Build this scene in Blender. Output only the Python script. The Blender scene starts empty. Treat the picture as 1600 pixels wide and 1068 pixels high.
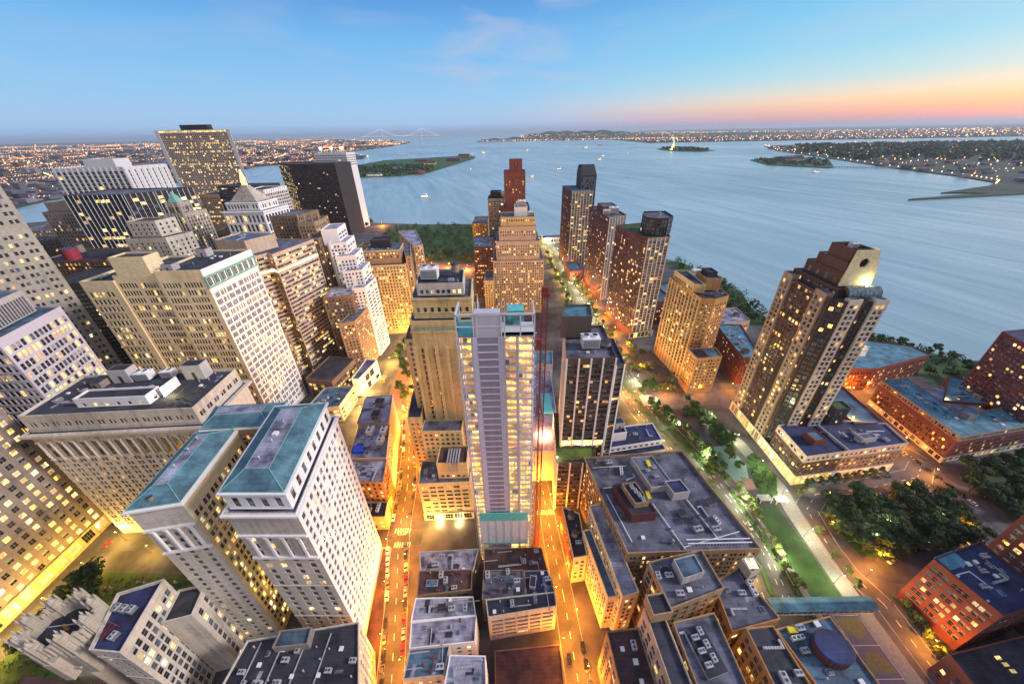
import bpy, math, random
from mathutils import Vector, Matrix
from mathutils.bvhtree import BVHTree
R = math.radians
random.seed(7)
S = bpy.context.scene
COL = S.collection
CAMP = Vector((0.0, 0.0, 215.0))

# ------------------------------------------------------------------ camera
cd = bpy.data.cameras.new('camera')
cam = bpy.data.objects.new('camera', cd); COL.objects.link(cam)
cd.sensor_width = 36.0; cd.lens = 555.36 / 1600 * 36.0
cd.clip_start = 1.0; cd.clip_end = 120000.0
cam.location = CAMP
cam.matrix_world = (Matrix.Translation(CAMP) @ Matrix.Rotation(R(90 - 30.6), 4, 'X') @ Matrix.Rotation(R(-1.136), 4, 'Z'))
S.camera = cam

# ------------------------------------------------------------------ sky and sun
S.view_settings.view_transform = 'Standard'; S.view_settings.look = 'None'
S.view_settings.exposure = 0.0; S.view_settings.gamma = 1.0
W = bpy.data.worlds.new('World'); S.world = W; W.use_nodes = True
nt = W.node_tree; nt.nodes.clear()
def nd(t, typ, **k):
    n = t.nodes.new(typ)
    for a, b in k.items(): setattr(n, a, b)
    return n
def mth(t, op, a, b=None, c=None, clamp=False):
    n = nd(t, 'ShaderNodeMath', operation=op, use_clamp=clamp)
    for i, v in enumerate((a, b, c)):
        if v is None: continue
        if hasattr(v, 'name') and hasattr(v, 'links'): t.links.new(v, n.inputs[i])
        else: n.inputs[i].default_value = v
    return n.outputs[0]
def ramp(t, fac, stops, interp='LINEAR'):
    n = nd(t, 'ShaderNodeValToRGB'); n.color_ramp.interpolation = interp
    e = n.color_ramp.elements
    while len(e) < len(stops): e.new(0.5)
    for i, (p, c) in enumerate(stops):
        e[i].position = p; e[i].color = (*c, 1)
    t.links.new(fac, n.inputs[0]); return n.outputs[0]
def mixc(t, fac, a, b, mode='MIX'):
    n = nd(t, 'ShaderNodeMix', data_type='RGBA', blend_type=mode)
    for i, v in ((0, fac), (6, a), (7, b)):
        if hasattr(v, 'links'): t.links.new(v, n.inputs[i])
        elif isinstance(v, (int, float)): n.inputs[i].default_value = v
        else: n.inputs[i].default_value = (*v, 1)
    return n.outputs[2]
def s2l(c): return tuple((x / 255 / 12.92) if x / 255 <= .04045 else ((x / 255 + .055) / 1.055) ** 2.4 for x in c)
tc = nd(nt, 'ShaderNodeTexCoord')
sep = nd(nt, 'ShaderNodeSeparateXYZ'); nt.links.new(tc.outputs['Generated'], sep.inputs[0])
SUNAZ = R(68)                                  # measured from straight ahead (+Y) towards the right (+X)
elev = sep.outputs['Z']
az = mth(nt, 'ADD', mth(nt, 'MULTIPLY', sep.outputs['X'], math.sin(SUNAZ)), mth(nt, 'MULTIPLY', sep.outputs['Y'], math.cos(SUNAZ)))
e1 = mth(nt, 'MULTIPLY', elev, 2.0, clamp=True)         # 0..0.5 in sine of elevation spread over the ramp
warm = ramp(nt, e1, [(0.0, s2l((172, 150, 186))), (.022, s2l((218, 160, 172))), (.05, s2l((246, 184, 158))), (.08, s2l((250, 212, 176))), (.108, s2l((226, 222, 208))), (.155, s2l((172, 220, 234))), (.25, s2l((124, 208, 242))), (.46, s2l((92, 182, 238))), (.62, s2l((112, 165, 225))), (1.0, (.30, .37, .60))])
cool = ramp(nt, e1, [(0.0, s2l((150, 184, 234))), (.04, s2l((162, 206, 246))), (.16, s2l((138, 200, 248))), (.34, s2l((108, 182, 242))), (.46, s2l((78, 152, 226))), (.62, s2l((100, 150, 218))), (1.0, (.28, .38, .66))])
fz = nd(nt, 'ShaderNodeMapRange', interpolation_type='SMOOTHSTEP'); nt.links.new(az, fz.inputs[0])
fz.inputs[1].default_value = 0.30; fz.inputs[2].default_value = 1.0
sky = mixc(nt, fz.outputs[0], cool, warm)
# thin clouds: noise on the plane the clouds lie in
inv = mth(nt, 'DIVIDE', 1.0, mth(nt, 'ADD', mth(nt, 'MAXIMUM', elev, 0.0), 0.05))
cx = nd(nt, 'ShaderNodeCombineXYZ')
nt.links.new(mth(nt, 'MULTIPLY', sep.outputs['X'], inv), cx.inputs[0]); nt.links.new(mth(nt, 'MULTIPLY', sep.outputs['Y'], inv), cx.inputs[1])
mp = nd(nt, 'ShaderNodeMapping'); mp.inputs['Scale'].default_value = (.8, .62, 1); mp.inputs['Rotation'].default_value = (0, 0, R(20)); nt.links.new(cx.outputs[0], mp.inputs[0])
nz = nd(nt, 'ShaderNodeTexNoise'); nz.inputs['Scale'].default_value = 1.0; nz.inputs['Detail'].default_value = 7; nz.inputs['Distortion'].default_value = .5
nt.links.new(mp.outputs[0], nz.inputs[0])
cm = mth(nt, 'MULTIPLY', mth(nt, 'SUBTRACT', nz.outputs[0], .47, clamp=True), 4.2, clamp=True)
cm = mth(nt, 'MULTIPLY', cm, mth(nt, 'MULTIPLY', mth(nt, 'ABSOLUTE', elev), 5.0, clamp=True))
dotc = nd(nt, 'ShaderNodeVectorMath', operation='DOT_PRODUCT'); nt.links.new(tc.outputs['Generated'], dotc.inputs[0])
dotc.inputs[1].default_value = Vector((-.075, .97, .19)).normalized()
near = nd(nt, 'ShaderNodeMapRange', interpolation_type='SMOOTHSTEP'); nt.links.new(dotc.outputs['Value'], near.inputs[0]); near.inputs[1].default_value = .93; near.inputs[2].default_value = .998
cm = mth(nt, 'MULTIPLY', cm, mth(nt, 'ADD', mth(nt, 'MULTIPLY', near.outputs[0], .60), .24))
sky = mixc(nt, cm, sky, s2l((192, 196, 222)))
east = nd(nt, 'ShaderNodeMapRange', interpolation_type='SMOOTHSTEP'); nt.links.new(sep.outputs['Y'], east.inputs[0]); east.inputs[1].default_value = -.05; east.inputs[2].default_value = -.8  # paler sky behind the camera, added to light the walls facing it
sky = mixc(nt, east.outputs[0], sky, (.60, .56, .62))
low = mth(nt, 'LESS_THAN', elev, -0.002)
sky = mixc(nt, low, sky, s2l((70, 95, 130)))
nish = nd(nt, 'ShaderNodeTexSky', sky_type='NISHITA', sun_disc=False); nish.sun_elevation = R(1.5); nish.sun_rotation = SUNAZ
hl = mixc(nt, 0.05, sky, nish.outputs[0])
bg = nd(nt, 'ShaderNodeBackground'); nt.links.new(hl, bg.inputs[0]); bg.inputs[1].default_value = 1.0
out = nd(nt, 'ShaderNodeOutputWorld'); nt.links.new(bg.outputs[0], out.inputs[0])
# the afterglow in the west: one broad soft low sun
sl = bpy.data.lights.new('afterglow', 'SUN'); sl.energy = 3.4; sl.angle = R(12); sl.color = (1.0, .88, .82)
so = bpy.data.objects.new('afterglow', sl); COL.objects.link(so)
d = Vector((math.sin(SUNAZ), -.12, math.tan(R(27)))).normalized()
so.rotation_euler = d.to_track_quat('Z', 'Y').to_euler()

# ------------------------------------------------------------------ materials
MATS = {}
def newmat(name):
    m = bpy.data.materials.new(name); m.use_nodes = True; t = m.node_tree
    return m, t, t.nodes['Principled BSDF']
def pos(t): return nd(t, 'ShaderNodeNewGeometry').outputs['Position']
def noise(t, vec, sc, det=3, scale3=None, rough=.5):
    if scale3:
        q = nd(t, 'ShaderNodeMapping'); q.inputs['Scale'].default_value = scale3; t.links.new(vec, q.inputs[0]); vec = q.outputs[0]
    n = nd(t, 'ShaderNodeTexNoise'); n.inputs['Scale'].default_value = sc; n.inputs['Detail'].default_value = det; n.inputs['Roughness'].default_value = rough
    t.links.new(vec, n.inputs[0]); return n.outputs[0]
def scl(c, k): return tuple(min(1, x * k) for x in c)
def wall(name, c, kind='stone', var=.42):
    if name in MATS: return MATS[name]
    m, t, b = newmat(name); p = pos(t)
    big = noise(t, p, .035, 5); st = noise(t, p, 1.0, 4, (.55, .55, .045)); fine = noise(t, p, 1.3, 4, None, .7)
    f = mth(t, 'ADD', mth(t, 'MULTIPLY', big, .45), mth(t, 'ADD', mth(t, 'MULTIPLY', st, .35), mth(t, 'MULTIPLY', fine, .25)))
    col = ramp(t, f, [(.34, scl(c, 1 - var * 1.3)), (.5, c), (.68, scl(c, 1 + var * .6))])
    if kind in ('stone', 'brick'):
        s = nd(t, 'ShaderNodeSeparateXYZ'); t.links.new(p, s.inputs[0])
        h = mth(t, 'ADD', s.outputs[0], s.outputs[1])
        cv = nd(t, 'ShaderNodeCombineXYZ'); t.links.new(h, cv.inputs[0]); t.links.new(s.outputs[2], cv.inputs[1])
        br = nd(t, 'ShaderNodeTexBrick'); t.links.new(cv.outputs[0], br.inputs[0])
        br.inputs['Scale'].default_value = 1.0
        bw, rh, ms = (2.4, .9, .05) if kind == 'stone' else (1.0, .33, .035)
        br.inputs['Brick Width'].default_value = bw; br.inputs['Row Height'].default_value = rh; br.inputs['Mortar Size'].default_value = ms
        br.inputs['Color1'].default_value = (1, 1, 1, 1); br.inputs['Color2'].default_value = (.78, .78, .78, 1) if kind == 'stone' else (.62, .62, .62, 1); br.inputs['Mortar'].default_value = (.55, .55, .55, 1)
        col = mixc(t, .7, col, br.outputs[0], 'MULTIPLY')
    t.links.new(col, b.inputs['Base Color']); b.inputs['Roughness'].default_value = .85
    MATS[name] = m; return m
def plain(name, c, rough=.7, metal=0.0, var=.18, sc=.8):
    if name in MATS: return MATS[name]
    m, t, b = newmat(name); f = noise(t, pos(t), sc, 4)
    t.links.new(ramp(t, f, [(.3, scl(c, 1 - var)), (.7, scl(c, 1 + var))]), b.inputs['Base Color'])
    b.inputs['Roughness'].default_value = rough; b.inputs['Metallic'].default_value = metal
    MATS[name] = m; return m
def rooft(name, c, c2, sc=.12):
    if name in MATS: return MATS[name]
    m, t, b = newmat(name); p = pos(t)
    a = noise(t, p, sc, 6, None, .62); g = noise(t, p, 2.2, 3, None, .7)
    v = nd(t, 'ShaderNodeTexVoronoi', feature='F1', distance='CHEBYCHEV'); v.inputs['Scale'].default_value = .11; t.links.new(p, v.inputs[0])
    col = ramp(t, a, [(.36, c2), (.5, c), (.66, scl(c, 1.5))])
    sv = nd(t, 'ShaderNodeSeparateColor'); t.links.new(v.outputs['Color'], sv.inputs[0])
    k = mth(t, 'ADD', mth(t, 'MULTIPLY', sv.outputs[0], .35), mth(t, 'ADD', mth(t, 'MULTIPLY', g, .7), .45))
    cc = nd(t, 'ShaderNodeCombineColor')
    for i in range(3): t.links.new(k, cc.inputs[i])
    br = nd(t, 'ShaderNodeTexBrick'); t.links.new(p, br.inputs[0]); br.inputs['Scale'].default_value = 1; br.inputs['Brick Width'].default_value = 7.5; br.inputs['Row Height'].default_value = 1.5; br.inputs['Mortar Size'].default_value = .06
    br.inputs['Color1'].default_value = (1, 1, 1, 1); br.inputs['Color2'].default_value = (.78, .78, .80, 1); br.inputs['Mortar'].default_value = (.45, .45, .48, 1)
    c3 = mixc(t, 1.0, col, cc.outputs[0], 'MULTIPLY')
    if sc > .1: c3 = mixc(t, .8, c3, br.outputs[0], 'MULTIPLY')
    t.links.new(c3, b.inputs['Base Color'])
    b.inputs['Roughness'].default_value = .8; MATS[name] = m; return m
def glassm(name, c, rough=.12, var=.5):
    if name in MATS: return MATS[name]
    m, t, b = newmat(name); f = noise(t, pos(t), .45, 2)
    t.links.new(ramp(t, f, [(.35, scl(c, 1 - var)), (.65, scl(c, 1 + var))]), b.inputs['Base Color'])
    b.inputs['Roughness'].default_value = rough; b.inputs['Specular IOR Level'].default_value = .8
    MATS[name] = m; return m
def litm(name, c, s, var=.55, base=(.5, .4, .25)):
    if name in MATS: return MATS[name]
    m, t, b = newmat(name); p = pos(t)
    v = nd(t, 'ShaderNodeTexVoronoi', feature='F1', distance='EUCLIDEAN'); v.inputs['Scale'].default_value = .27; t.links.new(p, v.inputs[0])
    sc = nd(t, 'ShaderNodeSeparateColor'); t.links.new(v.outputs['Color'], sc.inputs[0])
    g = noise(t, p, 1.5, 3)
    k = mth(t, 'MULTIPLY', mth(t, 'ADD', mth(t, 'MULTIPLY', mth(t, 'POWER', sc.outputs[0], 1.6), s * 1.5), s * .16), mth(t, 'MULTIPLY', mth(t, 'SUBTRACT', g, .25, clamp=True), 3.2))
    col = mixc(t, mth(t, 'MULTIPLY', sc.outputs[1], .3), c, (1, .86, .62)); col = mixc(t, mth(t, 'MULTIPLY', mth(t, 'GREATER_THAN', sc.outputs[2], .72), .5), col, (1, .42, .08))
    b.inputs['Base Color'].default_value = (*base, 1); t.links.new(col, b.inputs['Emission Color']); t.links.new(k, b.inputs['Emission Strength'])
    b.inputs['Roughness'].default_value = .3
    m.cycles.emission_sampling = 'NONE'
    MATS[name] = m; return m
def emit(name, c, s, samp='NONE'):
    if name in MATS: return MATS[name]
    m, t, b = newmat(name); b.inputs['Base Color'].default_value = (*c, 1)
    b.inputs['Emission Color'].default_value = (*c, 1); b.inputs['Emission Strength'].default_value = s
    m.cycles.emission_sampling = samp
    MATS[name] = m; return m

GL = dict(dark=glassm('dark_glass', (.014, .017, .023)), blue=glassm('bluish_glass', (.07, .11, .15)),
          blind=plain('window_blind', (.30, .32, .32), .6), lit=litm('lit_warm', (1, .58, .13), 1.7), litw=litm('lit_pale', (1, .78, .34), 2.2),
          lito=litm('lit_orange', (1, .36, .05), 1.7), lity=litm('lit_yellow', (1, .66, .07), 1.7), tower=litm('work_lit', (1, .55, .03), 1.9), frame=plain('window_frame', (.30, .30, .29)), frameD=plain('dark_frame', (.05, .05, .05)),
          frameW=plain('white_frame', (.62, .62, .62)))
MW = dict(cream=wall('cream_stone', (.84, .69, .42), 'stone', .2), white=wall('white_terracotta', (.80, .78, .78), 'plain', .14), grey=wall('grey_limestone', (.44, .395, .33)),
          pale=wall('pale_limestone', (.58, .53, .46)), brown=wall('brown_stone', (.25, .16, .10)), tan=wall('tan_brick', (.40, .27, .155), 'brick'),
          red=wall('red_brick', (.23, .062, .045), 'brick'), dred=wall('dark_red_brick', (.135, .042, .045), 'brick'), orange=wall('orange_brick', (.48, .26, .10), 'brick'),
          gold=wall('yellow_limestone', (.64, .50, .24)), dark=wall('dark_cladding', (.030, .028, .032), 'plain'), lilac=wall('lilac_concrete', (.50, .48, .56), 'plain', .2),
          conc=wall('concrete', (.42, .40, .40), 'plain'), greyb=wall('grey_brick', (.29, .245, .22), 'brick'), pink=wall('pinkish_limestone', (.56, .43, .33)), rbrown=wall('red_brown_brick', (.105, .055, .042), 'brick'), taupe=wall('taupe_stone', (.34, .265, .21)), mauve=wall('mauve_brick', (.27, .21, .215), 'brick'), bronze=wall('bronze_cladding', (.10, .075, .06), 'plain'),
          steelw=wall('white_metal_cladding', (.62, .62, .64), 'plain', .1))
MR = dict(tar=rooft('tar_roof', (.035, .037, .055), (.016, .016, .026)), grey=rooft('gravel_roof', (.125, .13, .175), (.045, .045, .07)), pale=rooft('pale_membrane_roof', (.30, .30, .38), (.11, .10, .15)),
          copper=rooft('copper_green_roof', (.085, .185, .225), (.045, .10, .135)), blue=rooft('blue_grey_roof', (.075, .135, .20), (.035, .06, .11)), teal=rooft('teal_roof', (.085, .22, .29), (.045, .12, .16)),
          navy=rooft('navy_roof', (.025, .035, .11), (.015, .018, .05)), rust=rooft('rusty_roof', (.085, .04, .038), (.025, .018, .022)), green=rooft('planted_roof', (.05, .10, .02), (.03, .05, .015)))
mmetal = plain('galvanised_metal', (.45, .46, .48), .45, .3); mdark = plain('dark_metal', (.035, .035, .04), .5); mwhite = plain('white_paint', (.75, .75, .76), .5, 0, .08)
mteal = plain('teal_sheet', (.12, .50, .50), .4); mred = plain('red_paint', (.24, .028, .02), .5); myel = plain('yellow_paint', (.75, .62, .03), .5); mwood = plain('dark_wood', (.10, .065, .04), .8)
mgreen = plain('patina_trim', (.20, .42, .36), .6)

# ------------------------------------------------------------------ mesh builder
class MB:
    def __init__(s, o=(0, 0, 0)): s.v = []; s.f = []; s.m = []; s.o = o
    def quad(s, a, b, c, d, m=0):
        n = len(s.v); s.v += [a, b, c, d]; s.f.append((n, n + 1, n + 2, n + 3)); s.m.append(m)
    def poly(s, pts, m=0):
        n = len(s.v); s.v += list(pts); s.f.append(tuple(range(n, n + len(pts)))); s.m.append(m)
    def prism(s, poly, z0, z1, m=0, mt=None, bottom=False):
        k = len(poly)
        for i in range(k):
            a, b = poly[i], poly[(i + 1) % k]
            s.quad((a[0], a[1], z0), (b[0], b[1], z0), (b[0], b[1], z1), (a[0], a[1], z1), m)
        s.poly([(p[0], p[1], z1) for p in poly], m if mt is None else mt)
        if bottom: s.poly([(p[0], p[1], z0) for p in reversed(poly)], m)
    def box(s, x0, x1, y0, y1, z0, z1, m=0, mt=None): s.prism([(x0, y0), (x1, y0), (x1, y1), (x0, y1)], z0, z1, m, mt, True)
    def frustum(s, pa, z0, pb, z1, m=0, cap=True):
        k = len(pa)
        for i in range(k):
            j = (i + 1) % k; s.quad((*pa[i], z0), (*pa[j], z0), (*pb[j], z1), (*pb[i], z1), m)
        if cap: s.poly([(*p, z1) for p in pb], m)
    def cyl(s, x, y, z0, z1, r, n=10, m=0, r2=None):
        r2 = r if r2 is None else r2
        A = [(x + r * math.cos(6.2832 * i / n), y + r * math.sin(6.2832 * i / n)) for i in range(n)]
        Bq = [(x + r2 * math.cos(6.2832 * i / n), y + r2 * math.sin(6.2832 * i / n)) for i in range(n)]
        s.frustum(A, z0, Bq, z1, m)
    def bar(s, a, b, w, m=0, n=4):
        a = Vector(a); b = Vector(b); d = (b - a).normalized(); u = d.cross(Vector((0, 0, 1)))
        if u.length < .01: u = Vector((1, 0, 0))
        u.normalize(); v = d.cross(u)
        ring = [(math.cos(6.2832 * (i + .5) / n), math.sin(6.2832 * (i + .5) / n)) for i in range(n)]
        A = [a + (u * c + v * q) * w for c, q in ring]; Bq = [b + (u * c + v * q) * w for c, q in ring]
        for i in range(n): s.quad(tuple(A[i]), tuple(A[(i + 1) % n]), tuple(Bq[(i + 1) % n]), tuple(Bq[i]), m)
        s.poly([tuple(p) for p in Bq], m); s.poly([tuple(p) for p in reversed(A)], m)
    def mesh(s, name, mats):
        me = bpy.data.meshes.new(name); ox, oy, oz = s.o
        me.from_pydata([(x - ox, y - oy, z - oz) for x, y, z in s.v], [], s.f)
        for mt in (mats if isinstance(mats, (list, tuple)) else [mats]): me.materials.append(mt)
        me.polygons.foreach_set('material_index', s.m); me.update(); return me
    def build(s, name, mats, parent=None, kind=None, loc=None):
        o = bpy.data.objects.new(name, s.mesh(name, mats)); COL.objects.link(o)
        if parent: o.parent = parent
        else: o.location = s.o
        if loc is not None: o.location = loc
        if kind: o['kind'] = kind
        return o
def tag(o, label, cat, group=None, kind=None):
    if label: o['label'] = label
    if cat: o['category'] = cat
    if group: o['group'] = group
    if kind: o['kind'] = kind
    return o
def empty(name, loc, label, cat, group=None, rz=0):
    o = bpy.data.objects.new(name, None); COL.objects.link(o); o.location = loc; o.rotation_euler.z = rz
    o.empty_display_size = 1
    return tag(o, label, cat, group)
def copy_tree(o, parent=None):
    c = o.copy(); COL.objects.link(c)
    if parent: c.parent = parent
    for ch in list(KIDS.get(o.name, [])): copy_tree(ch, c)
    return c
KIDS = {}
def kid(par, ch): KIDS.setdefault(par.name, []).append(ch); return ch
def Rc(x, y, w, d, ang=0):
    a = R(ang); u = (math.cos(a), math.sin(a)); v = (-u[1], u[0])
    return [(x, y), (x + u[0] * w, y + u[1] * w), (x + u[0] * w + v[0] * d, y + u[1] * w + v[1] * d), (x + v[0] * d, y + v[1] * d)]
def inset(poly, k):
    n = len(poly); res = []
    for i in range(n):
        p0, p1, p2 = Vector(poly[i - 1]), Vector(poly[i]), Vector(poly[(i + 1) % n])
        a = (p1 - p0).normalized(); b = (p2 - p1).normalized()
        na = Vector((-a.y, a.x)); nb = Vector((-b.y, b.x)); q = na + nb; den = 1 + na.dot(nb)
        q = q / den if den > .1 else na
        res.append(tuple(p1 + q * k))
    return res

# ------------------------------------------------------------------ facades
# style: fh floor height, bay width, pat [(centre fraction, window width)], h window height, sill, lit share, cols weights for the unlit panes
def ST(fh=3.6, bay=3.6, pat=((.5, 1.5),), h=1.9, sill=1.0, lit=.12, base=1.0, top=1.5, rec=.25, fin=0, band=0, mix=(6, 2, 2), litm=('lit', 'litw'), mar=1.0, frame='frame', ledge=0, rowvar=1.0, sash=True):
    return dict(fh=fh, bay=bay, pat=pat, h=h, sill=sill, lit=lit, base=base, top=top, rec=rec, fin=fin, band=band, mix=mix, litm=litm, mar=mar, frame=frame, ledge=ledge, rowvar=rowvar, sash=sash)
OCC_V = []; OCC_F = []; BLD = []
def occ(poly, z0, z1):
    n = len(OCC_V); k = len(poly)
    OCC_V.extend([(p[0], p[1], z0) for p in poly] + [(p[0], p[1], z1) for p in poly])
    for i in range(k): j = (i + 1) % k; OCC_F.append((n + i, n + j, n + k + j, n + k + i))
    OCC_F.append(tuple(range(n + k, n + 2 * k)))
def facade(B, p0, p1, z0, z1, st, mb, rng, mi=0, mtrim=1):
    dx, dy = p1[0] - p0[0], p1[1] - p0[1]; L = math.hypot(dx, dy)
    if L < .05: return
    ux, uy = dx / L, dy / L; nx, ny = uy, -ux
    mid = ((p0[0] + p1[0]) / 2, (p0[1] + p1[1]) / 2)
    def P(s, z, o=0.0): return (p0[0] + ux * s + nx * o, p0[1] + uy * s + ny * o, z)
    facing = nx * (CAMP.x - mid[0]) + ny * (CAMP.y - mid[1]) > -2
    if st is None or not facing or L < 3 or z1 - z0 < st['fh']:
        mb.quad(P(0, z0), P(L, z0), P(L, z1), P(0, z1), mi); return
    mar = min(st['mar'], L * .1); nb = max(1, round((L - 2 * mar) / st['bay'])); bw = (L - 2 * mar) / nb
    nf = max(1, int((z1 - z0 - st['base'] - st['top'] + .3) / st['fh']))
    zprev = z0; rec = st['rec']
    wins = []
    for b in range(nb):
        for c, w in st['pat']:
            gap = bw if len(st['pat']) == 1 else bw * min(abs(q2[0] - q1[0]) for q1, q2 in zip(st['pat'], st['pat'][1:]))
            cc = mar + (b + c) * bw; w2 = min(w * 1.25, max(min(w, bw * .98), gap * .72)); wins.append((cc - w2 / 2, cc + w2 / 2))
    wins.sort()
    for f in range(nf):
        za = z0 + st['base'] + f * st['fh'] + st['sill'] * .85; zb = za + min(st['h'] * 1.18, max(st['h'], st['fh'] * .74)); wh_ = zb - za
        if zb > z1 - .3: break
        rowf = rng.choice((.25, .6, 1, 1, 1.5, 2.4)) if st['rowvar'] else 1
        mb.quad(P(0, zprev), P(L, zprev), P(L, za), P(0, za), mi)
        s = 0
        for a, b in wins:
            if a - s > .01: mb.quad(P(s, za), P(a, za), P(a, zb), P(s, zb), mi)
            mb.quad(P(a, za), P(b, za), P(b, za, -rec), P(a, za, -rec), mi)
            mb.quad(P(a, zb, -rec), P(b, zb, -rec), P(b, zb), P(a, zb), mi)
            mb.quad(P(a, za), P(a, za, -rec), P(a, zb, -rec), P(a, zb), mi)
            mb.quad(P(b, za, -rec), P(b, za), P(b, zb), P(b, zb, -rec), mi)
            s = b
            if rng.random() < st['lit'] * rowf * .62: k = rng.choice(st['litm'])
            else: k = rng.choices(('dark', 'half', 'blue'), st['mix'])[0]
            B['win'].append((P((a + b) / 2, (za + zb) / 2, -rec), math.atan2(uy, ux), b - a + .06, wh_ + .06, k))
        if L - s > .01: mb.quad(P(s, za), P(L, za), P(L, zb), P(s, zb), mi)
        zprev = zb
        if (st['ledge'] or (5 if st['sash'] and not st['fin'] else 0)) and f % (st['ledge'] or 5) == 0:
            zc = za - st['sill'] * .6; pr_ = .3 if st['ledge'] else .2
            mb.quad(P(-.1, zc, pr_), P(L + .1, zc, pr_), P(L + .1, zc + .32, pr_), P(-.1, zc + .32, pr_), mi); mb.quad(P(-.1, zc + .32, pr_), P(L + .1, zc + .32, pr_), P(L + .1, zc + .32, -.02), P(-.1, zc + .32, -.02), mi); mb.quad(P(-.1, zc, -.02), P(L + .1, zc, -.02), P(L + .1, zc, pr_), P(-.1, zc, pr_), mi)
    mb.quad(P(0, zprev), P(L, zprev), P(L, z1), P(0, z1), mi)
    if st['fin']:
        fw = st['fin']
        for b in range(nb + 1):
            c0 = mar + b * bw - fw / 2; c1 = c0 + fw
            c = [P(c0, 0, -.02)[:2], P(c1, 0, -.02)[:2], P(c1, 0, .45)[:2], P(c0, 0, .45)[:2]]
            c = [P(c0, 0, .45)[:2], P(c1, 0, .45)[:2], P(c1, 0, -.02)[:2], P(c0, 0, -.02)[:2]]
            B['trim'].prism(c, z0 + .2, z1 - .2, 0, None, True)
    if st['band']:
        for f in range(nf + 1):
            zc = z0 + st['base'] + f * st['fh']
            if zc + .3 > z1: break
            c = [P(0, 0, .22)[:2], P(L, 0, .22)[:2], P(L, 0, -.02)[:2], P(0, 0, -.02)[:2]]
            B['trim'].prism(c, zc - .02, zc + st['band'], 0, None, True)

PANE = {}
def pane_mesh(w, h, k, frame, sash):
    key = (round(w, 1), round(h, 1), k, frame, sash)
    if key in PANE: return PANE[key]
    mb = MB(); w2, h2 = key[0] / 2, key[1] / 2; mats = [GL[frame]]
    main = {'half': 'dark'}.get(k, k); mats.append(GL[main]); mats.append(GL['blind'])
    mb.quad((-w2, 0, -h2), (w2, 0, -h2), (w2, 0, h2), (-w2, 0, h2), 1)
    if k == 'half': zz = h2 * random.choice((0, .3, -.4)); mb.quad((-w2, -.01, zz), (w2, -.01, zz), (w2, -.01, h2), (-w2, -.01, h2), 2)
    t = .09
    def fr(x0, x1, z0, z1): mb.box(x0, x1, -.07, -.015, z0, z1, 0)
    fr(-w2, -w2 + t, -h2, h2); fr(w2 - t, w2, -h2, h2); fr(-w2 + t, w2 - t, h2 - t, h2); fr(-w2 + t, w2 - t, -h2, -h2 + t)
    if sash: fr(-w2 + t, w2 - t, -t / 2, t / 2)
    nm = max(0, round(key[0] / 1.6) - 1)
    for i in range(nm):
        x = -w2 + key[0] * (i + 1) / (nm + 1); mb.box(x - .05, x + .05, -.065, -.02, -h2 + t, h2 - t, 0)
    PANE[key] = mb.mesh('window', mats); return PANE[key]

def building(name, label, cat, tiers, group=None, trim='pale', kidfn=None, nobj=100):
    """tiers: dicts poly, z0, z1, st (style or list per edge), wall (or list per edge), roof, par (parapet height), cor (cornice proj, height)"""
    pts = [p for t in tiers for p in t['poly']]
    cx_ = sum(p[0] for p in pts) / len(pts); cy_ = sum(p[1] for p in pts) / len(pts)
    e = empty(name, (cx_, cy_, 0), label, cat, group)
    B = dict(e=e, win=[], o=(cx_, cy_, 0), trim=MB((cx_, cy_, 0)), z=max(t['z1'] for t in tiers), tiers=tiers, frame='frame')
    rng = random.Random(sum(map(ord, label)))
    walls = MB((cx_, cy_, 0)); roofs = {}; wm = []
    def widx(nm):
        if nm not in wm: wm.append(nm)
        return wm.index(nm)
    for t in tiers:
        P = t['poly']; n = len(P); z0, z1 = t['z0'], t['z1']; par = t.get('par', 1.0)
        occ(P, z0, z1)
        for i in range(n):
            st = t['st'][i % len(t['st'])] if isinstance(t.get('st'), (list, tuple)) else t.get('st')
            wl = t['wall'][i % len(t['wall'])] if isinstance(t['wall'], (list, tuple)) else t['wall']
            if st: B['frame'] = st['frame']; B['sash'] = st['sash']
            facade(B, P[i], P[(i + 1) % n], z0, z1, st, walls, rng, widx(wl))
        w0 = widx(t['wall'][0] if isinstance(t['wall'], (list, tuple)) else t['wall'])
        th = .45 if par else 0
        rf = MB((cx_, cy_, 0)); roofs[id(rf)] = (t.get('roof', 'grey'), rf)
        if par:
            I = inset(P, th)
            for i in range(n):
                j = (i + 1) % n
                walls.quad((*P[i], z1), (*P[j], z1), (*I[j], z1), (*I[i], z1), w0)
                walls.quad((*I[i], z1), (*I[j], z1), (*I[j], z1 - par), (*I[i], z1 - par), w0)
            rf.poly([(*p, z1 - par) for p in I], 0)
        else: rf.poly([(*p, z1) for p in P], 0)
        if t.get('cor'):
            pr_, ch = t['cor']; O = inset(P, -pr_); I2 = inset(P, .02); zc = z1 - t.get('cord', 0.6); tm = B['trim']
            O1 = inset(P, -pr_ * .4)
            for i in range(n):
                j = (i + 1) % n
                tm.quad((*O[i], zc - ch), (*O[j], zc - ch), (*O[j], zc), (*O[i], zc), 0)
                tm.quad((*O[i], zc), (*O[j], zc), (*I2[j], zc), (*I2[i], zc), 0)
                tm.quad((*I2[i], zc - ch * 2), (*I2[j], zc - ch * 2), (*O[j], zc - ch), (*O[i], zc - ch), 0)
    B['e'] = e
    w = walls.build('wall', [MW[x] for x in wm], e)
    for k, rb in roofs.values(): rb.build('roof', MR[k], e)
    if B['trim'].f: B['trim'].build('cornice', MW[trim] if trim in MW else MATS[trim], e)  # one mesh for cornices, facade fins and floor bands together
    B['nobj'] = nobj; BLD.append(B)
    return B
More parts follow.
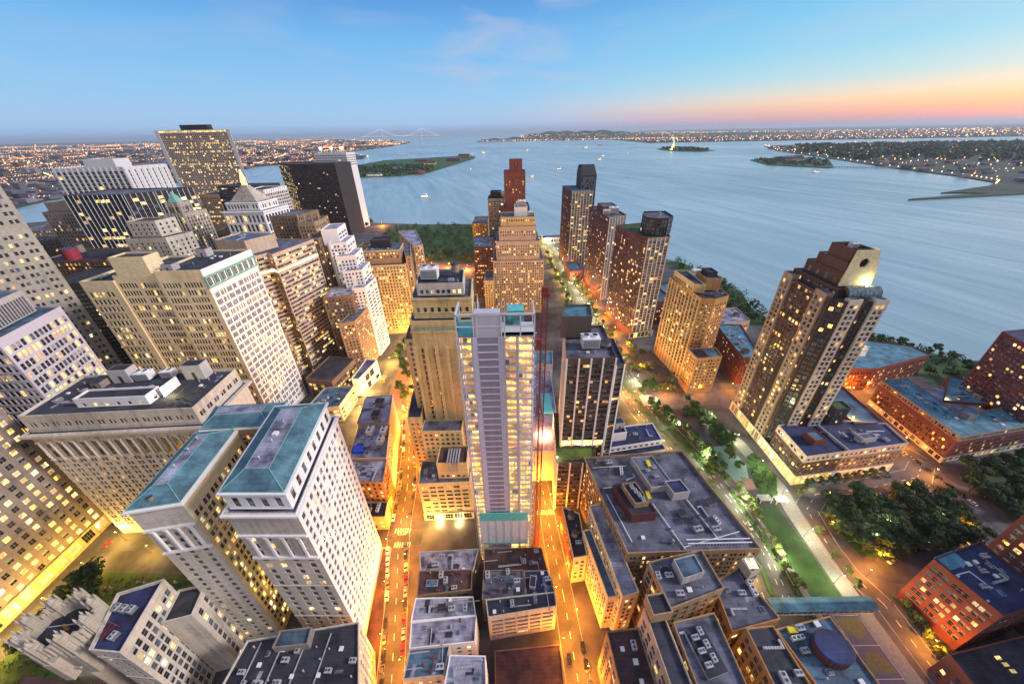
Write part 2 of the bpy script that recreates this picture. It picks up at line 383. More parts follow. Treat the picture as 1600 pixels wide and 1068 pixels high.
def finish_windows():
    bv = BVHTree.FromPolygons(OCC_V, OCC_F)
    for B in BLD:
        if not B['win']: continue
        sc = []
        for i, (p, rz, w, h, k) in enumerate(B['win']):
            n = Vector((math.sin(rz), -math.cos(rz), 0)); q = Vector(p) + n * .6; dv = CAMP - q; dist = dv.length
            vis = bv.ray_cast(q, dv.normalized(), dist)[0] is None
            cosn = abs(n.dot(dv.normalized()))
            qq = cam_px(q)
            if not vis or qq is None: sc.append((0, i)); continue
            sc.append((w * h * cosn / dist ** 2, i))
        sc.sort(reverse=True)
        pick = set(i for s_, i in sc[:B['nobj']] if s_ > 0)
        rest = MB(B['o']); names = []
        ox, oy, _ = B['o']; par = B['e']
        for i, (p, rz, w, h, k) in enumerate(B['win']):
            if i in pick:
                o = bpy.data.objects.new('window', pane_mesh(w, h, k, B['frame'], B['sash'])); COL.objects.link(o)
                o.parent = par; o.location = (p[0] - ox, p[1] - oy, p[2]); o.rotation_euler.z = rz
            else:
                kk = {'half': 'dark'}.get(k, k)
                for nm in (kk, 'blind', B['frame']):
                    if nm not in names: names.append(nm)
                u = (math.cos(rz), math.sin(rz)); nx, ny = u[1], -u[0]; w2, h2 = w / 2, h / 2
                def Pq(s, z, o=0): return (p[0] + u[0] * s + nx * o, p[1] + u[1] * s + ny * o, p[2] + z)
                rest.quad(Pq(-w2, -h2), Pq(w2, -h2), Pq(w2, h2), Pq(-w2, h2), names.index(kk))
                if k == 'half':
                    zz = h2 * random.choice((0, .3, -.4)); rest.quad(Pq(-w2, zz, .01), Pq(w2, zz, .01), Pq(w2, h2, .01), Pq(-w2, h2, .01), names.index('blind'))
                fi = names.index(B['frame'])
                if B['sash']: rest.quad(Pq(-w2, -.06, .03), Pq(w2, -.06, .03), Pq(w2, .06, .03), Pq(-w2, .06, .03), fi)
                for j in range(max(0, round(w / 1.6) - 1)):
                    x = -w2 + w * (j + 1) / round(w / 1.6); rest.quad(Pq(x - .06, -h2, .035), Pq(x + .06, -h2, .035), Pq(x + .06, h2, .035), Pq(x - .06, h2, .035), fi)
        if rest.f: rest.build('windows', [GL[n] for n in names], par, 'stuff')
_ct, _st = math.cos(R(30.6)), math.sin(R(30.6))
def cam_px(q):
    v = q - CAMP; k = v.y * _ct - v.z * _st
    if k < 1: return None
    x = 800 + 555.36 * v.x / k; y = 534 - 555.36 * (v.y * _st + v.z * _ct) / k
    return (x, y) if -40 < x < 1640 and -40 < y < 1110 else None
# ------------------------------------------------------------------ rooftop gear (parts of their buildings)
KIT = {}
def kit(kind):
    if kind in KIT: return KIT[kind]
    m = MB()
    if kind == 'air_conditioner':
        m.box(-1.6, 1.6, -1.1, 1.1, .4, 1.9, 0)
        for x in (-1.3, 1.3):
            for y in (-.9, .9): m.box(x - .1, x + .1, y - .1, y + .1, 0, .4, 1)
        for x in (-.75, .75): m.cyl(x, 0, 1.9, 2.1, .62, 12, 0); m.cyl(x, 0, 2.1, 2.12, .5, 12, 1)
        for i in range(6): m.box(-1.62, 1.62, -1.14, -1.1, .6 + i * .2, .68 + i * .2, 1)
        KIT[kind] = m.mesh(kind, [mmetal, mdark])
    elif kind == 'cooling_tower':
        m.box(-3, 3, -2.2, 2.2, .8, 4.2, 0); m.box(-3.15, 3.15, -2.35, 2.35, 4.2, 4.5, 0)
        for x in (-2.7, 2.7):
            for y in (-2, 2): m.box(x - .15, x + .15, y - .15, y + .15, 0, .8, 1)
        for x in (-1.5, 1.5): m.cyl(x, 0, 4.5, 5.2, 1.15, 14, 0); m.cyl(x, 0, 5.2, 5.22, .95, 14, 1)
        for i in range(8): m.box(-2.8, 2.8, -2.26, -2.2, 1.1 + i * .36, 1.25 + i * .36, 1)
        KIT[kind] = m.mesh(kind, [mwhite, mdark])
    elif kind == 'bulkhead':
        m.box(-3, 3, -2.5, 2.5, 0, 3.6, 0); m.box(-3.15, 3.15, -2.65, 2.65, 3.6, 3.8, 1); m.box(-.5, .5, -2.53, -2.5, 0, 2.2, 2); m.box(1.4, 2.3, -2.53, -2.5, 1.3, 2.4, 2)
        m.box(3.0, 3.04, -1.5, -.4, 0, 2.2, 2); m.cyl(1.6, 1.0, 3.8, 4.9, .25, 8, 2)
        KIT[kind] = m.mesh(kind, [MW['greyb'], MR['tar'], mdark])
    elif kind == 'pale_bulkhead':
        m.box(-3, 3, -2.5, 2.5, 0, 4.2, 0); m.box(-2.6, 2.6, -2.1, 2.1, 4.2, 4.3, 1); m.box(-.5, .5, -2.53, -2.5, 0, 2.2, 2)
        KIT[kind] = m.mesh(kind, [MW['conc'], MR['tar'], mdark])
    elif kind == 'vent_pipe':
        m.cyl(0, 0, 0, 1.3, .22, 8, 0); m.cyl(0, 0, 1.3, 1.6, .38, 8, 0, .2)
        KIT[kind] = m.mesh(kind, [mmetal])
    elif kind == 'skylight':
        m.box(-1.2, 1.2, -.9, .9, 0, .5, 0); m.frustum([(-1.1, -.8), (1.1, -.8), (1.1, .8), (-1.1, .8)], .5, [(-.8, -.1), (.8, -.1), (.8, .1), (-.8, .1)], 1.1, 1)
        KIT[kind] = m.mesh(kind, [mmetal, GL['blue']])
    elif kind == 'duct':
        m.box(-4, 4, -.45, .45, .5, 1.3, 0); m.box(3.1, 4, -.45, 2.6, .52, 1.28, 0); m.box(-4, -3.2, -.4, .4, 0, .5, 0)
        for i in range(7): m.box(-3.6 + i * 1.15, -3.5 + i * 1.15, -.5, .5, .45, 1.35, 1)
        KIT[kind] = m.mesh(kind, [mmetal, mdark])
    elif kind == 'pipe_run':
        m.bar((-6, 0, .35), (6, 0, .35), .14, 0, 6); m.bar((-6, .5, .35), (5, .5, .35), .1, 0, 6); m.bar((6, 0, .35), (6, 4, .35), .14, 0, 6)
        for i in range(6): m.box(-5.5 + 2 * i, -5.3 + 2 * i, -.3, .8, 0, .25, 1)
        KIT[kind] = m.mesh(kind, [mwhite, mdark])
    elif kind == 'water_tank':
        for a in range(6): m.bar((1.6 * math.cos(a * 1.047), 1.6 * math.sin(a * 1.047), 0), (1.5 * math.cos(a * 1.047), 1.5 * math.sin(a * 1.047), 2.6), .12, 1)
        m.cyl(0, 0, 2.6, 2.8, 2.0, 16, 1); m.cyl(0, 0, 2.8, 6.6, 1.9, 16, 0, 1.8); m.cyl(0, 0, 6.6, 7.9, 2.0, 16, 1, .1)
        for i in range(4): m.cyl(0, 0, 3.3 + i * .85, 3.38 + i * .85, 1.93 - i * .02, 16, 1)
        KIT[kind] = m.mesh(kind, [plain('tank_staves', (.30, .24, .19)), mdark])
    elif kind == 'roof_hatch':
        m.box(-.8, .8, -.8, .8, 0, .7, 0); m.box(-.9, .9, -.9, .9, .7, .82, 0)
        KIT[kind] = m.mesh(kind, [mwhite])
    elif kind == 'fan_row':
        for i in range(3): m.box(-3 + i * 2.2, -1.2 + i * 2.2, -.9, .9, .3, 2.3, 0); m.cyl(-2.1 + i * 2.2, 0, 2.3, 2.33, .65, 12, 1)
        KIT[kind] = m.mesh(kind, [mwhite, mdark])
    elif kind == 'chimney':
        m.box(-.5, .5, -.4, .4, 0, 2.2, 0); m.box(-.6, .6, -.5, .5, 2.2, 2.4, 0); m.cyl(-.2, 0, 2.4, 2.9, .15, 6, 1); m.cyl(.25, 0, 2.4, 2.8, .15, 6, 1)
        KIT[kind] = m.mesh(kind, [MW['red'], mdark])
    elif kind == 'tar_patch':
        m.poly([(-2.2, -1.3, .03), (1.9, -1.5, .03), (2.3, .9, .03), (.8, 1.5, .03), (-2.0, 1.2, .03)], 0)
        KIT[kind] = m.mesh(kind, [MR['tar']])
    elif kind == 'pale_patch':
        m.poly([(-2.6, -.8, .035), (2.6, -.9, .035), (2.5, .8, .035), (-2.5, .9, .035)], 0)
        KIT[kind] = m.mesh(kind, [MR['pale']])
    elif kind == 'low_wall':
        m.box(-5, 5, -.15, .15, 0, .6, 0)
        KIT[kind] = m.mesh(kind, [MW['conc']])
    elif kind == 'antenna':
        m.bar((0, 0, 0), (0, 0, 9), .12, 0); m.bar((-.8, 0, 7), (.8, 0, 7), .06, 0); m.bar((-.5, 0, 8), (.5, 0, 8), .06, 0)
        KIT[kind] = m.mesh(kind, [mmetal])
    elif kind == 'steel_frame':
        for x in (-3, 0, 3):
            for y in (-2, 2): m.box(x - .12, x + .12, y - .12, y + .12, 0, 2.6, 0)
        for y in (-2, 2): m.box(-3.2, 3.2, y - .12, y + .12, 2.6, 2.85, 0)
        for i in range(9): m.box(-3.0 + i * .75, -2.86 + i * .75, -2.2, 2.2, 2.85, 3.05, 0)
        KIT[kind] = m.mesh(kind, [mdark])
    return KIT[kind]
def gear(B, kind, x, y, z, s=1.0, rz=0.0, sz=None):
    o = bpy.data.objects.new(kind, kit(kind)); COL.objects.link(o); o.parent = B['e']
    o.location = (x - B['o'][0], y - B['o'][1], z); o.rotation_euler.z = R(rz)
    o.scale = (s, s, s) if sz is None else sz
    return o
def part(B, mb, name, mats, kind=None): return mb.build(name, mats, B['e'], kind)
def clutter(B, poly, z, n, seed=0, kinds=None, ang=0, keep=.12):
    rng = random.Random(seed + 17); a, b, c, d_ = [Vector(p) for p in poly[:4]]
    kinds = kinds or ('air_conditioner', 'vent_pipe', 'vent_pipe', 'skylight', 'duct', 'bulkhead', 'roof_hatch', 'pipe_run', 'air_conditioner')
    used = []
    W_ = (b - a).length; D_ = (d_ - a).length
    if z < 110:
        for i in range(int(2 + W_ * D_ / 160)):
            p = a + (b - a) * rng.uniform(.15, .85) + (d_ - a) * rng.uniform(.15, .85)
            if min(W_, D_) > 7: gear(B, rng.choice(('tar_patch', 'tar_patch', 'pale_patch')), p.x, p.y, z + .02 + i * .004, rng.uniform(.5, 1.1), rng.choice((0, 90, 4, 86)))
    for i in range(int(n * 1.6) if z < 110 else n):
        k = rng.choice(kinds); rad = {'bulkhead': 4, 'pale_bulkhead': 4, 'cooling_tower': 4, 'duct': 4.5, 'pipe_run': 6, 'steel_frame': 4, 'fan_row': 3.5}.get(k, 1.8)
        for tr in range(14):
            s, t = rng.uniform(keep, 1 - keep), rng.uniform(keep, 1 - keep)
            if min(s, 1 - s) * W_ < rad * .8 or min(t, 1 - t) * D_ < rad * .8: continue
            p = a + (b - a) * s + (d_ - a) * t
            if all((p - q).length > rad + r for q, r in used): break
        else: continue
        used.append((p, rad)); gear(B, k, p.x, p.y, z, rng.uniform(.8, 1.1), ang + rng.choice((0, 90, 180, 270)))
def T(poly, z0, z1, st=None, wall='grey', roof='grey', **k): return dict(poly=poly, z0=z0, z1=z1, st=st, wall=wall, roof=roof, **k)
P2 = ((.27, 1.15), (.70, 1.15)); P1 = ((.5, 1.4),)
off = ST(lit=.18)

# ================================================================== buildings, near row
# --- left: the slab with all its windows lit, by the yellow street
poly = [(-320, 15), (-264, 15), (-264, 143), (-320, 143)]
B = building('office_building', 'huge grey slab at the far lower left with nearly all windows lit yellow', 'building',
    [T(poly, 0, 132, ST(fh=5.2, bay=5.0, pat=((.5, 2.1),), h=2.5, lit=.95, base=9, rowvar=0, mix=(6, 3, 1), litm=('lit', 'lity', 'litw')), 'greyb', 'tar', cor=(1.2, 1.0)),
     T(inset(poly, -.5), 0, 9, ST(fh=8, bay=8, pat=((.5, 5.5),), h=5.5, lit=.85, base=1, top=0, litm=('lity', 'litw')), 'gold', 'tar', par=0)])
# --- left: louvred grey tower behind it
poly = [(-330, 196), (-262, 196), (-262, 272), (-330, 272)]
poly = [(-345, 150), (-262, 163), (-274, 205), (-350, 205)]
B = building('office_building', 'pale lilac-grey block at the left edge with a black louvre band on top', 'building',
    [T([(-350, 150), (-257, 155), (-269, 196), (-350, 196)], 0, 130, ST(fh=5.2, bay=3.0, pat=((.5, 1.7),), h=3.1, lit=.36, base=6, litm=('lit', 'lito', 'lity'), mix=(7, 2, 1)), 'lilac', 'blue'),
     T([(-350, 156), (-266, 159), (-276, 190), (-350, 190)], 130, 143, ST(fh=12, bay=1.9, pat=((.5, 1.2),), h=9.5, sill=.6, lit=0, base=0, top=1, rec=.6, mix=(1, 0, 0)), 'conc', 'blue', par=1.5)])
gear(B, 'water_tank', -286, 172, 141.5, 1.3)
# --- far-left tall tower
B = building('office_tower', 'tall beige limestone tower cut off by the left edge, one face dark, one light', 'building',
    [T([(-470, 215), (-350, 232), (-332, 255), (-405, 300), (-470, 300)], 0, 205, [ST(fh=5.0, bay=3.8, pat=((.5, 1.5),), h=2.5, lit=.12, base=5, mix=(8, 1, 1)), ST(fh=5.2, bay=6.2, pat=((.3, 1.35), (.68, 1.35)), h=2.1, lit=.22, base=5), None, None, None], ['greyb', 'grey', 'grey'], 'grey'),
     T([(-349, 231), (-331, 254), (-350, 268), (-368, 258)], 0, 165, [ST(fh=5.2, bay=6.2, pat=((.3, 1.35), (.68, 1.35)), h=2.1, lit=.28)], 'grey', 'grey')])
# --- ornate building with the dark roof terrace
o3 = [(-249, 135), (-162, 139), (-163, 176), (-252, 172)]
orn = ST(fh=3.7, bay=5.6, pat=((.33, 1.3), (.67, 1.3)), h=2.1, lit=.07, base=8, top=18, rec=.45, ledge=1, mix=(7, 1, 2), litm=('lito', 'lit'))
B = building('office_building', 'long ornate grey stone block with deep cornice and a lit garden terrace on top', 'building',
    [T(o3, 0, 86, orn, 'pale', 'tar', par=0, cor=(2.2, 1.4), cord=.0),
     T(inset(o3, 1.2), 86, 97, ST(fh=9, bay=5.6, pat=((.33, 1.5), (.67, 1.5)), h=2.3, sill=3, lit=.06, base=1, top=0), 'pale', 'tar', par=1.4),
     T([(-226, 144), (-190, 145.5), (-190, 154), (-226, 152)], 95, 101, ST(fh=5.5, bay=5.5, pat=P1, h=1.7, lit=.3, base=.2, top=.2), 'white', 'tar')], trim='pale')
m = MB(B['o'])                                             # colonnade storey below the cornice
for i in range(15):
    x = -247 + i * 5.8; y = 135 + (x + 249) * .046
    m.cyl(x, y - .55, 68.5, 80, .55, 10, 0); m.box(x - .9, x + .9, y - 1.2, y, 80, 80.8, 0); m.box(x - .9, x + .9, y - 1.2, y, 67.6, 68.5, 0)
part(B, m, 'colonnade', [MW['pale']])
m = MB(B['o'])
for i in range(14): x = -244 + i * 5.8; y = 135 + (x + 249) * .046; m.box(x - 1.6, x + 1.6, y - .06, y + .3, 69, 79.5, 0)
part(B, m, 'tall_window', [GL['dark']])
for x, y, s in ((-211, 168, 1.5), (-199, 170, 1.3)): gear(B, 'cooling_tower', x, y, 95.6, s * .8, 4)
gear(B, 'pale_bulkhead', -222, 168, 95.6, 1, 3, (1.7, 1.3, 2.0)); gear(B, 'pale_bulkhead', -182, 170, 95.6, 1, 3, (1.8, 1.3, 2.2))
clutter(B, [(-247, 140), (-228, 141), (-228, 170), (-247, 168)], 95.6, 8, 3); clutter(B, [(-224, 155), (-190, 156), (-190, 162), (-224, 161)], 95.6, 9, 5, ('duct', 'air_conditioner', 'fan_row', 'bulkhead', 'steel_frame', 'pipe_run'), 0, .05)
clutter(B, [(-186, 158), (-166, 158), (-166, 174), (-186, 174)], 95.6, 5, 4)
m = MB(B['o'])                                             # terrace garden: planters, hedges, lamps
for i in range(16):
    x = random.uniform(-184, -167); y = random.uniform(142, 158); m.box(x - .6, x + .6, y - .4, y + .4, 95.6, 96.2, 0)
    for k in range(14): q = Vector((x + random.uniform(-.8, .8), y + random.uniform(-.6, .6), 96.3 + random.random() * .9)); r = .35; m.poly([tuple(q + Vector((r * random.uniform(-1, 1), r * random.uniform(-1, 1), r * random.uniform(-1, 1)))) for _ in range(3)], 1)
part(B, m, 'terrace_planting', [mwood, plain('hedge_leaf', (.07, .13, .03))])
m = MB(B['o']); m.box(-187.4, -186.9, 151, 162, 95.7, 101.5, 0)
part(B, m, 'terrace_screen', [mwhite])
m = MB(B['o']); m.cyl(-184, 153, 95.6, 98, .06, 6, 0); m.cyl(-184, 153, 98, 98.5, .3, 8, 1)
part(B, m, 'terrace_lamp', [mdark, emit('terrace_bulb', (1, .85, .4), 25)])
TERR = (B, (-184, 152, 98.7))
# --- green hipped roofs: west wing, east wing and the bar between them
wst = ST(fh=4.3, bay=5.2, pat=((.3, 1.6), (.72, 1.6)), h=2.5, lit=.75, base=3, top=4, rec=.35, litm=('lity', 'lit', 'litw'), mix=(7, 2, 1), rowvar=0)
wfr = ST(fh=4.4, bay=5.6, pat=((.5, 1.9),), h=2.5, lit=.25, base=3, top=9, rec=.35, ledge=6)
wE = ST(fh=4.2, bay=3.9, pat=((.5, 1.7),), h=2.4, lit=.18, base=8, top=3, rec=.35, litm=('lity', 'litw'), ledge=9)
p1_ = Rc(-100.5, 74, 26, 49, 97); pE = [(-100, 76), (-75, 75.5), (-81.5, 124), (-106, 122)]
pW = [(-134, 77), (-117.5, 80), (-121.5, 116), (-138, 114)]
pC = [(-136, 114.5), (-107, 116.5), (-108, 132), (-140, 130)]
B = building('office_building', 'white stone block with two tall wings and hipped copper-green roofs standing round a lit court', 'building',
    [T(pE, 0, 104, [wfr, wE, None, wst], ['pale', 'white', 'white', 'pale'], 'grey', par=.8, cor=(1.1, .9), cord=.3),
     T(inset(pE, 1.6), 104, 113, [ST(fh=8, bay=5.4, pat=((.5, 1.8),), h=4.0, sill=1.8, lit=.05, base=0, top=0)], 'white', 'grey', par=0, cor=(.9, .7), cord=0),
     T(pW, 0, 105, [ST(fh=3.8, bay=5.2, pat=((.5, 1.5),), h=2.0, lit=.1, base=3, top=14, rec=.35, ledge=5), wst, None, None], ['pale', 'cream', 'pale', 'pale'], 'grey', par=.6, cor=(.9, .8), cord=.2),
     T(pC, 0, 106, [ST(fh=3.8, bay=4.2, pat=((.3, 1.25), (.72, 1.25)), h=2.0, lit=.35, base=3, top=3, litm=('lit', 'lito'))], 'tan', 'grey', par=.4, cor=(.6, .6), cord=.2)], trim='white')
def hip(B, poly, z, h, k, mat='copper', flat='pale', name='hipped_roof'):
    m = MB(B['o']); I = inset(poly, k); m.frustum(inset(poly, -.6), z, I, z + h, 0, False); m.poly([(*p, z + h) for p in I], 1)
    m.frustum(inset(poly, -.6), z - .35, inset(poly, -.6), z, 2, False)
    for i in range(len(poly)): m.bar((*inset(poly, -.6)[i], z + .06), (*I[i], z + h + .06), .16, 2)
    for i in range(len(I)): m.bar((*I[i], z + h + .06), (*I[(i + 1) % len(I)], z + h + .06), .14, 2)
    return part(B, m, name, [MR[mat], MR[flat], mgreen])
hip(B, inset(pE, 2.2), 113.3, 3.6, 6.0); hip(B, inset(pW, .6), 105.4, 3.6, 5.4); hip(B, inset(pC, .6), 106.4, 3.2, 4.5)
for x, y in ((-90, 96), (-91, 106), (-90, 88)): gear(B, 'vent_pipe', x, y, 116.9, 1)
for x, y in ((-127, 92), (-128, 100), (-129, 106)): gear(B, 'vent_pipe', x, y, 109, 1)
gear(B, 'roof_hatch', -91, 100, 116.9, 1.1); gear(B, 'water_tank', -127.5, 80.5, 104.9, .42)
for (ax, ay), (bx, by), zt in ((pE[0], pE[1], 90), (pW[0], pW[1], 92)):   # pilasters and carved bands of each wing front
    m = MB(B['o'])
    for f in (.14, .38, .62, .86):
        x = ax + (bx - ax) * f; y = ay + (by - ay) * f
        m.box(x - .45, x + .45, y - .6, y + .1, zt - 12, zt, 0); m.box(x - .7, x + .7, y - .8, y + .1, zt, zt + .8, 0)
    m.prism([(ax, ay - .7), (bx, by - .7), (bx, by), (ax, ay)], zt + .8, zt + 1.8, 0, None, True); m.prism([(ax, ay - .7), (bx, by - .7), (bx, by), (ax, ay)], zt - 13.2, zt - 12.1, 0, None, True)
    part(B, m, 'pilaster', [MW['white']])
m = MB(B['o'])
for y in (84, 92, 100, 108, 116):
    x = -75.5 - (y - 75.5) * .134
    m.box(x - .05, x + .45, y - 2.6, y - 2.0, 82, 103, 0)
m.prism([(-76, 76), (-75.2, 76), (-81.6, 124), (-82.4, 124)], 80.2, 81.2, 0, None, True)
part(B, m, 'pier', [MW['white']])
# --- low roof in front of the two wings
poly = [(-115, 50), (-61, 50), (-69, 72), (-114, 66)]
B = building('office_building', 'dark cluttered flat roof in the bottom left between the white wings and the orange street', 'building',
    [T(poly, 0, 33, ST(fh=3.7, bay=3.4, pat=P1, h=2.0, lit=.15), 'pale', 'tar'), T([(-100, 62), (-86, 63), (-87, 69), (-100, 68)], 32, 36.5, None, 'greyb', 'blue')])
clutter(B, poly, 32, 26, 11, None, 0, .06)
for i in range(4): m = MB(B['o']); x = -108 + i * 9.4; m.box(x, x + .35, 51, 65 + (x + 112) * .1, 32, 32.5, 0); part(B, m, 'dunnage_beam', [mmetal])
# --- annex with the sawtooth: cream office with AC units on the navy roof
poly = [(-151, 54), (-139, 53), (-143.5, 77), (-158, 72)]
st = ST(fh=4.6, bay=5.6, pat=((.3, 1.9), (.74, 1.9)), h=2.9, sill=.8, lit=.3, base=2, mix=(5, 1, 5), litm=('lit', 'litw'))
B = building('office_building', 'cream stone building, bottom left, with four white fan units on a navy roof', 'building',
    [T(poly, 0, 61, [ST(fh=3.6, bay=5.0, pat=P1, h=1.5, lit=.1), st, None, None], 'pale', 'navy', par=1.5),
     T([(-141.4, 66), (-131, 68.5), (-134, 80), (-144, 78)], 0, 50, [None, ST(fh=4.6, bay=4.0, pat=((.5, 1.7),), h=2.9, lit=.2, mix=(5, 1, 5)), None, None], 'pale', 'tar', par=1.2)])
for i, (x, y) in enumerate(((-153, 67), (-150, 66.5), (-147, 66.2), (-146, 58))): gear(B, 'air_conditioner', x, y, 59.6, 1, 80, (.8, 1, 1.1))
m = MB(B['o'])
for a, b in (((-150, 57), (-147, 61)), ((-147, 61), (-151, 62)), ((-151, 62), (-148, 56)), ((-151, 62), (-150, 57))): m.bar((*a, 60.2), (*b, 62.4), .12, 0)
part(B, m, 'red_pipe_frame', [mred])
# --- gothic crown at the left bottom
cxx, cyy = -165, 60.5
oct_ = [(cxx + 10 * math.cos(R(22.5 + 45 * i)), cyy + 7.5 * math.sin(R(22.5 + 45 * i))) for i in range(8)]
gst = ST(fh=13, bay=5.6, pat=((.5, 3.0),), h=9, sill=1.5, lit=0, base=42, top=2, rec=.5, sash=False)
B = building('gothic_tower', 'pale gothic tower crown with battlements round a dark roof well at the bottom left', 'tower',
    [T(oct_, 0, 64, gst, 'grey', 'tar', par=3.5)])
m = MB(B['o'])
for i in range(40):
    a = R(9 * i); x = cxx + 10.2 * math.cos(a); y = cyy + 7.8 * math.sin(a); big = i % 5 == 0; h = (4.6 if big else 1.6 + .9 * (i % 2)); w = 1.15 if big else .5
    m.box(x - w, x + w, y - w, y + w, 60, 64 + h, 0); m.box(x - w * 1.25, x + w * 1.25, y - w * 1.25, y + w * 1.25, 64 + h - .7, 64 + h - .2, 0)
    if big:
        for q in range(4): xx = x + w * (1 if q % 2 else -1); yy = y + w * (1 if q > 1 else -1); m.cyl(xx, yy, 56, 64 + h + .8, .34, 6, 0); m.cyl(xx, yy, 64 + h + .8, 64 + h + 2.4, .38, 6, 0, .05)
        m.cyl(x, y, 64 + h, 64 + h + 2.2, .9, 8, 0, .1); m.box(x - w - .5, x + w + .5, y - w - .5, y + w + .5, 44, 57, 0)
for zz in (47.5, 61.5): O = inset(oct_, -.5); m.frustum(O, zz, O, zz + .8, 0, False); m.frustum(O, zz + .8, oct_, zz + 1.3, 0, False)
part(B, m, 'battlement', [MW['grey']])
m = MB(B['o']); m.bar((-170, 60, 63.5), (-160, 61, 63.5), .2, 0); m.cyl(-165, 60.5, 60.8, 63.8, .8, 8, 1, .4)
part(B, m, 'roof_mast', [mmetal, plain('brass', (.5, .28, .05), .4, .6)])
poly = [(-190, 38), (-160, 38), (-160, 50), (-190, 50)]
B = building('shed_building', 'low building with a ribbed brown metal roof in the bottom left corner', 'building', [T([(-185, 40), (-152, 40), (-153, 50), (-188, 54)], 0, 40, None, 'brown', 'rust', par=0)])
m = MB(B['o'])
for i in range(26): m.bar((-184 + i * 1.2, 41, 40.15), (-186 + i * 1.2, 52, 40.15), .12, 0)
part(B, m, 'roof_seam', [MR['rust']], 'stuff')

# --- cream and white building with the green band
cst = ST(fh=5.4, bay=15.5, pat=((.08, 1.35), (.22, 1.35), (.36, 1.35), (.50, 1.35), (.64, 1.35), (.78, 1.35)), h=3.0, lit=.2, base=4, top=3, rec=.3, litm=('litw', 'lit', 'lity'), mix=(7, 2, 1), frame='frameD')
whs = ST(fh=5.2, bay=6.0, pat=((.17, .92), (.37, .92), (.57, .92), (.77, .92)), h=3.1, lit=.22, base=5, top=13, rec=.35, litm=('litw', 'lit', 'lito', 'litw'), mix=(6, 3, 1), frame='frameD')
B = building('office_building', 'broad building with plain cream end wall and white side with a green top band', 'building',
    [T([(-284, 224), (-262, 224.5), (-262, 268), (-284, 268)], 0, 135, cst, 'cream', 'tar', par=1.6),
     T([(-261.9, 225.5), (-232, 226), (-232, 270), (-261.9, 270)], 0, 138, cst, 'cream', 'tar', par=1.6),
     T([(-258, 225.7), (-236, 226.1), (-236, 238), (-258, 238)], 137.2, 150, None, 'cream', 'tar'),
     T([(-231.9, 224), (-202, 225), (-199, 273), (-231.9, 272)], 0, 141, [cst, whs, None, None], ['cream', 'white', 'cream', 'cream'], 'tar', par=1.3)], trim='white')
m = MB(B['o'])
m.prism([(-201.95, 224.5), (-200.7, 224.5), (-197.9, 273.5), (-199, 273.5)], 135.3, 136.2, 0, None, True)
m.prism([(-201.95, 224.5), (-201.1, 224.5), (-198.3, 273.5), (-199, 273.5)], 128.0, 128.8, 0, None, True)
for i in range(9):
    y = 225.2 + i * 5.9; x = -201.9 + (y - 224.5) * .061; m.box(x - .1, x + .75, y - .5, y + .5, 128.8, 135.3, 0)
part(B, m, 'green_band', [mgreen])
m = MB(B['o'])
for i in range(8):
    y = 226.2 + i * 5.9; x = -201.9 + (y - 224.5) * .061
    for k in range(4): m.box(x + .02, x + .1, y + .1 + k * 1.2, y + .95 + k * 1.2, 129.2, 134.6, 0)
part(B, m, 'arcade_window', [GL['dark']])
clutter(B, [(-283, 226), (-263, 226), (-263, 266), (-283, 266)], 133.4, 8, 21, ('pipe_run', 'duct', 'air_conditioner', 'bulkhead'))
clutter(B, [(-226, 236), (-203, 236), (-201, 268), (-226, 268)], 139.7, 5, 22, ('vent_pipe', 'roof_hatch'))
gear(B, 'pale_bulkhead', -226, 231, 139.7, 1, 0, (1.2, 1.2, 1)); gear(B, 'pale_bulkhead', -226, 262, 139.7, 1.3)

# --- jagged brown tower
jst = ST(fh=3.9, bay=3.2, pat=((.5, 3.1),), h=1.7, sill=1.1, lit=.30, base=5, top=1, rec=.35, litm=('lit', 'litw', 'lity'), mix=(5, 3, 3), sash=False)
jag = [(-259, 296), (-236, 290), (-228, 300), (-220, 293), (-211, 307), (-204, 302), (-192, 352), (-259, 360)]
B = building('office_tower', 'brown tower with zigzag bays and one brilliantly lit row of windows near its top', 'building',
    [T(jag, 0, 128, jst, 'pink', 'grey', par=1.4), T([(-256, 312), (-226, 306), (-214, 330), (-250, 338)], 127, 139, None, 'pink', 'blue')])
clutter(B, [(-250, 314), (-228, 309), (-218, 328), (-246, 334)], 138.2, 4, 31)
m = MB(B['o'])
J = inset(jag, -.05)
for i in range(6): m.quad((*J[i], 111.6), (*J[i + 1], 111.6), (*J[i + 1], 113.6), (*J[i], 113.6), 0)
part(B, m, 'lit_window_band', [litm('band_light', (1, .80, .38), 6.0)])
B = building('office_building', 'low dark podium with a flat black roof beside the foot of the zigzag tower', 'building',
    [T([(-192, 268), (-165, 262), (-158, 300), (-186, 306)], 0, 22, ST(fh=4, bay=4, pat=((.5, 3.4),), h=2.2, lit=.5, litm=('lit', 'lity')), 'brown', 'tar')])
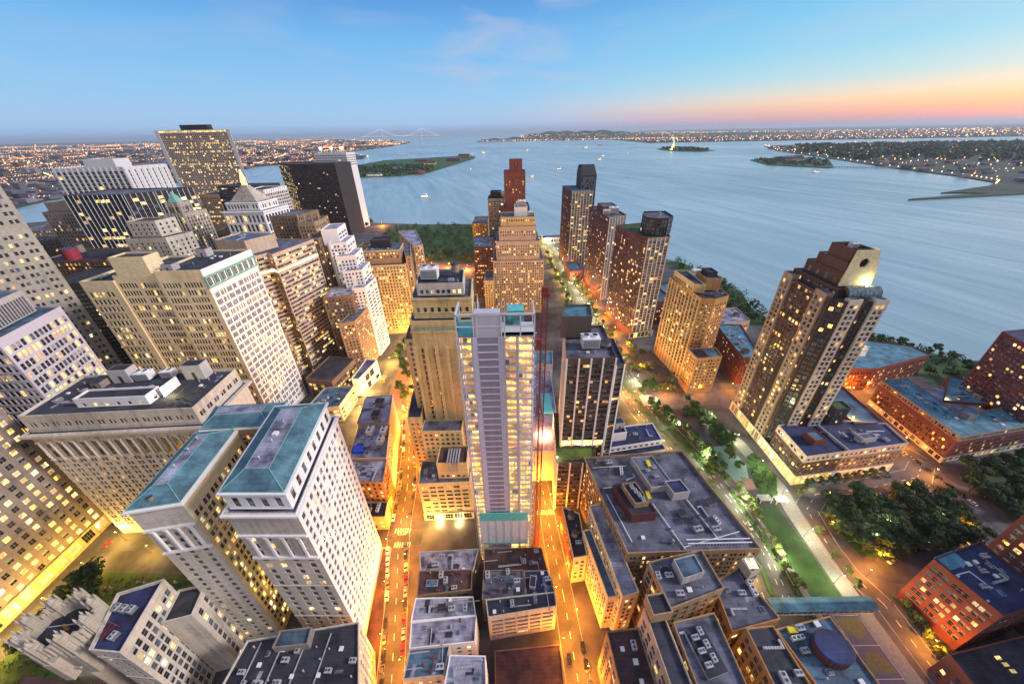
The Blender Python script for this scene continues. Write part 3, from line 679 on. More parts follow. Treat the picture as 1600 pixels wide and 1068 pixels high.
# --- the row behind: brown, white wedge, brown small ones
st = ST(fh=3.5, bay=3.1, pat=P1, h=1.7, lit=.22, base=4, litm=('lit', 'litw'), mix=(7, 2, 1))
B = building('office_building', 'brown brick office tower squeezed behind the zigzag tower, with small paired windows', 'building', [T([(-204, 352), (-188, 356), (-184, 392), (-204, 392)], 0, 118, st, 'brown', 'grey'), T([(-202, 356), (-191, 358), (-189, 372), (-202, 372)], 117, 127, st, 'brown', 'grey')])
B = building('office_building', 'mid brown office block with a blue-grey flat roof in front of the white stepped tower', 'building', [T([(-182, 318), (-157, 326), (-160, 352), (-186, 350)], 0, 80, st, 'brown', 'pale')])
clutter(B, [(-180, 320), (-160, 328), (-163, 348), (-182, 346)], 79, 4, 33)
B = building('office_building', 'narrow brown brick block stepping down beside the bright plaza', 'building', [T([(-166, 303), (-152, 308), (-150, 340), (-162, 338)], 0, 60, st, 'tan', 'grey')])
wdg = ST(fh=3.8, bay=7.5, pat=((.5, 6.6),), h=1.8, lit=.30, base=4, litm=('litw', 'lit'), mix=(6, 2, 2), rec=.6)
B = building('stepped_tower', 'white stepped tower with striped balcony-like terraces beside the plaza', 'building',
    [T([(-160, 336), (-148, 340), (-146, 368), (-166, 366)], 0, 82, [st, wdg, None, None], 'white', 'pale'), T([(-169, 345), (-151, 350), (-152, 376), (-172, 374)], 0, 97, [st, wdg, None, None], 'white', 'pale'),
     T([(-176, 352), (-158, 358), (-160, 384), (-180, 380)], 0, 110, [st, wdg, None, None], 'white', 'pale'), T([(-182, 358), (-166, 363), (-168, 390), (-186, 386)], 0, 122, [st, wdg, None, None], 'white', 'pale'), T([(-189, 364), (-174, 368), (-176, 394), (-192, 392)], 0, 134, [None, wdg, None, None], 'white', 'pale')])
# --- the yellow-lit block past the plaza
bst = ST(fh=3.8, bay=3.6, pat=P1, h=2.0, lit=.34, base=6, top=2, litm=('lit', 'lity', 'litw'), mix=(7, 2, 1))
B = building('office_building', 'wide yellow-brown office block with setbacks facing the tree-filled plaza', 'building',
    [T([(-166, 388), (-119, 393), (-122, 425), (-166, 425)], 0, 88, bst, 'gold', 'grey', par=1, cor=(.8, .6)), T([(-163, 392), (-124, 396), (-127, 424), (-163, 424)], 88, 104, bst, 'tan', 'blue', cor=(.7, .6)),
     T([(-158, 404), (-136, 406), (-138, 420), (-158, 420)], 103, 112, None, 'dark', 'tar'), T([(-118.5, 396), (-113, 398), (-126, 450), (-150, 450), (-128, 424)], 0, 96, bst, 'tan', 'grey')])
clutter(B, [(-160, 396), (-130, 398), (-132, 404), (-160, 404)], 103, 4, 36)
B = building('office_building', 'pale pinkish tower with a green strip on its roof behind the yellow-brown block', 'building', [T([(-124, 455), (-112, 458), (-140, 540), (-165, 535)], 0, 92, bst, 'pink', 'pale')])
# --- island of low roofs between the two streets
B = building('commercial_building', 'low white-roofed commercial block between the two orange streets with a pink party wall', 'building',
    [T([(-109, 163), (-84, 163), (-90, 192), (-113, 192)], 0, 32, [None, ST(lit=.2), None, None], ['pink', 'white'], 'pale', par=1), T([(-113, 192.2), (-90, 192.2), (-96, 224), (-117, 222)], 0, 36, None, ['grey', 'pink'], 'pale')])
clutter(B, [(-109, 164), (-86, 164), (-91, 190), (-112, 190)], 31, 10, 41, ('air_conditioner', 'duct', 'vent_pipe', 'skylight', 'cooling_tower')); clutter(B, [(-112, 194), (-92, 194), (-97, 222), (-115, 220)], 35, 5, 42)
m = MB(B['o']); m.prism([(-108, 168), (-101, 168), (-102, 174), (-109, 174)], 31.2, 33, 0, None, True)
part(B, m, 'blue_tarpaulin', [plain('blue_tarp', (.02, .06, .55), .5)])
B = building('commercial_building', 'orange brick walk-up with a cluttered pale roof right of the tall white wing', 'building',
    [T([(-105, 146), (-81, 145), (-84, 162.8), (-109, 162.8)], 0, 31, ST(fh=3.6, bay=3.6, pat=P1, h=2.0, lit=.25), 'orange', 'pale')])
clutter(B, [(-105, 147), (-83, 146), (-85, 162), (-108, 162)], 30, 8, 43, ('air_conditioner', 'vent_pipe', 'skylight', 'roof_hatch', 'duct'))
B = building('commercial_building', 'small dark-roofed building at the orange street corner with fan units on its roof', 'building',
    [T([(-95, 134), (-80, 134), (-81.5, 144.8), (-97, 144.8)], 0, 13, ST(fh=4, bay=4, pat=P1, h=2.2, lit=.6, litm=('lity', 'lit')), 'gold', 'tar')])
clutter(B, [(-94, 135), (-81, 135), (-82, 144), (-95, 144)], 12, 6, 44, ('air_conditioner', 'fan_row', 'vent_pipe'))
B = building('commercial_building', 'low striped shop building with lit fronts below the zigzag tower', 'building', [T([(-176, 228), (-148, 234), (-146, 262), (-172, 260)], 0, 17, ST(fh=4, bay=5, pat=((.5, 4.2),), h=2.2, lit=.6), 'pink', 'blue')])
clutter(B, [(-174, 231), (-150, 236), (-150, 258), (-170, 256)], 16, 5, 45)
B = building('shop_building', 'brightly lit white storefront block on the left side of the plaza', 'building', [T([(-150, 268), (-143, 268), (-136, 300), (-148, 302)], 0, 20, ST(fh=9, bay=8, pat=((.5, 6.6),), h=7, sill=.6, lit=.95, base=.4, top=1, litm=('litw', 'litw', 'lit')), 'white', 'grey')])
# --- empire-like gold tower with green teeth band
est = ST(fh=3.8, bay=6.4, pat=((.5, 1.4),), h=2.9, sill=.4, lit=.04, base=20, top=16, rec=.7, mix=(9, 1, 0), frame='frameD')
eb = [(-57, 171), (-18, 171), (-21, 207), (-62, 207)]
B = building('office_tower', 'slender yellow limestone tower with a zigzag frieze, standing left of the white construction tower', 'building',
    [T([(-55, 171), (-18, 171), (-21, 207), (-59, 207)], 0, 128, est, 'gold', 'grey', par=1, cor=(.5, 1.0), cord=6), T([(-61.5, 176), (-55.2, 176), (-59.2, 206), (-64, 206)], 0, 114, [ST(bay=5, lit=.04)], 'gold', 'grey'),
     T([(-53, 174), (-21, 174), (-23, 204), (-56, 204)], 128, 140, ST(fh=5, bay=4.0, pat=P1, h=2.2, lit=.12, base=3, top=3), 'gold', 'grey', cor=(.4, .6)),
     T([(-50, 177), (-25, 177), (-27, 200), (-53, 200)], 140, 147, ST(fh=4.5, bay=3, pat=P1, h=1.8, lit=.3, base=.4, top=.4), 'pale', 'tar')], trim='gold')
m = MB(B['o'])
for i in range(17):
    x = -53.5 + i * 2.05; m.poly([(x, 170.7, 122.2), (x + 1.9, 170.7, 122.2), (x + .95, 170.7, 125.4)], 0); m.poly([(x, 170.97, 122.2), (x + .95, 170.97, 125.4), (x + .95, 170.7, 125.4), (x, 170.7, 122.2)], 0)
part(B, m, 'zigzag_frieze', [mgreen])
m = MB(B['o'])
for i in range(7): x = -54.8 + i * 6.05; m.box(x - .9, x + .9, 170.1, 170.98, 18, 112, 0)
part(B, m, 'pier', [MW['gold']])
gear(B, 'cooling_tower', -44, 186, 146, 1.5); gear(B, 'water_tank', -30.5, 189, 146, 1.1); clutter(B, [(-40, 178), (-26, 178), (-27, 184), (-40, 184)], 146, 3, 51)
B = building('office_building', 'pale yellow lower annexe with punched windows at the foot of the slender limestone tower', 'building', [T([(-66, 166), (-57.2, 166), (-60, 200), (-69, 200)], 0, 64, ST(fh=3.7, bay=4.4, pat=P1, h=1.6, lit=.06), 'gold', 'tar'),
     T([(-57, 160), (-32, 160), (-32, 170.5), (-57, 170.5)], 0, 58, ST(fh=3.7, bay=3.4, pat=P1, h=1.6, lit=.06), 'gold', 'grey')])
B = building('office_building', 'square yellow block with brown ridged penthouse left of the unfinished tower', 'building',
    [T([(-58, 140), (-27, 141), (-27, 158), (-59, 158)], 0, 35, ST(fh=3.7, bay=5.2, pat=((.5, 3.6),), h=1.6, lit=.10, base=7, litm=('lit',)), 'gold', 'grey'), T([(-46, 144), (-28, 144), (-28, 157.8), (-46, 157.8)], 34.5, 48, ST(fh=9, bay=3.0, pat=P1, h=1.5, sill=1, lit=.1, base=.5, top=0), 'gold', 'rust'),
     T([(-58.4, 139.5), (-26.6, 140.4), (-26.6, 141), (-58.4, 141)], 0, 7, ST(fh=6.5, bay=6.4, pat=((.5, 5),), h=4.2, sill=.8, lit=.95, base=.2, top=0, litm=('litw', 'lity')), 'gold', 'grey', par=0)])
m = MB(B['o'])
for i in range(5): m.box(-40 + i * 1.6, -39.2 + i * 1.6, 143.7, 155, 47.2, 48.6, 0); m.box(-40 + i * 1.6, -39.2 + i * 1.6, 143.5, 143.98, 41, 48.6, 0)
part(B, m, 'flue_pipe', [mmetal]); clutter(B, [(-57, 142), (-47, 142), (-47, 156), (-57, 156)], 34, 5, 53)
# ================================================================== the construction tower in the middle
TX0, TX1, TY0, TY1, TZ = -20.5, 8.5, 114.0, 125.5, 150.0
e = empty('construction_tower', (-6, 126, 0), 'tall unfinished white tower in the centre, glowing yellow floors beside a grey panelled strip', 'tower')
B = dict(e=e, o=(-6, 126, 0), win=[], trim=MB((-6, 126, 0)), z=150, frame='frameW', sash=False, nobj=100); BLD.append(B)
occ([(TX0, TY0), (TX1, TY0), (TX1, TY1), (TX0, TY1)], 0, TZ)
core = MB(B['o']); slabs = MB(B['o']); cols = MB(B['o']); pan = MB(B['o']); lamps = MB(B['o'])
core.box(TX0 + .3, TX1 - .3, TY0 + 3.2, TY1, 0, TZ - 1, 0); core.box(-14.4, -3.6, TY0 + .35, TY0 + 3.2, 0, TZ - .5, 0)
nf = 45; fh = TZ / nf
for f in range(nf + 1):
    z = f * fh; slabs.box(TX0, TX1, TY0 - .05, TY0 + 3.2, z - .28, z, 0)
    slabs.box(TX0 - .4, TX1 + .3, TY0 - 1.05, TY0 - .95, z + .9, z + .98, 1)
for x in (TX0, -19.0, -15.2, -14.4, -3.7, -2.9, 1.6, 2.3, 7.6, 8.35): cols.box(x - .18, x + .18, TY0 - .25, TY0 + .3, 0, TZ, 0)
cols.box(-15.2, -12.9, TY0 - .12, TY0 + .3, 0, TZ, 0); cols.box(-5.2, -3.2, TY0 - .12, TY0 + .3, 0, TZ, 0)
for f in range(nf):
    z = f * fh
    if f > 12: pan.box(-12.8, -5.3, TY0 - .12, TY0 + .3, z + .3, z + fh - .55, 0); slabs.box(-12.85, -5.25, TY0 - .3, TY0 - .051, z - .3, z + .28, 0)
    hi = f > 24
    for (a, b, n) in ((-19.9, -15.5, 3), (-2.6, 1.4, 3), (2.6, 8.0, 4)):
        for i in range(n):
            w = (b - a) / n; k = random.choice(('tower', 'tower', 'lity', 'lity')) if not hi else random.choice(('tower', 'lito', 'tower', 'lito', 'lity'))
            if random.random() < .04: k = 'blind'
            yy = TY0 + (.28 if not hi else 1.6)
            B['win'].append(((a + w * (i + .5), yy, z + fh / 2 - .1), 0.0, w - .1, fh - .5, k))
core.build('core_wall', [MW['conc']], e); slabs.build('floor_slab', [wall('pale_slab_edge', (.66, .63, .74), 'plain', .12), mmetal], e); cols.build('column', [wall('pale_lilac_panel', (.60, .58, .70), 'plain', .12)], e); pan.build('facade_panel', [wall('grey_lilac_panel', (.27, .25, .34), 'plain', .25)], e)
m = MB(B['o'])                                             # scaffold ties and standards
for x in (-21.2, -17.6, -15.0, -4.4, -2.7, 1.9, 5.2, 9.2): m.box(x - .06, x + .06, TY0 - 1.1, TY0 - .98, 16, TZ, 0)
m.build('scaffold_pole', [mmetal], e)
m = MB(B['o']); m.box(-18.5, 6.4, TY0 - 1.35, TY0 - 1.15, 20, 45, 0); m.box(-18.5, 6.4, TY0 - 1.45, TY0 - 1.1, 40, 46.5, 1); m.box(-18.5, 6.4, TY0 - 1.45, TY0 - 1.1, 19, 20.2, 1)
for i in range(7): m.box(-18.5 + i * 4.13, -18.35 + i * 4.13, TY0 - 1.5, TY0 - 1.3, 20.2, 40, 2)
for i in range(12): m.box(-18.5, 6.4, TY0 - 1.42, TY0 - 1.36, 21.5 + i * 1.55, 21.58 + i * 1.55, 2)
m.build('safety_netting', [MW['steelw'], mteal, mmetal], e)
m = MB(B['o'])                                             # glass crown with open frames
m.box(TX0, TX1, TY0, TY1, TZ - .3, TZ, 0)
for x in (TX0 + .2, -14, -12.7, -3.8, -2.6, 3.2, 8.3):
    m.box(x - .25, x + .25, TY0, TY0 + .4, TZ, TZ + 9, 0)
    m.box(x - .2, x + .2, TY1 - .5, TY1 - .1, TZ, TZ + 9, 0)
m.box(TX0, TX1, TY0, TY0 + .5, TZ + 8.6, TZ + 9.3, 0); m.box(TX0, TX1, TY0 - .02, TY0 + .3, TZ + 4, TZ + 4.4, 0); m.box(TX0, TX0 + .5, TY0 + .6, TY1, TZ + 8.6, TZ + 9.2, 0); m.box(TX1 - .5, TX1, TY0 + .6, TY1, TZ + 8.6, TZ + 9.2, 0)
m.build('crown_frame', [MW['steelw']], e)
m = MB(B['o'])
m.box(-13.6, -4.2, TY0 + .1, TY0 + 4, TZ, TZ + 9.6, 0); m.box(-20.2, -14.3, TY0 + .8, TY0 + 10, TZ, TZ + 1.4, 1); m.box(-12, -5, TY0 + 5, TY1 - 1, TZ, TZ + 6.4, 1)
m.build('crown_panel', [MW['lilac'], mteal], e)
m = MB(B['o']); m.box(TX0 - .05, TX0 + .05, TY0 + .5, TY0 + 10, TZ + .2, TZ + 8.6, 0); m.box(-2.5, 3.0, TY0 + .1, TY0 + .2, TZ + 4.6, TZ + 8.4, 0); m.box(-1.5, 4.5, TY0 + 2, TY0 + 8, TZ + 5, TZ + 9.4, 1)
m.build('crown_glass', [glassm('teal_glass', (.10, .32, .34), .1), mteal], e)
m = MB(B['o'])                                             # hoist on the right edge
m.box(9.3, 9.5, TY0 + .3, TY0 + .5, 3, TZ + 6, 0); m.box(10.4, 10.6, TY0 + .3, TY0 + .5, 3, TZ + 6, 0)
for i in range(75): m.box(9.5, 10.4, TY0 + .35, TY0 + .45, 4 + i * 2, 4.12 + i * 2, 0)
for i in range(30): m.box(8.5, 9.3, TY0 + .2, TY0 + .6, 6 + i * 5, 6.2 + i * 5, 1)
m.box(9.0, 10.9, TY0 - 1.6, TY0 + .2, TZ - 4, TZ - 1, 0); m.build('construction_hoist', [mred, mwhite], e)
# crane mast
m = MB((12.5, 122, 0)); cxm, cym, hw = 12.5, 121.5, .95
for x in (-hw, hw):
    for y in (-hw, hw): m.box(cxm + x - .16, cxm + x + .16, cym + y - .16, cym + y + .16, 0, 163, 0)
for i in range(81):
    z = 2 * i; s = hw if i % 2 else -hw
    m.bar((cxm - s, cym - hw, z), (cxm + s, cym - hw, z + 2), .07, 0); m.bar((cxm - s, cym + hw, z), (cxm + s, cym + hw, z + 2), .07, 0)
    m.bar((cxm - hw, cym - s, z), (cxm - hw, cym + s, z + 2), .07, 0); m.bar((cxm - hw, cym - hw, z), (cxm + hw, cym - hw, z), .07, 0)
e = empty('tower_crane', (12.5, 122, 0), 'dark red lattice crane mast rising along the right edge of the tower under construction', 'crane')
m.build('mast', [mred], e)
m = MB((12.5, 122, 0)); m.box(11, 14, 120, 123.4, 163, 164.2, 0); m.box(11.3, 13.6, 120.5, 122.6, 164.2, 166.2, 0); m.build('slewing_platform', [mred], e)

# ================================================================== dark tower right of it (balcony bays) and its podium
bst = ST(fh=3.6, bay=6.8, pat=((.22, 1.75), (.5, 1.75), (.78, 1.75)), h=1.7, lit=.16, base=2, top=2.5, rec=.4, fin=.9, litm=('lito', 'lit'), mix=(5, 4, 4), mar=.3, frame='frame')
bsd = ST(fh=3.6, bay=3.4, pat=((.5, 2.4),), h=2.6, sill=.3, lit=.02, base=2, top=2, rec=.2, fin=.35, mix=(5, 1, 2))
B = building('apartment_tower', 'dark bronze tower with white vertical fins and rows of balconies right of the construction tower', 'building',
    [T([(29, 159), (56, 159), (57, 196), (33, 196)], 0, 110, [bst, None, None, bsd], ['bronze', 'bronze', 'bronze', 'tan'], 'grey', par=1.3), T([(56.2, 160.5), (62.5, 162), (63, 190), (57.2, 190)], 0, 104, [ST(fh=3.6, bay=6.8, pat=((.5, 5.2),), h=1.8, lit=.13, base=2, fin=.8, rec=.7, litm=('lito', 'lit'))], 'bronze', 'navy', par=1),
     T([(28.2, 181), (46, 181), (48, 197), (32.5, 197)], 110, 124, None, 'bronze', 'teal', par=1.2),
     T([(25.5, 146), (49, 146), (51, 158.8), (29, 158.8), (32.5, 190), (28.5, 190)], 0, 44, [bst, None, None, None, None, bsd], ['bronze', 'red', 'bronze', 'bronze', 'bronze', 'dark'], 'green', par=1)], trim='white')
gear(B, 'cooling_tower', 44, 172, 108.8, 1.6, 0); gear(B, 'water_tank', 53, 172, 108.8, .8, 0, (1.5, 1.5, .6)); clutter(B, [(32, 162), (55, 162), (55, 168), (32, 168)], 108.8, 4, 61)
m = MB(B['o']); m.box(29.6, 55, 158.6, 158.95, 45, 49, 0); part(B, m, 'lobby_window', [litm('lobby_light', (1, .74, .2), 3.5)])
m = MB(B['o'])
for i in range(6): m.box(31 + i * 3, 33 + i * 3, 148, 149.2, 43.1, 43.9, 0)
part(B, m, 'terrace_planter', [mwood])
# white podium building behind, lit orange (roof of a big hall)
B = building('exhibition_hall', 'pale low hall with a big smooth white roof glowing pink and orange beside the crane', 'building', [T([(11, 168), (32, 168), (34, 262), (6, 262)], 0, 30, None, 'steelw', 'pale', par=.5), T([(4, 262), (36, 262), (38, 285), (2, 285)], 0, 36, None, 'conc', 'teal')])
mh = MB(B['o']); mh.box(22, 30, 205, 228, 29.6, 31, 0); mh.box(20, 20.4, 205, 228, 29.6, 33, 0); part(B, mh, 'roof_canopy', [mteal])
# brown brick building behind the wide block
B = building('office_building', 'orange-brown loft building with a white stepped top and dark blue roof behind the wide block', 'building',
    [T([(56, 156), (100, 164), (98, 186), (55, 180)], 0, 34, [ST(fh=3.6, bay=4.6, pat=((.5, 3.4),), h=1.5, lit=.14, top=1), None, None, ST(lit=.05)], ['pale', 'orange', 'orange', 'orange'], 'navy', par=1),
     T([(57, 161), (98, 168), (97, 184), (57, 179)], 34, 38.5, ST(fh=4, bay=4, pat=((.5, 1.6),), h=1.6, sill=.8, lit=.15, base=.2, top=.2), 'white', 'navy', par=.8), T([(60, 167), (74, 169), (73, 180), (59, 178)], 38, 45, None, 'white', 'navy')])
clutter(B, [(76, 167), (96, 170), (95, 182), (75, 180)], 37.7, 6, 62, ('air_conditioner', 'vent_pipe', 'duct'))
gear(B, 'pale_bulkhead', 70, 176, 44, 1.1, 8)

# ================================================================== the wide block with the crowded roof
wls = ST(fh=3.7, bay=4.4, pat=((.3, 1.3), (.7, 1.3)), h=2.0, lit=.20, base=5, top=2, litm=('lit', 'litw'))
bw_ = [(52, 92), (115, 93), (103, 153), (42, 149)]
B = building('office_building', 'very wide tan block with a dark roof crowded with machinery, lower right', 'building',
    [T(bw_, 0, 45, [wls, None, None, wls], ['tan', 'tan', 'tan', 'tan'], 'grey', par=1.8),
     T([(46.5, 77), (54.5, 79), (47.5, 123), (40.5, 122)], 0, 38, [wls, None, None, wls], 'cream', 'pale', par=1.0), T([(41.5, 80), (46.2, 80.5), (40.3, 113), (36, 112)], 0, 31, [wls, None, None, wls], 'cream', 'blue', par=1.0)])
def pent(poly, z0, z1, wallm, roofm, nm='penthouse'):
    mb = MB(B['o']); mb.prism(poly, z0, z1, 0); I = inset(poly, .4)
    mb.poly([(*p, z1 + .02) for p in I], 1)
    for i in range(len(poly)):
        j = (i + 1) % len(poly); mb.quad((*poly[i], z1), (*poly[j], z1), (*poly[j], z1 + .7), (*poly[i], z1 + .7), 0); mb.quad((*I[j], z1), (*I[i], z1), (*I[i], z1 + .7), (*I[j], z1 + .7), 0); mb.quad((*poly[i], z1 + .7), (*poly[j], z1 + .7), (*I[j], z1 + .7), (*I[i], z1 + .7), 0)
    part(B, mb, nm, [MW[wallm], MR[roofm]])
pent([(58, 108), (71, 109), (66, 128), (53, 126)], 43.2, 49, 'dred', 'tar'); pent([(60.5, 112), (68, 113), (64.5, 125), (57, 124)], 49.2, 52.2, 'tan', 'tar')
pent([(74, 125), (87, 126.5), (82, 147), (69, 146)], 43.2, 47, 'conc', 'grey'); pent([(84, 120), (93, 121), (91, 129), (82, 128)], 43.2, 48.5, 'conc', 'navy')
for a, b in (((49, 128), (66, 130)), ((66, 130), (68, 122)), ((46, 142), (66, 143)), ((73, 118), (80, 94)), ((80, 95), (110, 102)), ((92, 120), (98, 98)), ((50, 124), (56, 98))):
    m = MB(B['o']); m.bar((*a, 43.9), (*b, 43.9), .25, 0); part(B, m, 'roof_kerb', [mwhite])
for x, y, k, s, r in ((51, 142, 'steel_frame', 1.1, 5), (62, 139, 'fan_row', .9, 80), (66, 134, 'duct', .8, 20), (56, 145, 'air_conditioner', 1.2, 5), (93, 108, 'steel_frame', .9, 12), (98, 113, 'duct', .8, 100), (102, 108, 'fan_row', .7, 100),
                      (90, 103, 'air_conditioner', 1.3, 10), (99, 103, 'air_conditioner', 1.2, 10), (85, 108, 'steel_frame', .6, 10), (62, 100, 'roof_hatch', 1, 0), (77, 104, 'skylight', 1, 8), (104, 118, 'bulkhead', .7, 10), (96, 132, 'vent_pipe', 1.4, 0), (100, 128, 'vent_pipe', 1, 0), (86, 112, 'bulkhead', .6, 98)): gear(B, k, x, y, 43.2, s, r)
for x, y in ((76, 136), (80, 138), (79, 132)): gear(B, 'air_conditioner', x, y, 47.1, .8, 15)
for i in range(4): gear(B, 'air_conditioner', 61.5 + i * 1.2, 121.5 - i * 2.4, 52.3, .8, 100)
m = MB(B['o']); m.box(77, 79, 139, 143.5, 47.1, 48.0, 0); m.box(71.5, 73.5, 121, 126, 43.3, 44, 0); part(B, m, 'yellow_hatch', [myel])
m = MB(B['o'])
for i in range(20): x = 82 + i * 1.5; m.box(x, x + .2, 95.6 + i * .02, 95.8 + i * .02, 43.2, 45.6, 0)
m.box(81.5, 112, 95.4, 95.9, 45.6, 45.8, 0); m.box(81.5, 112, 97.2, 97.7, 45.6, 45.8, 0)
part(B, m, 'roof_railing', [mwhite])
gear(B, 'vent_pipe', 75, 97, 43.2, 2.2)
# narrow dark-roofed brick building by the orange street
sst = ST(fh=3.5, bay=2.9, pat=P1, h=1.8, lit=.25, base=4, litm=('lit', 'lito'))
B = building('apartment_building', 'narrow brick building with a black roof full of ducts beside the right-hand orange street', 'building', [T([(29.5, 101), (37, 102), (37, 126), (27.5, 131)], 0, 25, sst, ['cream', 'red', 'red', 'red'], 'tar', par=1)])
clutter(B, [(30, 103), (36.5, 104), (36, 124), (29, 128)], 24, 7, 63, ('air_conditioner', 'duct', 'vent_pipe', 'water_tank', 'steel_frame'), 0, .2)
# the stepped brick and cream residence in front
rst = ST(fh=4.3, bay=4.4, pat=((.5, 2.1),), h=2.5, lit=.26, base=5, top=1.5, litm=('lit', 'lity', 'litw'), mix=(7, 1, 2))
B = building('office_building', 'light brown mid-rise with gravel roof and one grey penthouse before the very wide block', 'building',
    [T([(61, 67), (86, 74), (84, 90), (58, 85)], 0, 51, rst, 'tan', 'grey', par=1.2)])
pent([(69, 76), (79, 78.5), (78, 86), (68, 84)], 49.8, 54, 'conc', 'blue'); clutter(B, [(62, 69), (84, 75), (83, 78), (61, 73)], 49.8, 5, 64, ('air_conditioner', 'vent_pipe', 'roof_hatch')); clutter(B, [(59, 75), (67, 77), (66, 85), (59, 84)], 49.8, 5, 65, ('air_conditioner', 'vent_pipe', 'skylight'))
B = building('apartment_building', 'stepped tan brick residence with purple terraces along the right-hand orange street at the bottom', 'building',
    [T([(38, 36), (52, 36), (50, 66), (36.5, 65)], 0, 38, rst, 'tan', 'rust', par=1.2), T([(52.2, 36), (60, 36), (57, 68), (50, 67)], 0, 52, rst, 'pink', 'tar', par=1.2), T([(51, 62), (59, 63), (58, 70), (50.4, 69)], 52, 58, None, 'tan', 'tar')])
clutter(B, [(39, 40), (49, 40), (48, 64), (38, 63)], 36.8, 7, 66, ('air_conditioner', 'vent_pipe', 'steel_frame', 'roof_hatch'))
B = building('office_building', 'brick block with a long machine well sunk in its pale roof at the bottom right', 'building',
    [T([(62, 30), (79, 34), (78, 66), (60.5, 63)], 0, 50, rst, 'tan', 'grey', par=1.2)])
m = MB(B['o']); m.prism([(66, 46), (74, 48), (71, 62), (63.5, 60.5)], 48.9, 50.2, 0, 1); m.prism([(66.6, 46.8), (73.4, 48.6), (70.6, 61.3), (64.1, 60)], 50.25, 50.3, 1); part(B, m, 'machine_well', [mmetal, MR['tar']])
for i in range(6): gear(B, 'air_conditioner', 67.5 + (i % 2) * 3 - i * .3, 49.5 + i * 2, 50.3, .8, 10 + 90 * (i % 2)); 
gear(B, 'duct', 64, 57, 48.9, .8, 100)
B = building('office_building', 'orange brick range with a purplish duct-filled roof left of the oval-drum building', 'building',
    [T([(85, 62), (107, 66), (101, 86), (86.5, 80)], 0, 43, rst, 'orange', 'grey', par=1.3), T([(88.5, 25), (103, 28), (99, 61.8), (88, 61)], 0, 49, ST(fh=4.6, bay=5.6, pat=((.28, 1.7), (.72, 1.7)), h=2.7, lit=.4, litm=('lity', 'lit')), 'orange', 'tar', par=1),
     T([(101, 80), (107, 82), (106, 88), (100, 86)], 0, 50, [ST(fh=4, bay=6, pat=((.5, 5),), h=3, lit=0)], 'grey', 'grey', par=.6)])
clutter(B, [(90, 27), (101, 30), (98, 60), (89, 59)], 48, 9, 68, ('air_conditioner', 'duct', 'vent_pipe', 'skylight', 'roof_hatch'))
clutter(B, [(87, 64), (105, 68), (100, 84), (88, 79)], 41.7, 16, 67, ('air_conditioner', 'duct', 'steel_frame', 'fan_row', 'pipe_run', 'skylight'))
m = MB(B['o']); m.box(101.6, 105.4, 82, 86.4, 49.5, 49.9, 0); part(B, m, 'lit_skylight', [litm('skylight_glow', (1, .85, .4), 3.0)])
# blue roofed building with the oval tank house
B = building('parking_building', 'corner building with blue roof and a big dark oval drum beside the pedestrian bridge', 'building',
    [T([(110, 24), (129, 27), (126, 66), (101.5, 62)], 0, 45, ST(fh=4.2, bay=5.5, pat=((.3, 1.9), (.7, 1.9)), h=2.6, lit=.25, base=4, top=5, litm=('lity', 'lit')), ['orange', 'pale', 'pale', 'orange'], 'blue', par=1.0)])
m = MB(B['o']); N = 28
ov = [(117.5 + 6.4 * math.cos(6.2832 * i / N), 55 + 5.4 * math.sin(6.2832 * i / N)) for i in range(N)]
m.prism(ov, 44, 48.2, 0, 1); m.frustum(inset(ov, -.3), 48.2, inset(ov, .1), 48.8, 1, False); m.poly([(*p, 48.8) for p in inset(ov, .1)], 1)
for i in range(N): m.bar((*inset(ov, -.1)[i], 44), (*inset(ov, -.1)[i], 48.2), .1, 0)
part(B, m, 'oval_tank_house', [plain('drum_rust', (.14, .05, .045)), MR['navy']])
for x, y, k, s in ((108, 59, 'fan_row', .8), (111, 62, 'air_conditioner', 1), (108, 55, 'air_conditioner', .9), (119, 63.5, 'roof_hatch', 1.2), (122, 46, 'roof_hatch', 1), (110, 47, 'vent_pipe', 1.2), (125, 55, 'vent_pipe', 1), (113, 49, 'skylight', 1)): gear(B, k, x, y, 44, s, 7)
m = MB(B['o']); m.box(106, 109.5, 60.5, 62.5, 44.1, 45.4, 0); part(B, m, 'yellow_hatch', [myel])
m = MB(B['o'])
for i in range(14): y = 27 + i * 2.5; x = 110 - (y - 24) * .224; m.box(x - .14, x - .02, y, y + .9, 41.2, 43, 0)
part(B, m, 'parapet_ornament', [MW['gold']])

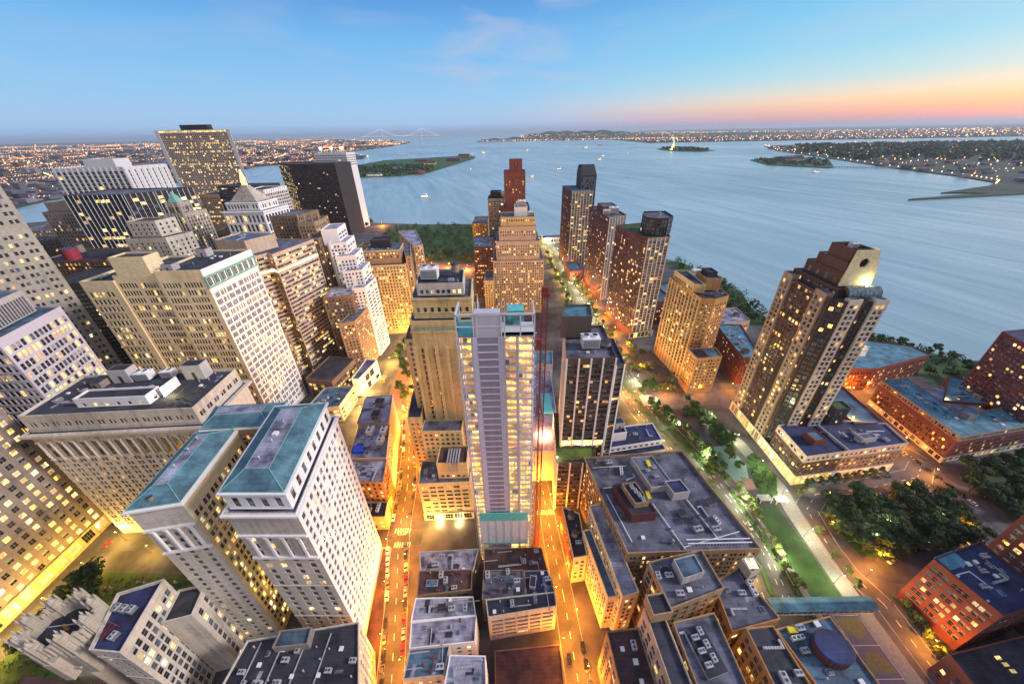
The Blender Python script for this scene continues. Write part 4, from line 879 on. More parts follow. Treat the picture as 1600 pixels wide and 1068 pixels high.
# ================================================================== low roofs bottom centre
L = [([(-51, 100), (-23, 101), (-21, 113), (-54, 112)], 14, 'pale', 'grey', 'grey gabled shed roof just below the square yellow block'), ([(-49.5, 87.5), (-22.5, 90), (-23, 99.7), (-51, 99.5)], 19, 'rust', 'brown', 'dark rusty brown roof, second row from the construction tower'),
     ([(-50, 77), (-19.5, 79), (-21.5, 87), (-50, 86.8)], 19, 'pale', 'white', 'pale lavender flat roof with a dark hatch in the middle, third in the left row'), ([(-48, 66.5), (-19, 68.5), (-19.2, 78.7), (-49.5, 76.5)], 20, 'pale', 'white', 'pale stained lavender roof, nearer half of the white pair'),
     ([(-48, 56), (-31, 57), (-30, 67.2), (-47.6, 66.2)], 21, 'blue', 'grey', 'bluish grey roof with a dark roof well at the bottom centre'), ([(-30.6, 52), (-13, 53), (-14, 63), (-29.5, 63.5)], 22, 'pale', 'white', 'bright white membrane roof at the very bottom centre'),
     ([(-17, 98), (17, 97), (14, 112), (-18, 112)], 16, 'rust', 'brown', 'dark brown roof directly below the construction tower'), ([(-17, 84), (4, 85.5), (3.5, 97.5), (-17, 97.5)], 22, 'grey', 'brown', 'tiled grey roof terrace with rust stains, below the construction tower'),
     ([(4.3, 84.5), (18.5, 86.5), (15.8, 97), (3.8, 97)], 22, 'navy', 'greyb', 'purple-blue roof with one white stair box by the right-hand street'), ([(-13.5, 76), (18.5, 80), (18.3, 86.2), (-15, 83.5)], 24, 'tar', 'pale', 'black ribbed roof above a pale banded facade with wide windows'),
     ([(-10, 48), (20, 50), (20, 72), (-11, 70)], 6, 'rust', 'brown', 'stained reddish vacant lot slab at the bottom centre right')]
for i, (poly, z, rf, wl, lab) in enumerate(L):
    stt = ST(fh=3.8, bay=6.2, pat=((.5, 5.2),), h=1.5, lit=.12, base=2, top=.8, rec=.4) if 'banded' in lab else ST(fh=4, bay=4.2, pat=P1, h=1.9, lit=.2)
    B = building('commercial_building', lab, 'building', [T(poly, 0, z, stt, wl, rf, par=.8 if z > 10 else .4)])
    if z > 10:
        clutter(B, poly, z - .8, 11, 70 + i, ('vent_pipe', 'skylight', 'roof_hatch', 'air_conditioner', 'vent_pipe', 'duct', 'chimney', 'chimney', 'low_wall', 'pipe_run'), 5, .1)
    if 'hatch in the middle' in lab: gear(B, 'bulkhead', -36, 82, z - .8, .6, 5)
    if 'stair box' in lab: gear(B, 'pale_bulkhead', 8, 91, z - .8, .7, 80, (.9, .6, .6))
    if 'ribbed' in lab:
        mb = MB(B['o'])
        for k in range(30): x = -13 + k * 1.05; mb.bar((x, 77.2 + k * .1, z - .75), (x - .2, 83 + k * .07, z - .75), .09, 0)
        part(B, mb, 'roof_seam', [MR['navy']])
    if 'gabled' in lab:
        mb = MB(B['o']); mb.frustum([(-50, 104), (-38, 104.5), (-38, 111), (-51, 110.5)], z - .8, [(-50, 107), (-38, 107.5), (-38, 107.7), (-50, 107.2)], z + 1.6, 0); part(B, mb, 'gable_roof', [MR['pale']])
    if 'second row' in lab:
        mb = MB(B['o']); mb.box(-46, -40, 92, 95, z - .7, z - .2, 0); mb.box(-45.6, -43.2, 92.4, 94.6, z - .2, z + .3, 1); mb.box(-42.8, -40.4, 92.4, 94.6, z - .2, z + .3, 1); part(B, mb, 'twin_skylight', [mmetal, GL['blue']])

# ================================================================== right side: the tower with the round hole, its podium and the brick blocks
hst = ST(fh=3.7, bay=3.6, pat=((.5, 2.1),), h=2.0, lit=.20, base=9, top=1.5, rec=.3, litm=('lit', 'lity', 'lito'), mix=(5, 2, 4), frame='frameW')
hst2 = ST(fh=3.7, bay=3.4, pat=((.5, 1.8),), h=2.0, lit=.26, base=9, top=1.5, rec=.3, litm=('lit', 'lity', 'lito'), mix=(5, 2, 4), frame='frameW')
drk = ST(fh=3.6, bay=2.6, pat=((.5, 2.1),), h=2.2, sill=.5, lit=.09, base=9, top=1, rec=.3, litm=('lity', 'lit'), mix=(7, 1, 2))
B = building('apartment_tower', 'tall brown and pale striped tower on the right with a round hole in its crown', 'building',
    [T([(192, 229), (197, 229), (197, 238), (192, 238)], 0, 128, [None, None, None, hst2], 'taupe', 'grey'),
     T([(193.2, 196.5), (198.7, 190.8), (221, 190.8), (221, 238), (193.2, 238)], 0, 125, [drk, ST(fh=3.6, bay=4, pat=P1, h=1.6, lit=.12, base=9, mix=(7, 1, 3)), None, None, hst2], ['dark', 'rbrown', 'rbrown', 'rbrown', 'rbrown'], 'grey'),
     T([(192, 199), (197, 199), (197, 208), (192, 208)], 0, 127, [None, None, None, hst2], 'taupe', 'grey'),
     T([(193.1, 208.2), (193.19, 208.2), (193.19, 214), (193.1, 214)], 0, 74, [None, None, None, drk], 'dark', 'grey', par=0),
     T([(199.5, 190), (207, 190), (207, 194), (199.5, 194)], 0, 126.5, hst, 'pale', 'grey'), T([(210.5, 190.2), (214, 190.2), (214, 192), (210.5, 192)], 0, 124, drk, 'dark', 'tar'),
     T([(214.2, 189.2), (222, 189.2), (222, 206), (214.2, 206)], 0, 126.5, [hst, None, None, None], 'pale', 'teal'),
     T([(197, 198), (219, 198), (219, 236), (196.5, 236)], 124, 130.5, [ST(fh=5, bay=2.6, pat=P1, h=2, sill=1.4, lit=.05, base=.2, top=.2)], 'rbrown', 'tar'),
     T([(199.6, 202), (217, 202), (217, 232), (199.6, 232)], 129.5, 138.5, [None, None, None, ST(fh=7, bay=7, pat=((.5, 2.6),), h=3, sill=2, lit=0, base=.5, top=.5)], 'rbrown', 'tar'), T([(200.2, 203), (215.5, 203), (215.5, 226), (200.2, 226)], 138, 145, None, 'rbrown', 'teal'), T([(200.8, 204), (213, 204), (213, 220.5), (200.8, 220.5)], 144.5, 152.5, None, 'rbrown', 'tar', par=2.2)], trim='pale')
m = MB(B['o']); N = 32                                       # wall with the round hole, widening in steps towards its foot
yb = 200.6; xc, zc, r = 207.4, 145.2, 2.7
outl = [(198.8, 131), (218.0, 131), (216.6, 141), (213.4, 152.6), (200.6, 152.6)]
def ray(a):
    c_, s_ = math.cos(a), math.sin(a); best = 99
    for (xa, za), (xb, zb_) in zip(outl, outl[1:] + outl[:1]):
        ex_, ez_ = xb - xa, zb_ - za; den = c_ * ez_ - s_ * ex_
        if abs(den) < 1e-9: continue
        t_ = ((xa - xc) * ez_ - (za - zc) * ex_) / den; u_ = ((xa - xc) * s_ - (za - zc) * c_) / den
        if t_ > 0 and -1e-6 <= u_ <= 1 + 1e-6: best = min(best, t_)
    return best
angs = sorted([6.2832 * i / N for i in range(N)] + [math.atan2(z_ - zc, x_ - xc) % 6.28318 for x_, z_ in outl]); N = len(angs)
fr_, bk_ = [], []
for yy, L2 in ((yb, fr_), (yb + 1.1, bk_)):
    for a in angs: k = ray(a); L2.append(((xc + r * math.cos(a), yy, zc + r * math.sin(a)), (xc + k * math.cos(a), yy, zc + k * math.sin(a))))
for i in range(N):
    j = (i + 1) % N
    for L2 in (fr_, bk_): m.quad(L2[i][0], L2[j][0], L2[j][1], L2[i][1], 0)
    m.quad(fr_[i][0], fr_[j][0], bk_[j][0], bk_[i][0], 0); m.quad(fr_[i][1], fr_[j][1], bk_[j][1], bk_[i][1], 0)
for (xa, xb, za, zb_) in ((214.0, 219.4, 131, 139.2), (213.2, 217.4, 139.3, 145.6), (212.2, 214.8, 145.7, 152.7)): m.box(xa, xb, yb + 1.2, yb + 5, za, zb_, 0)
part(B, m, 'crown_wall', [plain('crown_stucco', (.62, .55, .36), .8)])
m = MB(B['o']); N = 14; xa, xb = 199, 218.5; yc, zc2, rr = 196.5, 128.2, 4.4
arc = [(yc - rr * math.cos(R(-10 + 120 * i / N)), zc2 + rr * math.sin(R(-10 + 120 * i / N))) for i in range(N + 1)]
for i in range(N): m.quad((xa, *arc[i]), (xb, *arc[i]), (xb, *arc[i + 1]), (xa, *arc[i + 1]), 0)
m.poly([(xa, *p) for p in arc], 1); m.poly([(xb, *p) for p in arc], 1)
for k in range(9):
    x = xa + (xb - xa) * k / 8
    for i in range(N): m.bar((x, *arc[i]), (x, *arc[i + 1]), .12, 1)
part(B, m, 'curved_glass_roof', [glassm('curved_glass', (.10, .16, .20), .1), mdark])
m = MB(B['o']); m.cyl(213.5, 198.2, 132.6, 133.2, .4, 8, 0); part(B, m, 'crown_floodlight', [emit('crown_bulb', (1, .9, .5), 60)])
CROWNL = (B, (213.3, 197.6, 134.2))
gear(B, 'antenna', 204, 216, 150.3, .5); gear(B, 'cooling_tower', 209, 214, 150.3, .7)
psm = ST(fh=3.7, bay=3.6, pat=((.5, 1.7),), h=1.9, lit=.22, base=.3, top=.3, litm=('lit', 'lity'), mix=(6, 3, 3), frame='frameW')
ast = ST(fh=9, bay=4.7, pat=((.5, 3.0),), h=7, sill=.6, lit=2.0, base=.3, top=.5, rec=.2, rowvar=0, litm=('lity', 'litw'))
pst = ST(fh=3.7, bay=3.6, pat=((.5, 1.7),), h=1.9, lit=.14, base=9, top=4, litm=('lit', 'lity'), mix=(6, 3, 3), frame='frameW')
B = building('apartment_building', 'brick podium with dark blue courtyard roof and glowing arcade below the round-holed tower', 'building',
    [T([(192.5, 161), (222, 165), (222, 196), (193, 190)], 8, 21.8, [psm, None, None, psm], 'rbrown', 'navy', par=0), T([(222.1, 165), (269, 171), (271, 190), (222.1, 196)], 8, 21.8, [psm, psm, None, None], ['greyb', 'pale'], 'blue', par=0), T([(192.3, 160.8), (269.2, 170.8), (271.2, 190), (222.1, 196.2), (192.8, 190.2)], 21.8, 28, [ST(fh=4.6, bay=3.6, pat=((.5, 1.7),), h=1.9, lit=.25, base=.6, top=.6)] * 2 + [None, None, ST(fh=4.6, bay=3.6, pat=((.5, 1.7),), h=1.9, lit=.25, base=.6, top=.6)], 'pale', 'navy', par=1.4), T([(192.5, 161), (222, 165), (269, 171), (271, 190), (193, 190)], 0, 8, [None, None, pst, None, None], 'pale', 'navy', par=0),
     T([(248.5, 190.3), (271, 190.3), (276, 250), (250, 250)], 0, 28, [None, pst, None, None], 'red', 'blue', par=1.2), T([(229, 190), (240, 191), (240, 199), (229, 198)], 27, 42, ST(lit=.3), 'dark', 'green'),
     T([(191.9, 160.7), (192.4, 160.7), (192.4, 240), (191.9, 240)], 0, 9, [None, None, None, ast], 'cream', 'pale', par=0), T([(222.1, 164.5), (269.3, 170.5), (269.3, 171), (222.1, 165)], 0, 8, [ST(fh=7.5, bay=4.5, pat=((.5, 2.4),), h=4.6, sill=.8, lit=.9, base=.3, top=.3, rec=.2, litm=('lit', 'lito'))], 'white', 'pale', par=0), T([(192.2, 160.3), (222, 164.3), (222, 164.9), (192.3, 160.9)], 0, 9, [ast], 'cream', 'pale', par=0)], trim='pale')
pent([(204, 171), (213, 172), (212, 180), (203, 179)], 26.8, 31, 'red', 'blue'); pent([(238, 172), (249, 173.5), (248, 178), (237, 177)], 26.8, 30.5, 'conc', 'grey')
clutter(B, [(212, 167), (266, 173), (266, 188), (214, 186)], 26.7, 12, 81, ('air_conditioner', 'duct', 'skylight', 'vent_pipe', 'pipe_run'))
gear(B, 'low_wall', 222, 180, 26.7, 3.0, 96)
# brick slab with teal roof (right), courtyard shape
tst = ST(fh=4.1, bay=4.8, pat=((.3, 1.5), (.72, 1.5)), h=2.1, lit=.22, base=.3, top=.2, litm=('lit', 'lity'), mix=(7, 2, 3), ledge=6)
B = building('apartment_building', 'long dark brick block with a teal roof wrapping a lit terrace, right edge', 'building',
    [T([(313, 177), (396, 191), (394, 209), (336, 199), (342, 246), (317, 243)], 5, 21.5, [tst, None, None, None, None, tst], ['dred', 'dred', 'red', 'red', 'dred', 'dred'], 'teal', par=0), T([(312.7, 176.6), (396.4, 190.6), (394, 209), (336, 199), (342, 246), (316.7, 243)], 21.5, 26, [ST(fh=3.6, bay=4.8, pat=((.3, 1.5), (.72, 1.5)), h=1.9, lit=.15, base=.3, top=.3), None, None, None, None, ST(fh=3.6, bay=4.8, pat=((.3, 1.5), (.72, 1.5)), h=1.9, lit=.15, base=.3, top=.3)], ['greyb', 'dred', 'dred', 'dred', 'dred', 'greyb'], 'teal', par=1), T([(312.7, 176.6), (396.4, 190.6), (394, 209), (336, 199), (342, 246), (316.7, 243)], 0, 5, [ST(fh=4.6, bay=4.8, pat=((.5, 2.6),), h=3, sill=.8, lit=.5, base=.2, top=.2, litm=('lit', 'lito')), None, None, None, None, ST(fh=4.6, bay=4.8, pat=((.5, 2.6),), h=3, sill=.8, lit=.5, base=.2, top=.2, litm=('lit', 'lito'))], 'pale', 'teal', par=0), T([(336.2, 199.2), (370, 205), (368, 240), (342.2, 236)], 0, 21, [None], 'orange', 'pale', par=.5)], trim='pale')
pent([(336, 194), (344, 195), (343, 200), (335, 199)], 25, 29, 'greyb', 'teal'); clutter(B, [(318, 182), (334, 184), (338, 240), (320, 240)], 25, 8, 82, ('vent_pipe', 'roof_hatch', 'vent_pipe', 'air_conditioner')); clutter(B, [(345, 185), (390, 192), (388, 204), (345, 197)], 25, 8, 83, ('vent_pipe', 'roof_hatch', 'vent_pipe', 'air_conditioner', 'pipe_run'))
B = building('apartment_building', 'waterside red brick block with stepped white skylights on its roof behind the round-holed tower', 'building',
    [T([(302, 264), (330, 262), (402, 284), (400, 300), (318, 330), (296, 312)], 0, 24, [tst, tst, None, None, None, tst], ['red', 'red'], 'teal', par=1)])
m = MB(B['o'])
for i in range(5): m.prism([(308 + i * 3, 282 + i * 2), (340 + i * 2, 284 + i * 2), (338 + i * 2, 304), (310 + i * 3, 302)], 23 + i * 1.1, 24.1 + i * 1.1, 0, None)
part(B, m, 'stepped_skylight', [MW['white']])
m = MB(B['o'])
for i in range(5):
    for k in range(6): m.box(311 + i * 3 + k * 4.5, 314 + i * 3 + k * 4.5, 283.5 + i * 2, 284 + i * 2, 24.2 + i * 1.1, 24.6 + i * 1.1, 0)
part(B, m, 'skylight_pane', [GL['lity']], 'stuff')
B = building('apartment_building', 'small red brick block with a teal roof beside the purple-red tower at the right', 'building', [T([(347, 219), (382, 213), (402, 240), (386, 252)], 0, 23, [tst, None, None, tst], 'red', 'teal')])
clutter(B, [(356, 222), (380, 217), (390, 236), (380, 242)], 22, 5, 84)
B = building('apartment_tower', 'tall purple-red brick tower cut by the right edge above the waterside blocks', 'building', [T([(372, 190), (430, 198), (430, 246), (384, 240)], 0, 74, [ST(fh=3.5, bay=3.6, pat=((.5, 1.8),), h=1.7, lit=.2, litm=('lit', 'lito')), None, None, ST(fh=3.5, bay=3.6, pat=((.5, 1.8),), h=1.7, lit=.2)], 'dred', 'navy')])
# bottom right brick blocks
q1 = ST(fh=4.6, bay=7.4, pat=((.22, 1.7), (.5, 1.7), (.78, 1.7)), h=2.1, lit=.2, base=5, top=1.5, litm=('lit', 'litw'), mix=(5, 3, 3), frame='frameW')
B = building('apartment_building', 'red brick block with white trim and a deep blue sunken roof, lower right', 'building',
    [T([(206, 68.5), (236, 74), (232, 100), (200.5, 92)], 0, 35, [q1, None, None, q1], ['dred', 'dred', 'red', 'red'], 'navy', par=1.2)], trim='white')
m = MB(B['o']); m.prism([(203.5, 87), (215, 89.5), (214, 96), (202.3, 93)], 33.8, 34.6, 0); part(B, m, 'roof_deck', [MR['teal']])
m = MB(B['o']); m.bar((204, 85, 34.2), (212, 86.5, 34.2), .25, 0); m.bar((212, 86.5, 34.2), (214, 80, 34.2), .25, 0); part(B, m, 'white_duct', [mwhite]); clutter(B, [(209, 72), (233, 76), (230, 97), (206, 92)], 33.8, 8, 88, ('air_conditioner', 'vent_pipe', 'skylight', 'pipe_run', 'roof_hatch')); gear(B, 'duct', 221, 82, 33.8, 1, 10); gear(B, 'vent_pipe', 213, 79, 33.8, 1.3); gear(B, 'duct', 226, 86, 33.8, .7, 100); gear(B, 'vent_pipe', 218, 88, 33.8, 1)
m = MB(B['o'])
for y in (74, 84): m.box(202.6 + (92 - y) * .2 - .4, 203.2 + (92 - y) * .2 - .2, y, y + .6, 12, 35, 0)
part(B, m, 'white_pilaster', [mwhite])
B = building('apartment_tower', 'tall wine-red brick tower with a grid of white-framed windows at the lower right edge', 'building',
    [T([(247, 40), (300, 50), (292, 112), (243, 102)], 0, 70, [None, None, None, ST(fh=4.2, bay=4.4, pat=((.5, 2.0),), h=2.0, lit=.12, base=4, litm=('lito', 'lit'), mix=(4, 4, 4), frame='frameW')], 'dred', 'navy', par=1)])
B = building('low_building', 'low dark-roofed brick building with three small yellow skylights in the bottom right corner', 'building',
    [T([(186, 48), (240, 56), (240, 70), (207, 65), (187, 62)], 0, 17, [ST(fh=4, bay=4, lit=.3)], 'red', 'tar', par=1)])
m = MB(B['o'])
for i in range(3): m.box(206 + i * .5, 208 + i * .5, 60 - i * 2.2, 61.2 - i * 2.2, 16.1, 16.5, 0)
part(B, m, 'lit_skylight', [GL['lity']])
m = MB(B['o'])
for i in range(14): m.bar((188 + i * .2, 50 + i * .9, 16.3), (199 + i * .2, 51 + i * .9, 16.3), .1, 0)
part(B, m, 'roof_seam', [MR['rust']])

e = empty('entrance_canopy', (203, 157.6, 0), 'dark green entrance canopy glowing underneath at the corner of the brick podium', 'canopy'); m = MB((203, 157.6, 0))
m.frustum([(199, 155), (207, 156), (206.6, 160), (198.6, 159)], 3.6, [(200, 157), (206, 157.8), (205.9, 158.4), (199.9, 157.6)], 5.2, 0); m.build('awning', [plain('awning_green', (.04, .08, .05))], e)
m = MB((203, 157.6, 0))
for x, y in ((199.3, 155.3), (206.6, 156.3)): m.cyl(x, y, 0, 3.6, .12, 8, 0)
m.build('post', [mdark], e); m = MB((203, 157.6, 0)); m.box(200, 206, 156.6, 158, 3.4, 3.5, 0); m.build('canopy_lights', [emit('bulb_y', (1, .78, .25), 25)], e)
# ================================================================== middle distance
gst_ = ST(fh=3.5, bay=3.3, pat=P1, h=1.7, lit=.20, base=6, top=2, litm=('lit', 'lito'), mix=(6, 2, 3))
B = building('apartment_tower', 'golden-brown brick tower with pale vertical window strips, middle right behind the road', 'building',
    [T([(165, 283), (176, 280), (192, 288), (192, 335), (158, 335)], 0, 88, [gst_, gst_, None, None, ST(fh=3.5, bay=5.2, pat=((.5, 3.6),), h=2.5, lit=.10, base=14, fin=1.2, mix=(6, 2, 4))], ['orange', 'orange', 'orange', 'orange', 'orange'], 'tar', par=1.2),
     T([(163, 296), (172, 293), (172, 332), (160, 332)], 88, 96, [gst_, None, None, ST(fh=4, bay=4, pat=((.5, 2.6),), h=2.2, lit=.1, base=.3, top=.3)], 'gold', 'tar'), T([(176, 300), (189, 300), (189, 322), (176, 322)], 88, 99, None, 'orange', 'blue'), T([(178, 306), (187, 306), (187, 318), (178, 318)], 98, 103, None, 'dark', 'tar')], trim='gold')
clutter(B, [(178, 284), (190, 290), (190, 300), (178, 300)], 87, 3, 90)
B = building('apartment_building', 'small golden brick block with a dark ribbed roof at the foot of the golden-brown tower', 'building',
    [T([(163, 261), (187, 264), (189, 279), (162, 279)], 0, 40, gst_, 'orange', 'blue', par=1)])
m = MB(B['o'])
for i in range(5): m.box(166 + i * 2, 167 + i * 2, 264, 277, 39.2, 40, 0)
part(B, m, 'roof_rib', [MR['rust']])
B = building('apartment_building', 'grey low block with a pale flat roof behind the golden-brown tower', 'building', [T([(222, 343), (268, 353), (272, 388), (226, 384)], 0, 28, gst_, 'pink', 'pale')])
clutter(B, [(226, 346), (266, 355), (268, 384), (230, 380)], 27, 6, 91)
B = building('apartment_building', 'dark red apartment bar with a blue-grey roof right behind the golden-brown tower', 'building', [T([(215, 275), (232, 275), (250, 340), (224, 343)], 0, 30, gst_, 'dred', 'teal')])
clutter(B, [(218, 278), (230, 278), (244, 336), (228, 338)], 29, 6, 92)
B = building('apartment_building', 'red brick low-rise with a blue roof left of the golden-brown tower, near the terraced pavilion', 'building', [T([(205, 395), (250, 405), (250, 470), (200, 460)], 0, 30, gst_, 'red', 'teal')])
B = building('apartment_building', 'pale blue-roofed low building behind the foot of the curved-glass tower', 'building', [T([(180, 400), (200, 404), (198, 440), (178, 436)], 0, 32, gst_, 'dred', 'blue')])
e = empty('museum_pavilion', (285, 520, 0), 'white stepped hexagonal pavilion by the water behind the golden-brown tower', 'museum')
m = MB((285, 520, 0))
for i in range(6): rr = 26 - i * 3.6; hx = [(285 + rr * math.cos(R(60 * k + 30)), 520 + rr * math.sin(R(60 * k + 30))) for k in range(6)]; m.prism(hx, 8 + i * 3.6, 10.6 + i * 3.6, 0)
m.prism([(285 + 28 * math.cos(R(60 * k + 30)), 520 + 28 * math.sin(R(60 * k + 30))) for k in range(6)], 0, 8, 0); m.build('stepped_roof', [MW['steelw']], e)
# three towers by the river
ts = ST(fh=3.4, bay=3.4, pat=((.5, 1.9),), h=1.6, lit=.14, base=6, top=2, litm=('lit', 'litw', 'lito'), mix=(5, 1, 5))
tb = ST(fh=3.4, bay=5.0, pat=((.5, 4.0),), h=1.9, lit=.16, base=6, top=2, litm=('lit', 'litw'), mix=(4, 3, 6), fin=.8)
gls = ST(fh=4, bay=3, pat=((.5, 2.9),), h=2.6, sill=.7, lit=.03, base=.4, top=.6, mix=(4, 0, 6), sash=False)
B = building('apartment_tower', 'dark brick tower with curved glass crown, right-hand one of the three river towers', 'building',
    [T([(126, 430), (132, 396), (142, 368), (168, 374), (176, 420), (160, 440)], 0, 118, [ST(fh=3.4, bay=3.6, pat=((.5, 2.6),), h=2.1, lit=.16, base=9, mix=(6, 1, 4), litm=('lit', 'litw')), ST(fh=3.4, bay=3.6, pat=((.5, 2.6),), h=2.1, lit=.16, base=9, mix=(6, 1, 4), litm=('lit', 'litw')), tb, None, None, None], ['dred', 'dred', 'mauve', 'dred'], 'green'),
     T([(143, 385), (152, 377), (164, 377), (172, 386), (174, 414), (150, 414), (144, 400)], 118, 136, gls, 'dark', 'grey', par=1.6), T([(139, 365), (169, 371.5), (170, 373), (140, 367)], 0, 8, [ST(fh=8, bay=5, pat=((.5, 4),), h=6, lit=1, base=.2, top=0, litm=('lity',))], 'gold', 'grey', par=0)])
clutter(B, [(150, 384), (166, 384), (168, 408), (152, 408)], 134.4, 5, 93)
B = building('apartment_tower', 'brick tower with cooling plant on its roof, middle one of the three river towers', 'building',
    [T([(121, 560), (123, 520), (129, 476), (156, 492), (152, 560)], 0, 117, [ts, ts, tb, None, None], ['dred', 'dred', 'mauve', 'dred'], 'grey', par=2.0), T([(129, 515), (150, 520), (149, 545), (128, 545)], 115, 124, None, 'red', 'blue')])
gear(B, 'cooling_tower', 143, 510, 115, 2.0); gear(B, 'cooling_tower', 132, 505, 115, 1.4)
B = building('apartment_tower', 'slim brick tower with slanted glass top, left-hand one of the three river towers', 'building',
    [T([(96, 690), (98, 650), (102, 618), (138, 624), (142, 690)], 0, 130, [ts, ts, tb, None, None], ['dred', 'dred', 'mauve', 'dred'], 'blue'), T([(119, 640), (146, 646), (152, 700), (122, 700)], 0, 151, [gls, None, None, None], 'dark', 'tar')])
m = MB(B['o']); m.frustum([(119, 640), (146, 646), (152, 700), (122, 700)], 151, [(128, 690), (150, 692), (152, 700), (124, 700)], 163, 0); part(B, m, 'slanted_crown', [MW['dark']])
B = building('low_building', 'red brick podium at the foot of the left-hand river tower', 'building', [T([(98, 560), (119, 565), (119, 612), (96, 612)], 0, 16, gst_, 'red', 'blue')])
# --- stepped limestone tower with many lit windows, and the tall red brick one behind
dst = ST(fh=3.5, bay=2.9, pat=((.5, 1.25),), h=1.9, lit=.26, base=5, top=2, litm=('lit', 'litw', 'lity'), mix=(4, 1, 5), frame='frameW')
B = building('apartment_tower', 'stepped pinkish limestone tower full of small lit windows, in the centre behind the construction tower', 'building',
    [T([(-22, 441), (43, 441), (43, 500), (-22, 500)], 0, 74, dst, 'pink', 'grey', par=.8), T([(-17.5, 443), (37, 443), (37, 495), (-17.5, 495)], 74, 98, dst, 'pink', 'grey', par=.8), T([(-13.5, 445), (32.5, 445), (32.5, 490), (-13.5, 490)], 98, 115, dst, 'pink', 'grey', par=.8),
     T([(-11, 447), (31, 447), (31, 480), (-11, 480)], 115, 126, dst, 'gold', 'grey'), T([(6, 455), (22, 455), (22, 475), (6, 475)], 125, 136, None, 'white', 'grey')])
gear(B, 'cooling_tower', 15, 462, 135.2, 1.6); gear(B, 'cooling_tower', 26, 460, 125, 1.0)
rd = ST(fh=3.5, bay=4.5, pat=((.5, 1.1),), h=1.6, lit=.14, base=70, top=3, litm=('lit', 'lito'))
B = building('office_tower', 'tall plain dark red brick tower shaft rising behind the stepped limestone tower', 'tower',
    [T([(-7, 560), (24, 560), (24, 590), (-7, 590)], 0, 166, [rd, None, None, None], 'red', 'tar'), T([(1, 561), (19.5, 561), (19.5, 580), (1, 580)], 166, 181, ST(fh=12, bay=4.5, pat=((.5, .9),), h=9, lit=0, base=1, top=1), 'red', 'tar', par=2),
     T([(-14, 556), (30, 556), (30, 600), (-14, 600)], 0, 118, [rd, None, None, None], 'dred', 'tar')])
B = building('office_tower', 'brown brick tower with dark roof plant left of the tall dark red shaft', 'tower', [T([(-32, 562), (-8, 562), (-8, 600), (-32, 600)], 0, 130, ST(fh=3.5, bay=3.6, pat=((.5, 2.2),), h=1.8, lit=.10), 'greyb', 'tar'), T([(-28, 568), (-12, 568), (-12, 590), (-28, 590)], 130, 138, None, 'dark', 'tar')])
gear(B, 'antenna', -20, 575, 137, 1); gear(B, 'cooling_tower', -12, 572, 130, 1.6)
B = building('office_building', 'orange-lit brown block with a cream top left of the stepped limestone tower', 'building', [T([(-60, 585), (-36, 585), (-36, 640), (-60, 640)], 0, 90, [ST(fh=3.5, bay=4, pat=((.5, 1.6),), h=1.7, lit=.3, litm=('lito', 'lit')), None, None, None], 'orange', 'grey')])
B = building('office_building', 'dark brick block with blue roof and orange-lit side left of the stepped limestone tower', 'building', [T([(-52, 500), (-24, 500), (-24, 560), (-56, 560)], 0, 76, [ST(fh=3.5, bay=6, pat=((.3, 2.5), (.75, 2.0)), h=1.6, lit=.4, litm=('lito', 'lit')), None, None, gst_], 'dred', 'blue')])
clutter(B, [(-50, 504), (-26, 504), (-26, 556), (-52, 556)], 75, 6, 95)
B = building('office_building', 'small cream block with terraces directly left of the foot of the stepped limestone tower', 'building', [T([(-34, 430), (-22.5, 430), (-22.5, 470), (-34, 470)], 0, 52, dst, 'gold', 'grey')])

# ================================================================== left middle distance
B = building('office_tower', 'white and black vertically striped tower against the far shore at the left', 'tower',
    [T([(-516, 450), (-440, 455), (-428, 500), (-516, 500)], 0, 188, [ST(fh=4, bay=6.2, pat=((.5, 4.2),), h=3.4, sill=.3, lit=.10, base=4, top=3, rec=.8, fin=1.6, mix=(9, 0, 0), litm=('litw', 'lit'), sash=False), ST(fh=4, bay=6.2, pat=((.5, 1),), h=3.4, sill=.3, lit=.0, fin=1.8, mix=(9, 0, 0)), None, None], 'steelw', 'grey', par=1), T([(-485, 458), (-452, 460), (-452, 480), (-485, 480)], 187, 196, None, 'steelw', 'grey')], trim='steelw')
B = building('office_tower', 'black glass tower with thin white mullions in front of the white and black striped one', 'tower',
    [T([(-442, 380), (-384, 382), (-368, 400), (-350, 430), (-442, 430)], 0, 168, [ST(fh=4, bay=4.6, pat=((.5, 4.2),), h=3.0, sill=.6, lit=.18, base=4, top=2, fin=.45, mix=(9, 0, 1), litm=('lity', 'lit', 'litw'), sash=False)] * 3 + [None, None], 'dark', 'grey')], trim='steelw')
B = building('office_building', 'dark old masonry block with a colonnaded top at the far left of the skyline', 'building', [T([(-512, 412), (-472, 412), (-468, 450), (-512, 450)], 0, 148, ST(fh=3.7, bay=3.6, pat=P1, h=2, lit=.14, litm=('lito', 'lit')), 'greyb', 'tar'), T([(-508, 416), (-480, 416), (-480, 440), (-508, 440)], 148, 157, None, 'greyb', 'tar')])
B = building('office_building', 'low dark brick block with orange-lit windows in front of the dark old masonry block', 'building', [T([(-445, 330), (-380, 330), (-375, 372), (-445, 372)], 0, 118, ST(fh=3.7, bay=4.0, pat=P1, h=2, lit=.35, litm=('lito', 'lit')), 'brown', 'tar')])
gear(B, 'water_tank', -415, 345, 117, 1.8)
m = MB(B['o']); m.cyl(-418, 338, 117, 127, 6, 18, 0); m.cyl(-418, 338, 127, 127.6, 6.1, 18, 1); part(B, m, 'round_red_tank', [plain('red_tank', (.32, .03, .06)), MR['grey']])
